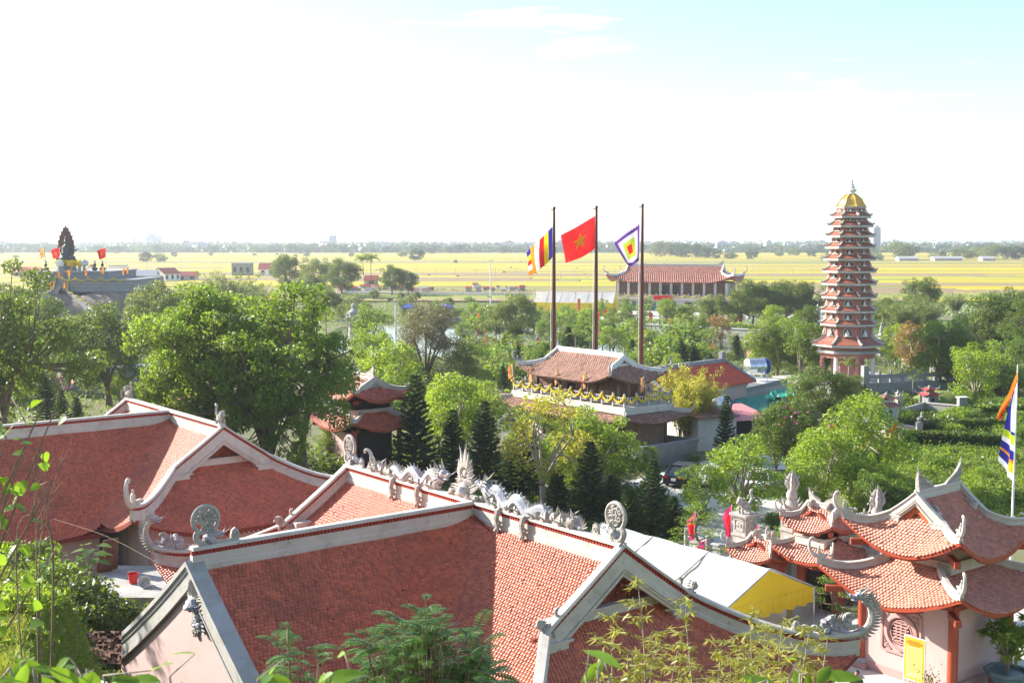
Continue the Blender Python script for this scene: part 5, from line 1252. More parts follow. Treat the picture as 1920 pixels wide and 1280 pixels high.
for i, (x, y0, y1) in enumerate(((1085.5, 560, 587), (1128.5, 563, 590))):
    p = at_y(x, (y0 + y1) / 2, 266); t = thing('vertical_banner', None, None, (p.x, 266, 0)); later(t, 'tall red vertical banner in front of the distant marquee', 'banner', 'red banners by the marquee')
    mb = MB(); mb.box(-.28, .28, -.03, .03, 1.0, 4.4); c = mb.build('cloth', F_RED, t); mb = MB()
    for k in range(8): mb.box(-.14, .14, -.045, -.03, 1.25 + .38 * k, 1.45 + .38 * k)
    mb.build('lettering', F_YEL, c)
    for s in (-.3, .3): mb = MB(); mb.tube([(s, 0, 0), (s, 0, 4.5)], .04, 5); mb.build('pole', M_STEEL, t)
for i, (x, y, lab) in enumerate(((767, 577, 'blue pop-up canopy by the pond, left one'), (838, 579, 'darker blue pop-up canopy right of the other one by the pond'))):
    p = at_z(x, 592, 0); t = thing('canopy', lab, 'canopy', (p.x, p.y, 0)); m = flat('canopy_blue%d' % i, (.08, .14, .42) if i == 0 else (.06, .08, .30))
    mb = MB(); mb.add([(-1.7, -1.7, 2.0), (1.7, -1.7, 2.0), (1.7, 1.7, 2.0), (-1.7, 1.7, 2.0), (0, 0, 3.0), (-1.7, -1.7, 1.75), (1.7, -1.7, 1.75), (1.7, 1.7, 1.75), (-1.7, 1.7, 1.75)], [(0, 1, 4), (1, 2, 4), (2, 3, 4), (3, 0, 4), (0, 5, 6, 1), (1, 6, 7, 2), (2, 7, 8, 3), (3, 8, 5, 0)]); mb.build('cover', m, t)
    for a in (-1.6, 1.6):
        for b in (-1.6, 1.6): mb = MB(); mb.tube([(a, b, 0), (a, b, 2)], .04, 5); mb.build('leg', M_STEEL, t)

# ------------------------------------------------------------------ bell pavilion between the halls
bp = at_z(683, 893, 0)
bell = pavilion('bell_pavilion', 'small red two-tiered bell pavilion left of the dark conifer', 'pavilion', (bp.x, bp.y, 0), R(-52 + 90), 3, 3,
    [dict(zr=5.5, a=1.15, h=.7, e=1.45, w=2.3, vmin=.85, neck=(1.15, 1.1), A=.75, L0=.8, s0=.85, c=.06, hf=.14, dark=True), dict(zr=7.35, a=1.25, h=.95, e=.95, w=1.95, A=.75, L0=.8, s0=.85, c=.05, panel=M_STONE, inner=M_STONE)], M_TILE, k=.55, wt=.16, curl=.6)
bell.scale = (1.25, 1.25, 1.0)
for sx in (-1, 1):
    for sy in (-1, 1): mb = MB(); mb.lathe([(.16, 0), (.15, 3.8)], 10, (sx * 1.5, sy * 1.5)); mb.build('column', M_REDW, bell, True)
mb = MB(); mb.box(-1.5, -1.3, -1.4, 1.4, 0, 3.5); mb.box(-1.3, -.6, 1.3, 1.45, 0, 3.5); mb.build('wall', M_PINK, bell)
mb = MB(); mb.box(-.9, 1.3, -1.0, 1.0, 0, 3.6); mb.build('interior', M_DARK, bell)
# second pair of small roofs glimpsed behind the big tree
q = at_z(352, 905, 0)
pavilion('side_shrine', 'small red-roofed shrine half hidden behind the big tree left of centre', 'shrine', (q.x, q.y, 0), R(38), 3, 3, [dict(zr=6.4, a=3.4, h=1.2, e=1.3, w=2.6, A=.8, L0=.8, s0=.8, c=.04, panel=M_STONE, inner=M_STONE)], M_TILE, k=.55, wt=.18, curl=.8)

# ------------------------------------------------------------------ service buildings beyond the boat house
sv = thing('service_house', 'long low house with plain red gable roof behind the boat house', 'house', (15.9, 110.0, 0), R(-43))
def gable_house(t, hx, hy, ze, zr, wall, roofm, over=.5, trim=M_STONEG, rows=True):
    """ridge along local y"""
    mb = MB(); mb.box(-hx, hx, -hy, hy, 0, ze); w = mb.build('wall', wall, t)
    for sy in (-1, 1): mb = MB(); mb.add([(-hx, sy * hy, ze), (hx, sy * hy, ze), (0, sy * hy, zr - .15), (-hx, sy * (hy - .2), ze), (hx, sy * (hy - .2), ze), (0, sy * (hy - .2), zr - .15)], [(0, 1, 2), (3, 4, 5), (0, 3, 5, 2), (1, 4, 5, 2)]); mb.build('gable', wall, w)
    for sx in (-1, 1):
        x1 = sx * (hx + over); zz = ze - (zr - ze) / hx * over
        mb = MB(); mb.add([(0, -hy - over, zr), (0, hy + over, zr), (x1, hy + over, zz), (x1, -hy - over, zz), (0, -hy - over, zr - .12), (0, hy + over, zr - .12), (x1, hy + over, zz - .12), (x1, -hy - over, zz - .12)], [(0, 1, 2, 3), (4, 5, 6, 7), (0, 3, 7, 4), (3, 2, 6, 7), (2, 1, 5, 6)]); ro = mb.build('roof', roofm, t)
        if rows:
            n = int(math.hypot(x1, zr - zz) / .35); mb = MB()
            for i in range(n):
                f0 = (i + .75) / n; f1 = (i + 1) / n; mb.add([(x1 * f0, -hy - over, zr + (zz - zr) * f0 + .015), (x1 * f0, hy + over, zr + (zz - zr) * f0 + .015), (x1 * f1, hy + over, zr + (zz - zr) * f1 + .05), (x1 * f1, -hy - over, zr + (zz - zr) * f1 + .05), (x1 * f1, hy + over, zr + (zz - zr) * f1), (x1 * f1, -hy - over, zr + (zz - zr) * f1)], [(0, 1, 2, 3), (3, 2, 4, 5)])
            o = mb.build('tile_courses', roofm, ro); prop(o, kind='stuff')
        if trim:
            for sy in (-1, 1): mb = MB(); mb.sweep([(0, sy * (hy + over), zr), (x1, sy * (hy + over), zz)], [(-.15, -.15), (.15, -.15), (.15, .16), (-.15, .16)], side=(0, 1, 0)); mb.build('verge', trim, t)
    if trim: mb = MB(); mb.sweep([(0, -hy - over, zr), (0, hy + over, zr)], [(-.2, -.1), (.2, -.1), (.14, .26), (-.14, .26)]); mb.build('ridge', trim, t)
gable_house(sv, 2.9, 6.2, 4.3, 5.7, M_PINK, mat('brightened_red_tile', (.56, .085, .045), .75, .12, 1.5, dirt=(.36, .06, .035), dscale=.8), .6)  # tile red brightened to make up for slopes turned away from the sun
mb = MB(); mb.box(-.2, .2, 6.1, 6.6, 5.6, 6.6); mb.build('chimney', M_STONEG, sv)
# flat-roofed annexe in front
p0 = at_z(1358, 742, 2.6); p1 = at_z(1476, 716, 2.6)
d_ = (p1 - p0); an_ = thing('flat_annexe', 'flat concrete-roofed annexe with grey parapet in front of the long red roof', 'building', (p0.x, p0.y, 0), math.atan2(d_.y, d_.x)); Lx = d_.length
mb = MB(); mb.box(-4, Lx, 0, 5.2, 0, 2.5); mb.build('wall', M_GREY, an_)
for (a, b, c, d) in ((-4, Lx, 0, .2), (Lx - .2, Lx, .2, 5.2), (Lx - 5.5, Lx - 5.3, .2, 5.2)): mb = MB(); mb.box(a, b, c, d, 2.5, 2.95); mb.build('parapet', M_STONEG, an_)
mb = MB(); mb.box(Lx - 5.2, Lx - .25, .3, 5.0, 2.5, 2.85); mb.build('raised_slab', M_CONC, an_)
Man = Matrix.Translation(p0 - Vector((0, 0, 2.6))) @ Matrix.Rotation(math.atan2(d_.y, d_.x), 4, 'Z')
def water_tank(label, loc, rz, r=.85, ln=2.0, leg=.9):
    t = thing('water_tank', label, 'water tank', loc, rz); mb = MB(); mb.M = trm(0, 0, leg + r) @ rotm('Y', R(90)); mb.lathe([(.05, -ln / 2 - .2), (r * .7, -ln / 2 - .12), (r, -ln / 2), (r, -ln / 6), (r * 1.02, -ln / 6 + .03), (r, -ln / 6 + .06), (r, ln / 6), (r * 1.02, ln / 6 + .03), (r, ln / 6 + .06), (r, ln / 2), (r * .7, ln / 2 + .12), (.05, ln / 2 + .2)], 20); mb.build('drum', M_STEEL, t, True)
    mb = MB(); mb.M = trm(0, 0, leg + r) @ rotm('Y', R(90)); mb.lathe([(r * 1.012, ln / 2 - .42), (r * 1.012, ln / 2 - .02)], 20); mb.build('blue_band', flat('tank_blue', (.03, .06, .22)), t)
    for x in (-ln * .35, ln * .35):
        for y in (-r * .7, r * .7): mb = MB(); mb.tube([(x * 1.1, y * 1.2, 0), (x, y * .7, leg + r * .5)], .05, 5); mb.build('leg', M_STEEL, t)
    mb = MB(); mb.tube([(-ln * .35, -r * .8, leg * .6), (ln * .35, -r * .8, leg * .6)], .04, 4); mb.build('brace', M_STEEL, t)
water_tank('shiny steel water tank with blue end band on the annexe roof', Man @ Vector((Lx - 2.6, 2.2, 2.85)), R(15), .85, 2.3, .6)
p = at_z(1352, 772, 3.0); water_tank('smaller steel water tank behind the conifer and pink shed roof', (p.x, p.y, 2.2), R(60), .7, 1.7, .7)
for i, x in enumerate((Lx - 9.0, Lx - 6.6)):
    t = thing('air_conditioner', None, None, Man @ Vector((x, 1.6, 2.5)), R(30)); later(t, 'white air conditioner unit on the annexe roof', 'air conditioner', 'rooftop units on the annexe')
    mb = MB(); mb.box(-.5, .5, -.22, .22, .1, .95); b = mb.build('casing', M_WHITE, t); mb = MB(); mb.M = trm(-.1, -.23, .52) @ rotm('X', R(90)); mb.lathe([(.33, 0), (.33, .03)], 16); mb.build('fan_grille', M_BLACK, b)
    for s in (-.4, .4): mb = MB(); mb.box(s - .05, s + .05, -.2, .2, 0, .1); mb.build('foot', M_BLACK, t)
# green shade net sagging over a frame
m_net = mat('green_net', (.015, .27, .19), .6, .15, 1.5)
def net(label, pts, parent=None):
    a, b, c, d = [Vector(q) for q in pts]; mb = MB(); n = 14; vs = []; o0 = a.copy()
    for j in range(n + 1):
        for i in range(n + 1):
            s, t_ = i / n, j / n; p = a * (1 - s) * (1 - t_) + b * s * (1 - t_) + d * (1 - s) * t_ + c * s * t_
            vs.append(p - o0 + Vector((0, 0, -.45 * math.sin(math.pi * s) * math.sin(math.pi * t_) + .14 * math.sin(i * 2.3 + j * .6) * math.sin(math.pi * t_))))
    mb.add(vs, [(j * (n + 1) + i, j * (n + 1) + i + 1, (j + 1) * (n + 1) + i + 1, (j + 1) * (n + 1) + i) for j in range(n) for i in range(n)])
    t = thing('shade_net', label, 'shade net', o0); o = mb.build('net', m_net, t, True)
    for q in (a, b, c, d): m2 = MB(); q2 = q - o0; m2.tube([(q2.x, q2.y, -o0.z), (q2.x, q2.y, q2.z)], .04, 5); m2.build('post', M_BARKP, t)
net('green shade net sagging beside the annexe parapet', [at_z(1345, 762, 2.4), at_z(1440, 770, 2.2), at_z(1482, 735, 2.3), at_z(1392, 745, 2.5)])
net('second green shade net strip at the right end of the annexe', [at_z(1440, 746, 2.5), at_z(1490, 742, 2.3), at_z(1494, 726, 2.4), at_z(1446, 732, 2.5)])
# shed
q0 = at_z(1308, 846, 0); sh = thing('shed', 'small grey shed with pinkish metal roof right of the stone boat', 'shed', (q0.x, q0.y, 0), R(20))
mb = MB(); mb.box(0, 3.6, 0, 5.5, 0, 2.7); mb.build('wall', M_CREAM, sh)
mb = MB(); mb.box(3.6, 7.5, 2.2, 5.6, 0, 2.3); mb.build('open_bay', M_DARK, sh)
mb = MB(); mb.add([(-.4, -.4, 2.75), (3.7, -.4, 2.72), (3.7, 6, 3.0), (-.4, 6, 3.0), (-.4, -.4, 2.9), (3.7, -.4, 2.87), (3.7, 6, 3.15), (-.4, 6, 3.15)], [(3, 2, 1, 0), (4, 5, 6, 7), (0, 1, 5, 4), (1, 2, 6, 5), (2, 3, 7, 6), (3, 0, 4, 7)]); mb.build('tile_roof', M_TILEBR, sh)
m_pm = mat('pink_metal_sheet', (.55, .20, .20), .5, .1, 2); mb = MB()
vs = []; n = 40
for i in range(n + 1): x = 3.5 + 4.2 * i / n; vs += [(x, .6, 2.2 + (.03 if i % 2 else 0)), (x, 6.0, 2.85 + (.03 if i % 2 else 0))]
mb.add(vs, [(2 * i, 2 * i + 2, 2 * i + 3, 2 * i + 1) for i in range(n)]); mb.build('metal_roof', m_pm, sh)
for x in (3.7, 5.6, 7.5): mb = MB(); mb.tube([(x, .8, 0), (x, .8, 2.2)], .06, 6); mb.build('post', M_STEEL, sh)
mb = MB(); mb.box(-.05, 0, 1.2, 2.2, 1.3, 2.2); mb.build('window', M_DARK, sh)
# thatched hut left of the pagoda
q = at_z(1452, 668, 0); th = thing('thatched_hut', 'low hut with pale thatched roof left of the pagoda', 'hut', (q.x, q.y, 0), R(10)); m_th = mat('thatch', (.42, .36, .26), .95, .2, 5, bump=.6, bscale=15)
gable_house(th, 3.0, 3.6, 2.0, 3.9, M_WOOD2, m_th, .9, None)

# ------------------------------------------------------------------ cars
def car(label, loc, rz, paint, glassdark=True):
    t = thing('parked_car', label, 'car', loc, rz)
    m = mat('car_paint_' + label[:5].strip() + str(len(MATS)), paint, .22, .03, 2, spec=.7); gm = mat('car_glass' + str(len(MATS)), (.02, .025, .03), .06, .02, 2, spec=.8)
    # lower body: stations along x (rear -2.2 .. front 2.2)
    st = [(-2.22, .42, .72, .62), (-2.15, .30, .88, .80), (-1.7, .24, .96, .86), (-.9, .20, .92, .87), (.2, .20, .90, .87), (1.0, .22, .90, .87), (1.6, .25, .84, .84), (2.1, .30, .70, .76), (2.25, .40, .58, .55)]
    mb = MB(); vs = []
    for x, z0, z1, w in st: vs += [(x, -w, z0), (x, -w * 1.02, (z0 + z1) * .55), (x, -w * .93, z1 - .03), (x, -w * .75, z1), (x, w * .75, z1), (x, w * .93, z1 - .03), (x, w * 1.02, (z0 + z1) * .55), (x, w, z0)]
    k = 8; fs = []
    for i in range(len(st) - 1):
        for j in range(k): fs.append((i * k + j, i * k + (j + 1) % k, (i + 1) * k + (j + 1) % k, (i + 1) * k + j))
    fs += [tuple(range(k))[::-1], tuple((len(st) - 1) * k + j for j in range(k))]; mb.add(vs, fs); b = mb.build('body', m, t, True)
    mb = MB(); c = [(-1.75, .93, .72), (-1.0, 1.42, .58), (.25, 1.46, .58), (1.05, .90, .74)]; vs = []
    for x, z, w in c: vs += [(x, -w, z), (x, w, z)]
    cb = [(-1.75, .85), (1.05, .85)]
    mb.add([(-1.75, -.78, .86), (-1.0, -.60, 1.40), (.25, -.60, 1.44), (1.05, -.78, .86), (-1.75, .78, .86), (-1.0, .60, 1.40), (.25, .60, 1.44), (1.05, .78, .86)], [(0, 3, 2, 1), (4, 5, 6, 7), (0, 1, 5, 4), (1, 2, 6, 5), (2, 3, 7, 6)]); mb.build('glasshouse', gm, t)
    mb = MB(); mb.prism([(-1.08, -.60), (.32, -.60), (.32, .60), (-1.08, .60)], (0, 0, 1.41), (1, 0, .03), (0, 1, 0), (0, 0, .05)); mb.build('roof', m, t)
    for sy in (-1, 1):
        for xa, xb, za, zb in ((-1.75, -1.05, .88, 1.42), (1.05, .28, .88, 1.45), (-.35, -.38, .88, 1.44)): mb = MB(); mb.tube([(xa, sy * .79, za), (xb, sy * .61, zb)], .045, 5); mb.build('pillar', m, t)
        for x in (-1.35, 1.38):
            mb = MB(); mb.M = trm(x, sy * .80, .32) @ rotm('X', R(90)); mb.lathe([(.20, -.10), (.32, -.10), (.32, .10), (.20, .10)], 16); w = mb.build('wheel', M_BLACK, t); mb = MB(); mb.M = trm(x, sy * .80, .32) @ rotm('X', R(90)); mb.lathe([(.20, -.11), (.20, .11)], 12); mb.build('rim', M_STEEL, w)
        mb = MB(); mb.box(-2.24, -2.0, sy * .62 - .18, sy * .62 + .18, .66, .80); mb.build('tail_light', flat('tail_light' + str(len(MATS)), (.5, .02, .02), .25), t)
        mb = MB(); mb.box(2.0, 2.2, sy * .58 - .16, sy * .58 + .16, .52, .64); mb.build('headlight', M_STONEW, t)
        mb = MB(); mb.ball((.75, sy * .92, .95), (.10, .09, .07), 7, 5); mb.build('mirror', m, t)
    mb = MB(); mb.box(-2.28, -2.2, -.17, .17, .52, .70); mb.build('number_plate', M_WHITE, t)
    mb = MB(); mb.box(-2.26, -2.05, -.8, .8, .28, .42); mb.build('bumper', M_BLACK, t)
    return t
p = at_z(1283, 905, 0); car('black sedan parked beside the stone boat, seen from behind', (p.x, p.y, .02), R(62), (.012, .015, .03))
p = at_z(1345, 908, 0); car('white sedan behind the bright young tree, right of the black one', (p.x, p.y, .02), R(62), (.75, .75, .75))
p = at_z(1423, 918, 0); car('white car farther right on the courtyard, half hidden by bright leaves', (p.x, p.y, .02), R(75), (.72, .72, .72))
p = at_z(1103, 598, 0); car('small distant white car near the red banners', (p.x, p.y, .04), R(170), (.75, .75, .75))

# ------------------------------------------------------------------ courtyard: notice board, person, pots
nb = thing('notice_board', 'yellow notice board on white legs before the pink medallion wall', 'notice board', at_z(1712, 1326, 0), R(-50 - 0))
mb = MB(); mb.box(-.40, .40, -.02, .02, 1.05, 2.62); b = mb.build('panel', M_YEL, nb)
mb = MB(); mb.box(-.33, .33, -.025, -.02, 1.12, 2.30); mb.build('pale_centre', flat('pale_yellow_print', (.82, .72, .22)), b)
mb = MB(); rg = random.Random(2)
for (z, w, h) in ((2.50, .24, .022), (2.43, .33, .036), (2.355, .22, .03)):
    x = -w
    while x < w: l = rg.uniform(.02, .05); mb.box(x, min(x + l, w), -.032, -.026, z, z + h); x += l + .016
for k in range(17):
    x = -.28; z = 2.22 - k * .055
    while x < .27: l = rg.uniform(.02, .06); mb.box(x, x + l, -.032, -.026, z, z + .014); x += l + .012
mb.build('lettering', flat('print_red', (.5, .08, .04)), b)
for x in (-.42, .42): mb = MB(); mb.tube([(x, 0, 0), (x, 0, 2.66)], .022, 6); mb.build('leg', M_WHITE, nb)
mb = MB(); mb.tube([(-.42, 0, 2.65), (.42, 0, 2.65)], .022, 6); mb.tube([(-.42, 0, 1.03), (.42, 0, 1.03)], .022, 6); mb.build('frame', M_WHITE, nb)

def person(label, loc, rz):
    t = thing('person', label, 'person', loc, rz)
    V = {'pel': (0, 0, .95), 'ab': (0, 0, 1.12), 'ch': (0, 0, 1.34), 'nk': (0, .0, 1.47), 'hd': (0, .02, 1.60)}
    names = []; verts = []; rad = []
    def v(n, p, r): names.append(n); verts.append(p); rad.append(r); return len(verts) - 1
    pel = v('pel', (0, 0, .95), (.15, .11)); ab = v('ab', (0, 0, 1.12), (.14, .10)); ch = v('ch', (0, 0, 1.32), (.17, .11)); nk = v('nk', (0, 0, 1.46), (.055, .055)); edges = [(pel, ab), (ab, ch), (ch, nk)]
    for s in (-1, 1):
        sh = v('s', (s * .18, 0, 1.38), (.06, .06)); el = v('e', (s * .23, .02, 1.10), (.045, .045)); wr = v('w', (s * .20, .16, .92), (.032, .032)); pa = v('p', (s * .19, .21, .87), (.035, .022)); edges += [(ch, sh), (sh, el), (el, wr), (wr, pa)]
        for k in range(4): f0 = v('f', (s * (.165 + .018 * k), .26, .83), (.01, .01)); f1 = v('f', (s * (.165 + .018 * k), .275, .79), (.008, .008)); edges += [(pa, f0), (f0, f1)]
        th = v('t', (s * .15, .22, .85), (.01, .01)); edges.append((pa, th))
        hp = v('h', (s * .09, 0, .88), (.09, .09)); kn = v('k', (s * .10, .02, .48), (.062, .062)); ak = v('a', (s * .10, -.01, .09), (.042, .042)); to = v('o', (s * .11, .13, .03), (.042, .03)); edges += [(pel, hp), (hp, kn), (kn, ak), (ak, to)]
    me = bpy.data.meshes.new('body'); me.from_pydata(verts, edges, []); o = link('body', me, t, flat('olive_shirt', (.05, .09, .035)))
    md = o.modifiers.new('skin', 'SKIN'); o.modifiers.new('sub', 'SUBSURF').levels = 1; o.modifiers['sub'].render_levels = 1
    for i, r_ in enumerate(rad): me.skin_vertices[0].data[i].radius = r_
    me.skin_vertices[0].data[0].use_root = True
    sk = flat('skin', (.38, .20, .13), .5); hr = flat('black_hair', (.012, .011, .010), .5)
    mb = MB(); mb.ball((0, .01, 1.60), (.078, .095, .115), 14, 10); mb.tube([(0, 0, 1.44), (0, 0, 1.54)], .052, 8); mb.ball((0, .108, 1.585), (.016, .022, .022), 6, 4)
    for s in (-1, 1): mb.ball((s * .079, .0, 1.59), (.013, .022, .032), 6, 4); mb.ball((s * .03, .092, 1.612), (.014, .01, .008), 6, 4)
    mb.box(-.025, .025, .092, .1, 1.548, 1.555); mb.build('head', sk, t, True)
    mb = MB(); mb.ball((0, -.012, 1.632), (.086, .098, .1), 14, 9, .03); mb.build('hair', hr, t, True)
    return t
p = at_z(1607, 1258, 1.70); person('dark-haired person in an olive shirt standing below the gate pavilion', (p.x, p.y, 0.02), R(150))
# bucket, basin and boards in the alcove of the left hall
def bucket(label, x, y, z, m, r, h, cat='bucket', tilt=0):
    p = at_z(x, y, z); t = thing('bucket', label, cat, p); mb = MB(); mb.M = rotm('X', tilt); mb.lathe([(r * .75, 0), (r, h), (r * 1.08, h), (r * 1.08, h * .94), (r * .97, h * .94), (r * .72, .04)], 18); mb.build('tub', m, t, True)
    mb = MB(); mb.M = rotm('X', tilt); mb.tube([(r * math.cos(R(a)), 0, h + r * .5 * math.sin(R(a)) - .02) for a in range(0, 181, 20)], .012, 5); mb.build('handle', M_STEEL, t)
bucket('red plastic bucket by the pink wall on the left', 250, 1092, 2.3, flat('red_plastic', (.5, .02, .02), .35), .23, .42)
bucket('white plastic tub tipped over beside the red bucket', 275, 1096, 2.3, flat('white_plastic', (.75, .75, .72), .35), .26, .44, 'tub', R(55))
sheet('alcove_floor', [(at_z(x, y, 2.25).x, at_z(x, y, 2.25).y) for x, y in ((185, 1060), (300, 1060), (330, 1120), (190, 1120))], 2.26, M_GREY, th=2.26)
for i, (x, y, a) in enumerate(((196, 1072, 14), (206, 1068, 10))):
    p = at_z(x, y, 2.3); mb = MB(); mb.box(-.35, .35, -.03, .03, 0, 1.5 if i else .9); o = mb.build('wooden_board', M_WOOD); o.location = p; o.rotation_euler = (R(a), 0, R(40)); prop(o, ['short dark board leaning low in the pink alcove', 'tall dark board leaning on the pink alcove wall'][i], 'board')
# low courtyard walls by the gate
def low_wall(label, path, h, th, m, post=None, cap=True, cat='wall', finial=True, fm=None):
    P = [Vector((p[0], p[1], 0)) for p in path]; t = thing('low_wall', label, cat, P[0]); P = [p - P[0] for p in P]
    for a, b in zip(P[:-1], P[1:]):
        mb = MB(); mb.sweep([a, b], [(-th / 2, 0), (th / 2, 0), (th / 2, h), (-th / 2, h)]); mb.build('panel', m, t)
        if cap: mb = MB(); mb.sweep([a, b], [(-th * .8, h), (th * .8, h), (th * .5, h + .12), (-th * .5, h + .12)]); mb.build('coping', m, t)
    for p in P:
        if post: mb = MB(); mb.box(p.x - post, p.x + post, p.y - post, p.y + post, 0, h * 1.35); mb.build('post', m, t)
        if post and finial: mb = MB(); mb.lathe([(post * 1.2, h * 1.35), (post * 1.2, h * 1.35 + .08), (post * .5, h * 1.35 + .12), (post * .9, h * 1.35 + .3), (post * .7, h * 1.35 + .42), (.02, h * 1.35 + .55)], 8, (p.x, p.y)); mb.build('finial', fm or m, t, True)
    return t
low_wall('grey stone balustrade wall along the courtyard behind the marquee', [at_z(1290, 1040, 0), at_z(1330, 1055, 0), at_z(1375, 1068, 0)], 1.1, .25, M_STONEG, .2, finial=False)
low_wall('pale low wall beyond the marquee end, left of the pink pavilion', [at_z(1480, 1165, 0), at_z(1585, 1110, 0)], .9, .3, M_STONE, None)
# ------------------------------------------------------------------ tomb garden on the right
def shrine(label, px_, py_, ytop, wpx, bm, rm, seed=0, cols=True):
    c = at_z(px_, py_, 0); h = at_y(px_, ytop, c.y).z; w = wpx * c.y / FPX / 2; t = thing('tomb_shrine', label, 'shrine', (c.x, c.y, 0), R(25))
    mb = MB(); mb.box(-w * 1.1, w * 1.1, -w * 1.1, w * 1.1, 0, h * .12); mb.box(-w, w, -w, w, h * .12, h * .2); mb.build('base', bm, t)
    mb = MB(); mb.box(-w * .75, w * .75, -w * .75, w * .75, h * .2, h * .60); b = mb.build('body', bm, t)
    mb = MB(); mb.prism([(-w * .3, h * .25), (w * .3, h * .25), (w * .3, h * .45), (0, h * .53), (-w * .3, h * .45)], (0, -w * .76, 0), (1, 0, 0), (0, 0, 1), (0, -.02, 0)); mb.build('niche', M_DARK, b)
    for sx in (-1, 1):
        for sy in (-1, 1): mb = MB(); mb.lathe([(w * .12, h * .2), (w * .12, h * .6)], 8, (sx * w * .85, sy * w * .85)); mb.build('column', bm, t)
    for k, (z, r0, r1, hh) in enumerate(((h * .60, w * 1.25, w * .6, h * .12), (h * .80, w * .95, w * .12, h * .13))):
        if k: mb = MB(); mb.box(-w * .5, w * .5, -w * .5, w * .5, h * .70, z); mb.build('neck', bm, t)
        mb = MB(); n = 8; vs = []
        for j, f in enumerate((0, .45, 1)):
            r = r0 + (r1 - r0) * f
            for i in range(16):
                side, q = divmod(i, 4); u = -1 + q / 2; lift = (abs(u) ** 2) * (1 - f) * hh * .7
                x, y = [(u, -1), (1, u), (-u, 1), (-1, -u)][side]; vs.append((x * r, y * r, z + hh * (f ** 1.6) + lift))
        mb.add(vs, [(j * 16 + i, j * 16 + (i + 1) % 16, (j + 1) * 16 + (i + 1) % 16, (j + 1) * 16 + i) for j in range(2) for i in range(16)] + [tuple(range(16))[::-1], tuple(32 + i for i in range(16))]); ro = mb.build('roof', rm, t)
        for sx in (-1, 1):
            for sy in (-1, 1): mb = MB(); mb.tube([(sx * r1, sy * r1, z + hh), (sx * (r0 + r1) / 2, sy * (r0 + r1) / 2, z + hh * .55), (sx * r0, sy * r0, z + hh * .75), (sx * r0 * 1.12, sy * r0 * 1.12, z + hh * 1.25)], w * .08, 5); mb.build('corner_horn', M_STONE, ro)
    mb = MB(); mb.lathe([(w * .15, h * .92), (w * .2, h * .95), (.02, h)], 8); mb.build('finial', M_STONE, t)
    return t
M_TREDD = flat('shrine_roof_red', (.42, .06, .06))
shrine('stone tomb shrine with two red tiers behind the low grey wall', 1660, 800, 735, 34, M_STONEW, M_TILE2)
shrine('dark stone tomb shrine with red double roof on a black pedestal', 1741, 768, 722, 26, M_STONEG, M_TREDD)
shrine('slim pale stone lantern tower between the two red-roofed tomb shrines', 1683, 772, 730, 12, M_STONE, M_STONE)
shrine('little grey stone tomb tower far right in the tomb garden', 1858, 775, 752, 10, M_STONE, M_STONE)
shrine('small brown stone tomb marker behind the dark tomb shrine', 1777, 748, 730, 7, M_STONE, M_STONE)
c = at_z(1815, 782, 0); t = thing('tomb', 'small whitish stepped tomb right of the dark tomb shrine', 'tomb', c, R(10))
mb = MB(); mb.box(-1.1, 1.1, -.8, .8, 0, .5); mb.build('slab', M_STONEW, t); mb = MB(); mb.box(-.9, -.05, .1, .6, .5, 1.9); b = mb.build('headstone', M_STONEG, t); mb = MB(); mb.box(-1.0, .05, .0, .7, 1.9, 2.0); mb.build('cap', M_STONEW, b); mb = MB(); mb.box(-.8, .9, -.7, 0, .5, .8); mb.build('step', M_STONEW, t)
low_wall('low grey wall with bud-topped posts in front of the tomb garden', [at_z(1560, 800, 0), at_z(1668, 822, 0), at_z(1722, 832, 0)], 1.35, .2, M_STONE, .25)
low_wall('short pale wall around the dark tomb shrine', [at_z(1690, 785, 0), at_z(1733, 772, 0), at_z(1800, 778, 0)], .9, .2, M_STONE, None)
low_wall('small pale post-and-panel fence before the dark tomb shrine', [at_z(1728, 798, 0), at_z(1752, 802, 0), at_z(1778, 804, 0)], .6, .12, M_STONE, .16)
low_wall('bright yellow low wall with red-topped post left of the grey tomb wall', [at_z(1560, 838, 0), at_z(1635, 846, 0), at_z(1673, 846, 0), at_z(1677, 835, 0)], 1.1, .25, flat('yellow_wall', (.62, .40, .06)), .22, True, 'wall', True, F_RED)
m_mound = mat('mown_grass', (.15, .19, .04), .95, .25, 2.0)
mb = MB(); c = at_z(1765, 762, 0); mb.ball((0, 0, -.2), (3.6, 2.6, 1.9), 20, 10, .02); o = mb.build('grave_mound', m_mound, None, True); o.location = c; prop(o, 'rounded grassy grave mound behind the dark tomb shrine', 'mound')

# ------------------------------------------------------------------ statue terrace on the left
TD = 200.0
def B(x, y, dy=0.0): return at_y(x, y, TD + dy)
tc0 = B(150, 560); ter = thing('statue_terrace', 'grey stone terrace and stairs on a rocky mound carrying the seated statue', 'terrace', (tc0.x, TD, 0))
M_ROCK = mat('mound_rock', (.17, .15, .13), .95, .3, .5, col2=(.24, .19, .15), bump=.9, bscale=1.5)
def lz(y): return CAM_H - (y - 452) * TD / FPX
def lx(x): return (x - 960) / FPX * TD - tc0.x
zt1, zt2 = lz(510), lz(523)
xs_ = np.linspace(lx(40), lx(275), 30); yy_ = np.linspace(-14, 24, 18)
def mound(x, y):
    fx_ = smooth(lx(40), lx(85), x) * (1 - smooth(lx(250), lx(275), x)); fy_ = smooth(-14, -4, y) * (1 - smooth(14, 24, y))
    return max(0, (zt2 - 2.2) * fx_ * fy_ + .4 * wave2(x * 1.5, y * 1.5) * fx_ * fy_)
o = link('mound', grid_mesh('mound', list(xs_), list(yy_), mound, M_ROCK), ter)
mb = MB(); mb.box(lx(128), lx(262), -3.0, 14, lz(546), zt2); mb.build('lower_wall', M_STONEG, ter)
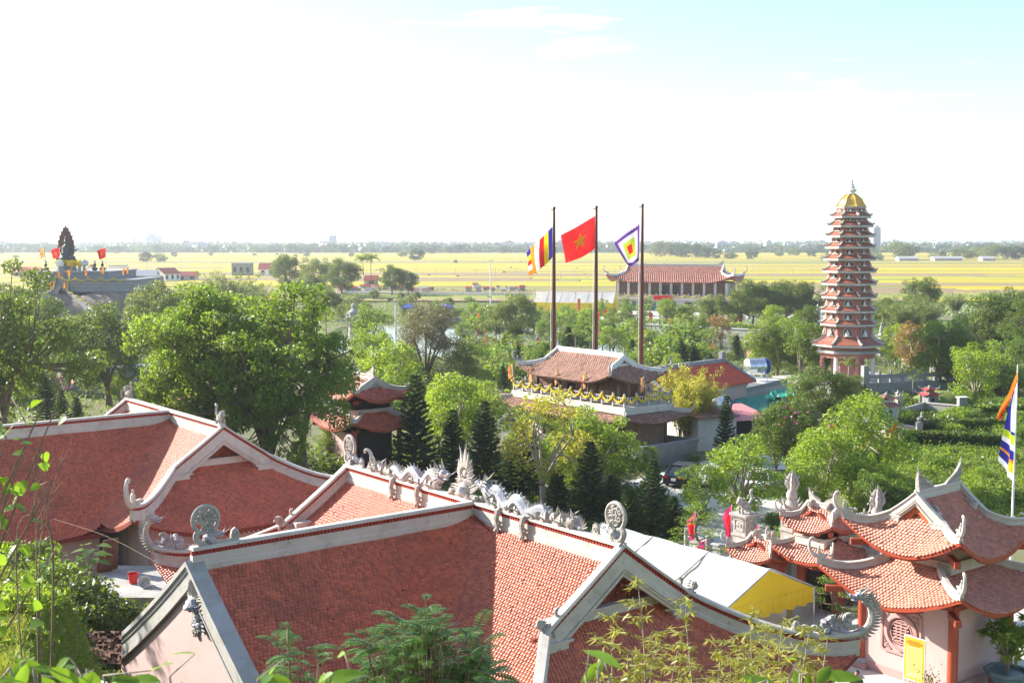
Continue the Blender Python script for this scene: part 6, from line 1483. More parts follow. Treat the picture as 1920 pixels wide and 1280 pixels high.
for k in range(4): mb = MB(); z = lz(546) + (zt2 - lz(546)) * (k + 1) / 4 - .12; mb.box(lx(128), lx(262) + .06, -3.06, -3.0, z, z + .1); mb.build('wall_course', M_GREY, ter)
mb = MB(); mb.box(lx(75), lx(207), -1.0, 14, lz(530), zt1); mb.build('upper_wall', M_STONEG, ter)
mb = MB(); mb.box(lx(72), lx(209), -1.25, 14.2, zt1, zt1 + .22); mb.build('terrace_edge', M_GREY, ter)
n = 14
for k in range(n):
    z = lz(548) + (zt2 - lz(548)) * (k + 1) / n; mb = MB(); mb.box(lx(106), lx(128), -4.6 + 3.4 * k / n, -1.0, z - .3, z); mb.build('step', M_STONE, ter)
mb = MB(); mb.box(lx(75), lx(106), -2.6, 0, lz(556), lz(527)); mb.build('side_wall', M_STONEG, ter)
mb = MB(); mb.box(lx(117), lx(126), -1.3, -.95, lz(524), lz(500)); mb.build('incense_stele', M_STONEG, ter)
for xa, ya, xb, yb in ((100, 550, 106, 523), (126, 550, 131, 523), (126, 549, 176, 581), (98, 549, 76, 560)):
    a = B(xa, ya, -4); b = B(xb, yb, -2 if yb < 540 else -9); a.x -= tc0.x; b.x -= tc0.x; a.y -= TD; b.y -= TD
    mb = MB(); mb.sweep([a, b], [(-.12, -.9), (.12, -.9), (.12, .5), (-.12, .5)]); mb.build('stair_wall', M_STONEG, ter)
    g2 = thing('garland', None, None, (tc0.x, TD, 0)); later(g2, 'yellow garland on the statue terrace stair walls', 'garland', 'terrace garlands'); swags([(a.x, a.y - .2, a.z), (b.x, b.y - .2, b.z)], g2, 1.6, .6, .3, .08)
g2 = thing('garland', 'long yellow garland along the lower terrace wall below the seated statue', 'garland', (tc0.x, TD, 0)); swags([(lx(131), -3.2, zt2), (lx(250), -3.2, zt2)], g2, 2.0, .25, .4, .09)
# seated statue with flame aureole
M_BRONZE = mat('dark_bronze', (.055, .055, .05), .55, .2, 3, spec=.5); M_BRONZE2 = mat('brown_bronze', (.15, .07, .045), .6, .3, 4)
sx0 = (B(116, 490).x); st_ = thing('seated_statue', 'dark bronze seated statue with tall flame-edged backboard on the left terrace', 'statue', (sx0, TD + 2, zt1 + .22))
H_ = lz(428) - zt1; k_ = H_ / 8.0
mb = MB(); mb.M = Matrix.Scale(k_, 4); mb.lathe([(1.9, 0), (1.9, .5), (1.7, .55), (1.7, 1.2), (2.0, 1.3)], 12); mb.build('pedestal', M_STONEG, st_)
mb = MB(); mb.M = Matrix.Scale(k_, 4)
for i in range(16): a = i * math.pi / 8; mb.ball((1.75 * math.cos(a), 1.75 * math.sin(a), 1.65), (.4, .4, .42), 7, 5)
mb.lathe([(1.5, 1.3), (1.8, 1.9)], 14); mb.build('lotus', M_YEL, st_)
mb = MB(); mb.M = Matrix.Scale(k_, 4) @ trm(.25, -.4, 0); mb.lathe([(1.35, 1.9), (1.5, 2.2), (1.2, 2.7), (.95, 3.1), (.85, 3.9), (.8, 4.4), (.35, 4.75), (.28, 4.9)], 14); mb.ball((0, 0, 5.3), (.42, .42, .52), 10, 8); mb.lathe([(.3, 5.7), (.3, 6.0), (.1, 6.3)], 8)
for s in (-1, 1):
    mb.tube([(s * .8, 0, 4.3), (s * 1.15, -.1, 3.5), (s * .6, -.8, 3.0)], [.32, .28, .2], 8); mb.tube([(s * .5, -.3, 2.3), (s * 1.45, -.5, 2.3), (s * .4, -1.1, 2.2)], [.45, .42, .3], 8)
mb.tube([(1.0, 0, 3.9), (1.7, -.2, 3.7), (2.1, -.2, 3.9)], [.2, .14, .1], 6); mb.build('figure', M_BRONZE, st_, True)
out = []
for i in range(41):
    f_ = i / 40; a = -1 + 2 * f_; w = 2.05 * (1 - abs(a) ** 1.0) ** .5
    pass
prof = [(1.5, 1.8), (1.9, 2.8), (2.1, 3.8), (2.05, 4.8), (1.75, 5.8), (1.3, 6.6), (.75, 7.3), (.25, 7.9)]
poly = []
for i, (x, z) in enumerate(prof):
    poly.append((x, z))
    if i < len(prof) - 1: nx_, nz = prof[i + 1]; poly.append(((x + nx_) / 2 + .28, (z + nz) / 2 + .28)); poly.append(((x + nx_) / 2 - .02, (z + nz) / 2 + .22))
poly = poly + [(0, 8.3)] + [(-x, z) for x, z in poly[::-1]]; poly = [(x * .66, z) for x, z in poly]
mb = MB(); mb.M = Matrix.Scale(k_, 4); mb.prism(poly, (-.35, .9, 0), (1, 0, 0), (0, 0, 1), (0, .45, 0)); mb.build('aureole', M_BRONZE2, st_)
mb = MB(); mb.M = Matrix.Scale(k_, 4)
for i in range(26): rg = random.Random(i); x = rg.uniform(-1.0, .7); z = rg.uniform(2.2, 7.2); mb.ball((x * (1 - (z - 2) / 9), .88, z), (.22, .12, .22), 6, 4, .2, i)
mb.build('aureole_relief', M_BRONZE2, st_)
for i, (x, m) in enumerate(((112, F_WHITE), (149, F_YEL), (134, F_YEL), (158, F_WHITE))):
    p = B(x, 502, -.6); t = thing('flower_vase', None, None, (p.x, p.y, zt1 + .22)); later(t, 'large flower arrangement at the foot of the seated statue', 'flowers', 'flower vases on the terrace'); mb = MB(); mb.lathe([(.2, 0), (.32, .3), (.18, .7), (.26, .8)], 8); mb.build('vase', M_STONE, t); mb = MB(); mb.ball((0, 0, 1.25), (.65, .6, .55), 10, 7, .25, i); mb.build('blossoms', m, t)
for i, (x, y) in enumerate(((86, 508), (178, 508), (192, 506))):
    p = B(x, y, -1.0); t = thing('bronze_crane', None, None, (p.x, p.y, zt1 + .22)); later(t, 'dark crane statue on the terrace edge', 'statue', 'crane statues on the terrace'); mb = MB(); mb.ball((0, 0, .35), (.55, .4, .3), 8, 5, .1, i); mb.ball((0, 0, 1.0), (.3, .2, .28), 8, 5); mb.tube([(0, 0, 1.1), (.1, 0, 1.5), (-.05, 0, 1.75), (-.25, 0, 1.72)], [.12, .08, .07, .02], 6); mb.tube([(0, 0, .3), (0, 0, 1)], .08, 6); mb.build('crane', M_BRONZE, t, True)
for i, (x, yt, yb, kind, lab) in enumerate(((85, 463, 500, 'b', 'striped flag on a thin pole left of the seated statue'), (113, 463, 505, 'r', 'red flag flying in front of the seated statue'), (199, 464, 500, 'r', 'red flag on a thin pole right of the seated statue'))):
    p = B(x, yb, .5); top = B(x, yt, .5); t = thing('terrace_flag', lab, 'flag', (p.x, TD + .5, zt1), 0, 'terrace flags'); hh = top.z - zt1
    mb = MB(); mb.tube([(0, 0, 0), (0, 0, hh)], .05, 5); mb.build('pole', M_STEEL, t)
    w = .9 if kind == 'b' else 1.35
    cloth('cloth', BUDD if kind == 'b' else [F_RED], (0, 0, hh - .05), (0, 0, hh - 1.55), (-w, -.2, hh - .5), (-w * .85, .1, hh - 2.0), budd_col if kind == 'b' else (lambda s, t_: 0), 8, 8, .1, i, t, star=(.5, .5, .26) if kind == 'r' else None)
for i, (x, y) in enumerate(((97, 535), (123, 535), (233, 510), (241, 508), (302, 530), (193, 567), (108, 516), (132, 512), (163, 512), (195, 508))):
    p = B(x, y + 6, -6); small_flag('little red flag around the statue terrace', 'flag', (p.x, p.y, p.z - .5), 1.7, .8, .95, [F_ORANGE], lambda s, t_: 0, 0, 'red flags around the statue terrace', seed=i)
# ------------------------------------------------------------------ pond bank and hedge
for i, (a, b, hh, lab) in enumerate((((1140, 618), (1440, 634), 1.4, 'grey stone retaining wall on the far side of the pond, right part'), ((800, 606), (1000, 606), 1.2, 'low grey stone retaining wall of the pond behind the olive tree'))):
    low_wall(lab, [at_z(*a, 0), at_z(*b, 0)], hh, .5, M_GREY, None, True, 'retaining wall')
# ------------------------------------------------------------------ red festival flags on sticks
FL = [(914, 627), (1029, 600), (1124, 606), (1137, 601), (1186, 606), (1201, 606), (1217, 605), (1262, 609), (1274, 606), (1318, 606), (1364, 588), (1377, 590), (1391, 588), (1381, 613), (1392, 611), (1236, 656), (1263, 652), (1350, 592), (1010, 661), (973, 653), (1333, 660), (1300, 612), (1152, 617), (900, 610)]
for i, (x, y) in enumerate(FL):
    p = at_z(x, y, 0); small_flag('small red flag on a stick in the pond gardens', 'flag', p, 2.6, 1.3, 1.9, [F_RED], lambda s, t_: 0, 0, 'red flags in the pond gardens', seed=i)
for i, (x, y, yt, lab) in enumerate(((1878, 708, 677, 'small red-and-white flag by the road at the right edge'), (1855, 716, 672, 'small red flag left of the road at the right edge'))):
    p = at_z(x, y, 0); t = small_flag(lab, 'flag', p, 2.6, .9, 1.5, [F_RED, F_WHITE], lambda s, t_: 1 if (i == 0 and s < .35) else 0, 0, 'flags by the right-hand road', seed=i + 3)
# pointed festival flags round the courtyard
for i, (x, yb, yt, mats, lab) in enumerate(((1420, 1062, 985, [F_YEL, F_PURPLE, F_PINK], 'yellow and purple pointed festival flag below the lion pillar'), (1370, 1010, 945, [F_RED, F_PINK, F_PINK], 'pink-red festival flag left of the lion pillar'), (1302, 1012, 960, [F_RED, F_PINK, F_PINK], 'red festival flag among the bonsai by the marquee'), (1322, 1040, 1012, [F_PINK, F_PURPLE, F_PINK], 'pink and purple festival flag just above the marquee ridge'), (1565, 1062, 1005, [F_RED, F_PURPLE, F_PINK], 'red festival flag hanging under the ceremonial gate eaves'), (1471, 1078, 1050, [F_PINK, F_RED, F_PINK], 'small pink festival flag at the foot of the phoenix pillar'))):
    p = at_z(x, yb + 45, 0); top = at_y(x, yt, p.y); h = top.z; t = thing('festival_flag', lab, 'flag', (p.x, p.y, 0), 0, 'festival flags by the courtyard'); mb = MB(); mb.tube([(0, 0, 0), (0, 0, h)], .03, 5); mb.build('pole', M_WHITE, t)
    q = Vector((0, 0, h)); hh = min(2.2, (yb - yt) * p.y / FPX); cloth('cloth', mats, q, q - Vector((0, 0, hh * .95)), q + Vector((-.5, -.2, -hh * .35)), q + Vector((-.25, .1, -hh * 1.05)), lambda s, t_: 0 if max(abs(s - .5), abs(t_ - .5)) < .28 else 1 if max(abs(s - .5), abs(t_ - .5)) < .42 else 2, 10, 14, .12, i, t, jag=.05)
# ------------------------------------------------------------------ pale statues among the trees on the left
def robed(label, x, yb, yt, m=M_STONEW, ped=.25):
    c = at_z(x, yb, 0); h = at_y(x, yt, c.y).z; t = thing('robed_statue', label, 'statue', (c.x, c.y, 0)); p = h * ped
    mb = MB(); mb.lathe([(h * .16, 0), (h * .16, p * .7), (h * .19, p * .8), (h * .14, p)], 10); mb.build('pedestal', M_STONEG, t)
    k = h - p; mb = MB(); mb.lathe([(k * .15, p), (k * .17, p + k * .05), (k * .14, p + k * .4), (k * .16, p + k * .62), (k * .17, p + k * .74), (k * .09, p + k * .82), (k * .06, p + k * .84)], 12); mb.ball((0, 0, p + k * .9), (k * .065, k * .07, k * .08), 10, 8); mb.lathe([(k * .07, p + k * .93), (k * .05, p + k * .98), (.01, p + k)], 8)
    for s in (-1, 1): mb.tube([(s * k * .15, 0, p + k * .74), (s * k * .19, -k * .03, p + k * .58), (s * k * .04, -k * .15, p + k * .60)], [k * .06, k * .06, k * .035], 7); mb.tube([(s * k * .19, -k * .03, p + k * .58), (s * k * .17, -k * .08, p + k * .35)], [k * .06, k * .03], 6)
    mb.build('figure', m, t, True); return t
robed('white robed standing statue left of the dark round tree', 121, 742, 682)
robed('large pale seated-looking statue seen from behind above the big tree crown', 664, 640, 568, M_STONE, .1)
robed('small white statue right of the standing robed statue', 138, 735, 695)
robed('grey standing statue among the pink blossoms on the left', 88, 738, 700, M_STONE)
for i, (x, y) in enumerate(((105, 728), (141, 728))): p = at_z(x, y + 20, 0); small_flag('striped flag beside the white robed statue', 'flag', p, 4.0, 1.0, 1.9, BUDD, budd_col, 0, 'striped flags by the robed statue', seed=i)
p = at_z(88, 735, 0); t = thing('memorial_wall', 'blue-grey memorial wall behind the white robed statue', 'wall', (p.x + 3, p.y + 6, 0), R(5)); mb = MB(); mb.box(-6, 9, 0, .6, 0, 2.2); mb.build('wall', M_STONEG, t); mb = MB(); mb.box(-6.2, 9.2, -.1, .7, 2.2, 2.5); mb.build('coping', M_STONEW, t)
# ------------------------------------------------------------------ village houses, cemetery, light poles
M_ROOFR = mat('village_roof', (.40, .09, .07), .8, .15, .6); M_ROOFG = mat('sheet_roof_grey', (.33, .35, .38), .7, .1, .6)
def house(label, x, yb, wpx, hpx, ratio=.7, wall=M_CREAM, roofm=M_ROOFR, rz=10, flatroof=False, cat='house', grp=None):
    c = at_z(x, yb, 0); s = c.y / FPX; w = wpx * s; h = hpx * s; t = thing('village_house', None, None, (c.x, c.y, 0), R(rz))
    if label.startswith('*'): later(t, label[1:], cat, grp)
    else: prop(t, label, cat, grp)
    d = w * ratio
    if flatroof:
        mb = MB(); mb.box(-w / 2, w / 2, -d / 2, d / 2, 0, h); mb.build('wall', wall, t); mb = MB(); mb.box(-w / 2 - .2, w / 2 + .2, -d / 2 - .2, d / 2 + .2, h, h + .4); mb.build('roof', roofm, t)
    else:
        t.rotation_euler = (0, 0, R(rz + 90)); gable_house(t, d / 2, w / 2, h * .62, h, wall, roofm, .35, None, False)
    n = max(1, int(w / 3))
    for i in range(n):
        x0 = -w / 2 + w * (i + .3) / n; x1 = x0 + w / n * .4
        mb = MB()
        if flatroof: mb.box(x0, x1, -d / 2 - .04, -d / 2, h * .35, h * .72)
        else: mb.box(-d / 2 - .04, -d / 2, x0, x1, h * .2, h * .5)
        o = mb.build('window', M_DARK, t)
    return t
house('white-walled village house with red gable roof left of the statue mound trees', 312, 528, 40, 26, .8, M_WHITE, M_ROOFR, 60)
house('low village house with long red roof right of the white-walled one', 352, 527, 38, 18, .6, M_CREAM, M_ROOFR, 8)
house('grey-roofed village house left of the white-walled one', 272, 530, 46, 24, .7, M_GREY, M_ROOFG, 5)
house('grey village house just right of the terrace wall', 288, 540, 30, 22, .7, M_GREY, M_ROOFG, 5, True)
house('red-roofed village house behind the terrace flags, left', 50, 520, 42, 20, .7, M_CREAM, M_ROOFR, 12)
house('second red-roofed village house left of the seated statue', 68, 523, 30, 22, .7, M_PINK, M_ROOFR, -20)
house('pale narrow village house right behind the seated statue', 173, 518, 14, 22, .9, M_WHITE, M_ROOFR, 80)
house('village house with small water tank behind the right terrace flag', 222, 520, 30, 22, .8, M_WHITE, M_ROOFG, 5, True)
house('white house with dark red roof above the grey-green bamboo', 503, 520, 30, 27, .8, M_WHITE, M_ROOFR, 0)
house('blue-sheeted village house left of the dark red roof', 455, 518, 36, 24, .6, M_STONEG, M_ROOFG, 0, True)
house('small red-roofed shrine house beneath the banyan crown', 697, 536, 22, 20, .8, M_STONEG, M_ROOFR, 0)
house('tiny orange-roofed house left of the pagoda above the trees', 1496, 590, 12, 16, .8, M_PINK, M_TILE2, 0)
rg = random.Random(21)
for i in range(34):
    x = 640 + i * 8.2 + rg.uniform(-3, 3) if i < 22 else 880 + (i - 22) * 9 + rg.uniform(-3, 3); y = 545 + rg.uniform(-4, 6); c = at_z(x, y, 0)
    t = thing('grave_monument', None, None, (c.x, c.y, 0), R(rg.uniform(-10, 10))); later(t, 'small pale grave monument in the cemetery by the rice fields', 'grave', 'cemetery monuments'); w = rg.uniform(.9, 1.7); h = rg.uniform(1.6, 3.0); m = rg.choice([M_STONEW, M_STONE, M_STONEG, M_PINK])
    mb = MB(); mb.box(-w, w, -w * .7, w * .7, 0, h * .3); mb.box(-w * .6, w * .6, -w * .4, w * .4, h * .3, h * .75); mb.build('body', m, t)
    mb = MB(); mb.add([(-w * .9, -w * .6, h * .75), (w * .9, -w * .6, h * .75), (w * .9, w * .6, h * .75), (-w * .9, w * .6, h * .75), (-w * .5, 0, h), (w * .5, 0, h)], [(0, 1, 5, 4), (1, 2, 5), (2, 3, 4, 5), (3, 0, 4), (3, 2, 1, 0)]); mb.build('roof', rg.choice([M_ROOFR, M_STONE, M_ROOFR]), t)
low_wall('long pale blue-white cemetery wall in front of the grave monuments', [at_z(640, 553, 0), at_z(760, 555, 0), at_z(900, 556, 0), at_z(995, 556, 0)], 1.1, .3, M_STONEW, None)
for i, (x, yb, yt) in enumerate(((920, 575, 487), (341, 525, 486), (742, 610, 567), (275, 520, 494))):
    c = at_z(x, yb, 0); h = at_y(x, yt, c.y).z; t = thing('light_pole', ['tall pale pole standing left of the flagpoles over the fields', 'grey concrete pole by the red-roofed village houses', 'short white pole beside the blue canopies', 'thin pole above the grey village house'][i], 'pole', (c.x, c.y, 0)); mb = MB(); mb.lathe([(.2, 0), (.12, h)], 8); mb.build('shaft', M_STONEW, t, True); mb = MB(); mb.box(-.6, .6, -.06, .06, h - .3, h - .15); mb.build('crossarm', M_STEEL, t)
rg = random.Random(9)
for row, (D, x0, x1, n, h) in enumerate(((590, 780, 1560, 22, 4.2), (520, 1000, 1560, 12, 3.6), (760, 1640, 1915, 6, 7.5))):
    for i in range(n):
        x = x0 + (x1 - x0) * i / (n - 1); c = at_y(x, 500, D + rg.uniform(-6, 6)); t = thing('field_post', None, None, (c.x, c.y, 0)); later(t, ['thin post in the long row across the rice fields', 'thin post in the nearer row before the rice fields', 'utility pole in the rice fields right of the pagoda'][row], 'post', ['posts across the rice fields', 'nearer field posts', 'field utility poles'][row])
        mb = MB(); mb.lathe([(.16, 0), (.11, h * rg.uniform(.9, 1.1))], 6); mb.build('shaft', M_GREY, t)
# ------------------------------------------------------------------ far town on the horizon
rg = random.Random(33)
M_TOWN = [mat('town_wall_%d' % i, c, .9, .05, .2) for i, c in enumerate([(.62, .60, .58), (.55, .52, .50), (.60, .50, .44), (.50, .52, .55)])]
def tower(label, x, D, w, h, dome=False, m=None):
    c = at_y(x, 470, D); t = thing('far_tower', label, 'tower', (c.x, D, 0)); mb = MB(); mb.box(-w / 2, w / 2, -w / 2, w / 2, 0, h); b = mb.build('shaft', m or M_TOWN[1], t)
    for k in range(int(h / 5)): mb = MB(); mb.box(-w * .35, w * .35, -w / 2 - .1, -w / 2, 3 + k * 5, 5 + k * 5); mb.build('window_band', M_STONEG, b)
    mb = MB(); mb.lathe([(w * .6, h), (w * .55, h + w * .4), (w * .25, h + w * .9), (.05, h + w * 1.6)] if dome else [(w * .55, h), (.4, h + w * .5)], 8); mb.build('cap', m or M_TOWN[1], t)
tower('left of the twin church towers on the far horizon', 621, 2300, 7, 27, False); tower('right of the twin church towers on the far horizon', 628, 2300, 7, 27, False)
tower('tallest domed tower of the hazy far group at left', 281, 2500, 13, 26, True); tower('slim middle domed tower of the hazy far group at left', 291, 2500, 9, 25, True); tower('right domed tower of the hazy far group at left', 300, 2500, 8, 24, True); tower('small hazy far tower left of the domed group', 253, 2500, 6, 20, True)
tower('pale grain silo tower on the horizon right of the pagoda', 1642, 1900, 11, 38, False, M_STONEG)
for i, (x, h) in enumerate(((1786, 52), (1133, 40), (1390, 38), (1230, 34), (1700, 30))):
    c = at_y(x, 470, 2300); t = thing('radio_mast', None, None, (c.x, 2300, 0)); later(t, 'thin radio mast on the far horizon', 'mast', 'far radio masts'); mb = MB(); mb.lathe([(1.0, 0), (.35, h)], 4); mb.build('mast', M_STEEL, t)
for i in range(150):
    x = rg.uniform(-10, 1930); D = rg.uniform(1780, 2500); w = rg.uniform(7, 17); h = rg.choice([5, 7, 9, 11, 14]) * rg.uniform(.8, 1.2); c = at_y(x, 470, D); t = thing('town_house', None, None, (c.x, D, 0), R(rg.uniform(-20, 20)))
    later(t, 'tiny pale house of the far town along the horizon', 'house', 'houses of the far town'); m = rg.choice(M_TOWN); mb = MB(); mb.box(-w / 2, w / 2, -4, 4, 0, h); b = mb.build('wall', m, t)
    mb = MB(); mb.prism([(-w / 2 - .3, 0), (w / 2 + .3, 0), (0 if rg.random() < .5 else w * .2, 2.6)], (0, -4.4, h), (1, 0, 0), (0, 0, 1), (0, 8.8, 0)); mb.build('roof', rg.choice([M_ROOFR, M_ROOFG, M_TOWN[0]]), t)
    for k in range(2): mb = MB(); mb.box(-w * .35 + k * w * .4, -w * .1 + k * w * .4, -4.06, -4, h * .4, h * .75); mb.build('window', M_STONEG, b)
for i, (x, w) in enumerate(((1700, 60), (1775, 90), (1850, 40), (1565, 50))):
    c = at_y(x, 492, 1020); t = thing('farm_shed', None, None, (c.x, 1020, 0)); later(t, 'long pale farm shed at the far field edge beyond the pagoda', 'shed', 'far farm sheds'); w = w * 600 / FPX; mb = MB(); mb.box(-w / 2, w / 2, -5, 5, 0, 2.6); mb.build('wall', M_GREY, t); mb = MB(); mb.prism([(-5.4, 0), (5.4, 0), (0, 1.8)], (-w / 2 - .5, 0, 2.6), (0, 1, 0), (0, 0, 1), (w + 1, 0, 0)); mb.build('roof', M_GREY, t)

# ------------------------------------------------------------------ foliage
L_DARK = leaf_mat('leaf_dark', (.034, .068, .016), (.115, .175, .038), .38)
L_MID = leaf_mat('leaf_mid', (.052, .110, .022), (.158, .248, .048), .46)
L_BRIGHT = leaf_mat('leaf_bright', (.085, .165, .018), (.225, .325, .048), .45)
L_GREY = leaf_mat('leaf_greygreen', (.065, .10, .035), (.17, .22, .08), .36)
L_OLIVE = leaf_mat('leaf_olive', (.10, .095, .040), (.20, .185, .085), .25, (.30, .28, .10))
L_YEL = leaf_mat('leaf_yellowgreen', (.15, .18, .025), (.34, .34, .06), .42)
L_NORF = leaf_mat('needle_dark', (.016, .042, .014), (.070, .120, .034), .2)
L_PALM = leaf_mat('leaf_palm', (.07, .13, .02), (.20, .27, .05), .35)
L_AUT = leaf_mat('leaf_rust', (.20, .10, .03), (.34, .24, .06), .3, (.5, .3, .06))
L_GRASS = leaf_mat('grass_blade', (.08, .13, .025), (.20, .24, .055), .34)
L_FAR = leaf_mat('leaf_far', (.030, .060, .020), (.075, .12, .035), .2)
M_FLOW = flat('pink_blossom', (.65, .16, .30))

def leaf_arrays(C, size, rg, aspect=.5, up=.6, droop=.3, fold=.12, D=None):
    n = len(C)
    d = rg.normal(size=(n, 3)) if D is None else D + rg.normal(size=(n, 3)) * .25
    if D is None: d[:, 2] = d[:, 2] * .6 - droop
    d /= np.linalg.norm(d, axis=1)[:, None] + 1e-9
    nr = rg.normal(size=(n, 3)) * .7; nr[:, 2] += up
    sd = np.cross(nr, d); sd /= np.linalg.norm(sd, axis=1)[:, None] + 1e-9
    nn = np.cross(d, sd)
    L_ = (size * rg.uniform(.65, 1.3, n))[:, None]; W = L_ * aspect
    V = np.stack([C - d * L_ * .5, C + sd * W * .5 - d * L_ * .05 + nn * fold * W, C + d * L_ * .5, C - sd * W * .5 - d * L_ * .05 + nn * fold * W], 1)
    return V.reshape(-1, 3), np.arange(n * 4).reshape(n, 4)
def leaves_mesh(name, C, size, rg, rnd=None, **k):
    V, F = leaf_arrays(np.asarray(C, float), size, rg, **k)
    if rnd is None: rnd = rg.rand(len(C))
    return np_mesh(name, V, F, np.repeat(rnd, 4))
def clump_points(cs, rs, per, rg, flat=.75, shell=.55):
    out = []; rn = []
    for c, r in zip(cs, rs):
        n = max(6, int(per * (r ** 2))); p = rg.normal(size=(n, 3)); p /= np.linalg.norm(p, axis=1)[:, None]
        p *= (shell + (1 - shell) * rg.rand(n))[:, None]; p[:, 2] *= flat; out.append(c + p * r); rn.append(np.clip(rg.rand() * .45 + rg.rand(n) * .55, 0, 1))
    return np.concatenate(out), np.concatenate(rn)
def broad_proto(seed, H, Rc, z0, ncl, per, leaf, cr, lm, bark=M_BARK, aspect=.5, droop=.3, flat_=.75, lean=0.0, trunk_r=None):
    rg = np.random.RandomState(seed); zc = (z0 + H) / 2; rz_ = (H - z0) / 2
    cs = []; ph = rg.rand(6) * 6.28
    while len(cs) < ncl:
        d = rg.normal(size=3); d /= np.linalg.norm(d); az = math.atan2(d[1], d[0])
        lobe = 1 + .16 * math.sin(2 * az + ph[0]) + .12 * math.sin(3 * az + ph[1]) + .10 * math.sin(5 * d[2] + ph[2])
        q = rg.uniform(.5, 1.0) ** .6 * lobe; c = np.array([d[0] * Rc * q + lean * d[2], d[1] * Rc * q, zc + d[2] * rz_ * q])
        if d[2] < -.55 and rg.rand() < .6: continue
        if all(np.linalg.norm(c - o) > cr * .55 for o in cs) or rg.rand() < .12: cs.append(c)
    rs = cr * rg.uniform(.65, 1.25, ncl); P, rn = clump_points(cs, rs, per, rg, flat_)
    me = leaves_mesh('crown', P, leaf, rg, rn, aspect=aspect, droop=droop); me.materials.append(lm)
    mb = MB(); tr = trunk_r or H * .027; fork = Vector((rg.uniform(-.2, .2), rg.uniform(-.2, .2), z0 * .9)); mb.tube([(0, 0, -.3), (fork.x * .3, fork.y * .5, z0 * .45), fork], [tr * 1.35, tr, tr * .85], 8)
    mains = []
    for k in range(6):
        a = k * 1.05 + rg.uniform(-.3, .3); e = Vector((math.cos(a) * Rc * .55, math.sin(a) * Rc * .55, zc + rz_ * rg.uniform(-.2, .45))); m = fork.lerp(e, .45) + Vector((0, 0, rz_ * .12)); pts = curve_pts([fork, m, e], 4); mb.tube(pts, [tr * .62 * (1 - .65 * i / len(pts)) for i in range(len(pts))], 6); mains += pts[2:]
    for c in cs:
        c = Vector(c); b = min(mains, key=lambda q: (q - c).length); mb.tube([b, b.lerp(c, .5) + Vector((0, 0, -.1)), c], [tr * .30, tr * .20, tr * .08], 4)
    tm = mb.mesh('trunk', bark, True)
    return ('broad', tm, me, H, Rc)
def norfolk_proto(seed, H, Rb):
    rg = np.random.RandomState(seed); C = []; D = []; rn = []; mb = MB(); mb.tube([(0, 0, -.2), (0, 0, H * .6), (0, 0, H)], [H * .022, H * .014, .02], 7); z = H * .10
    while z < H * .98:
        f = z / H; ln = Rb * (1 - f) ** .8 + .12; nb = 7 if f < .8 else 5; a0 = rg.rand() * 6.28
        for b in range(nb):
            a = a0 + b * 2 * math.pi / nb + rg.uniform(-.2, .2); l = ln * rg.uniform(.75, 1.1); dx = np.array([math.cos(a), math.sin(a), 0]); n = max(4, int(l / .13)); up = .25 + .5 * f
            pts = [(0, 0, z)] + [tuple(dx * l * t + np.array([0, 0, z + l * (up * t - .30 * t * t + .18 * t ** 3)])) for t in (.35, .7, 1)]; mb.tube(pts, [.035, .03, .02, .01], 4)
            for i in range(1, n + 1):
                t = i / n; p = dx * l * t + np.array([0, 0, z + l * (up * t - .30 * t * t + .18 * t ** 3)]); sd = np.array([-dx[1], dx[0], 0])
                q = rg.rand() * .5 + .5 * t ** 2 * rg.rand()
                for s in (-1, 1):
                    w = .34 * (1 - .55 * abs(t - .45)); C.append(p + sd * s * w * .42 + dx * .05); D.append(sd * s * .9 + dx * .7 + np.array([0, 0, .15])); rn.append(q)
                C.append(p + np.array([0, 0, .06])); D.append(dx + np.array([0, 0, .7])); rn.append(min(1, q + .15))
        z += H * .042 + .12 * (1 - f)
    me = leaves_mesh('crown', np.array(C), .50, rg, np.array(rn), aspect=.40, up=.9, D=np.array(D)); me.materials.append(L_NORF)
    return ('norfolk', mb.mesh('trunk', M_BARK, True), me, H, Rb)
def palm_proto(seed, H, Lf, nf=11, stems=1, lm=L_PALM, trunkm=M_BARKP):
    rg = np.random.RandomState(seed); C = []; D = []; mb = MB(); fv = MB()
    for s in range(stems):
        bx, by = (rg.uniform(-.5, .5), rg.uniform(-.5, .5)) if stems > 1 else (0, 0); hh = H * rg.uniform(.65, 1) if stems > 1 else H; tz = hh - Lf * .55
        mb.tube([(bx * .4, by * .4, -.2), (bx * .7, by * .7, tz * .5), (bx, by, tz)], [.11, .09, .07], 6)
        for k in range(nf):
            a = k * 2.4 + rg.uniform(-.3, .3); el = rg.uniform(.15, 1.25); dx = np.array([math.cos(a), math.sin(a), 0]); l = Lf * rg.uniform(.8, 1.1); prev = np.array([bx, by, tz]); n = 12; pts = [tuple(prev)]
            for i in range(1, n + 1):
                t = i / n; ang = el - 1.5 * t * t; prev = prev + (dx * math.cos(ang) + np.array([0, 0, math.sin(ang)])) * l / n; pts.append(tuple(prev)); sd = np.array([-dx[1], dx[0], 0])
                for q in (-1, 1): C.append(prev + sd * q * .17 * l * .8 * math.sin(math.pi * (.12 + .8 * t)) + np.array([0, 0, -.05])); D.append(sd * q * .9 + dx * .55 + np.array([0, 0, -.35]))
            mb.tube(pts[::3], [.025, .02, .015, .01, .006][:len(pts[::3])], 3)
    me = leaves_mesh('crown', np.array(C), Lf * .32, rg, None, aspect=.16, up=.8, D=np.array(D)); me.materials.append(lm)
    return ('palm', mb.mesh('trunk', trunkm, True), me, H, Lf)
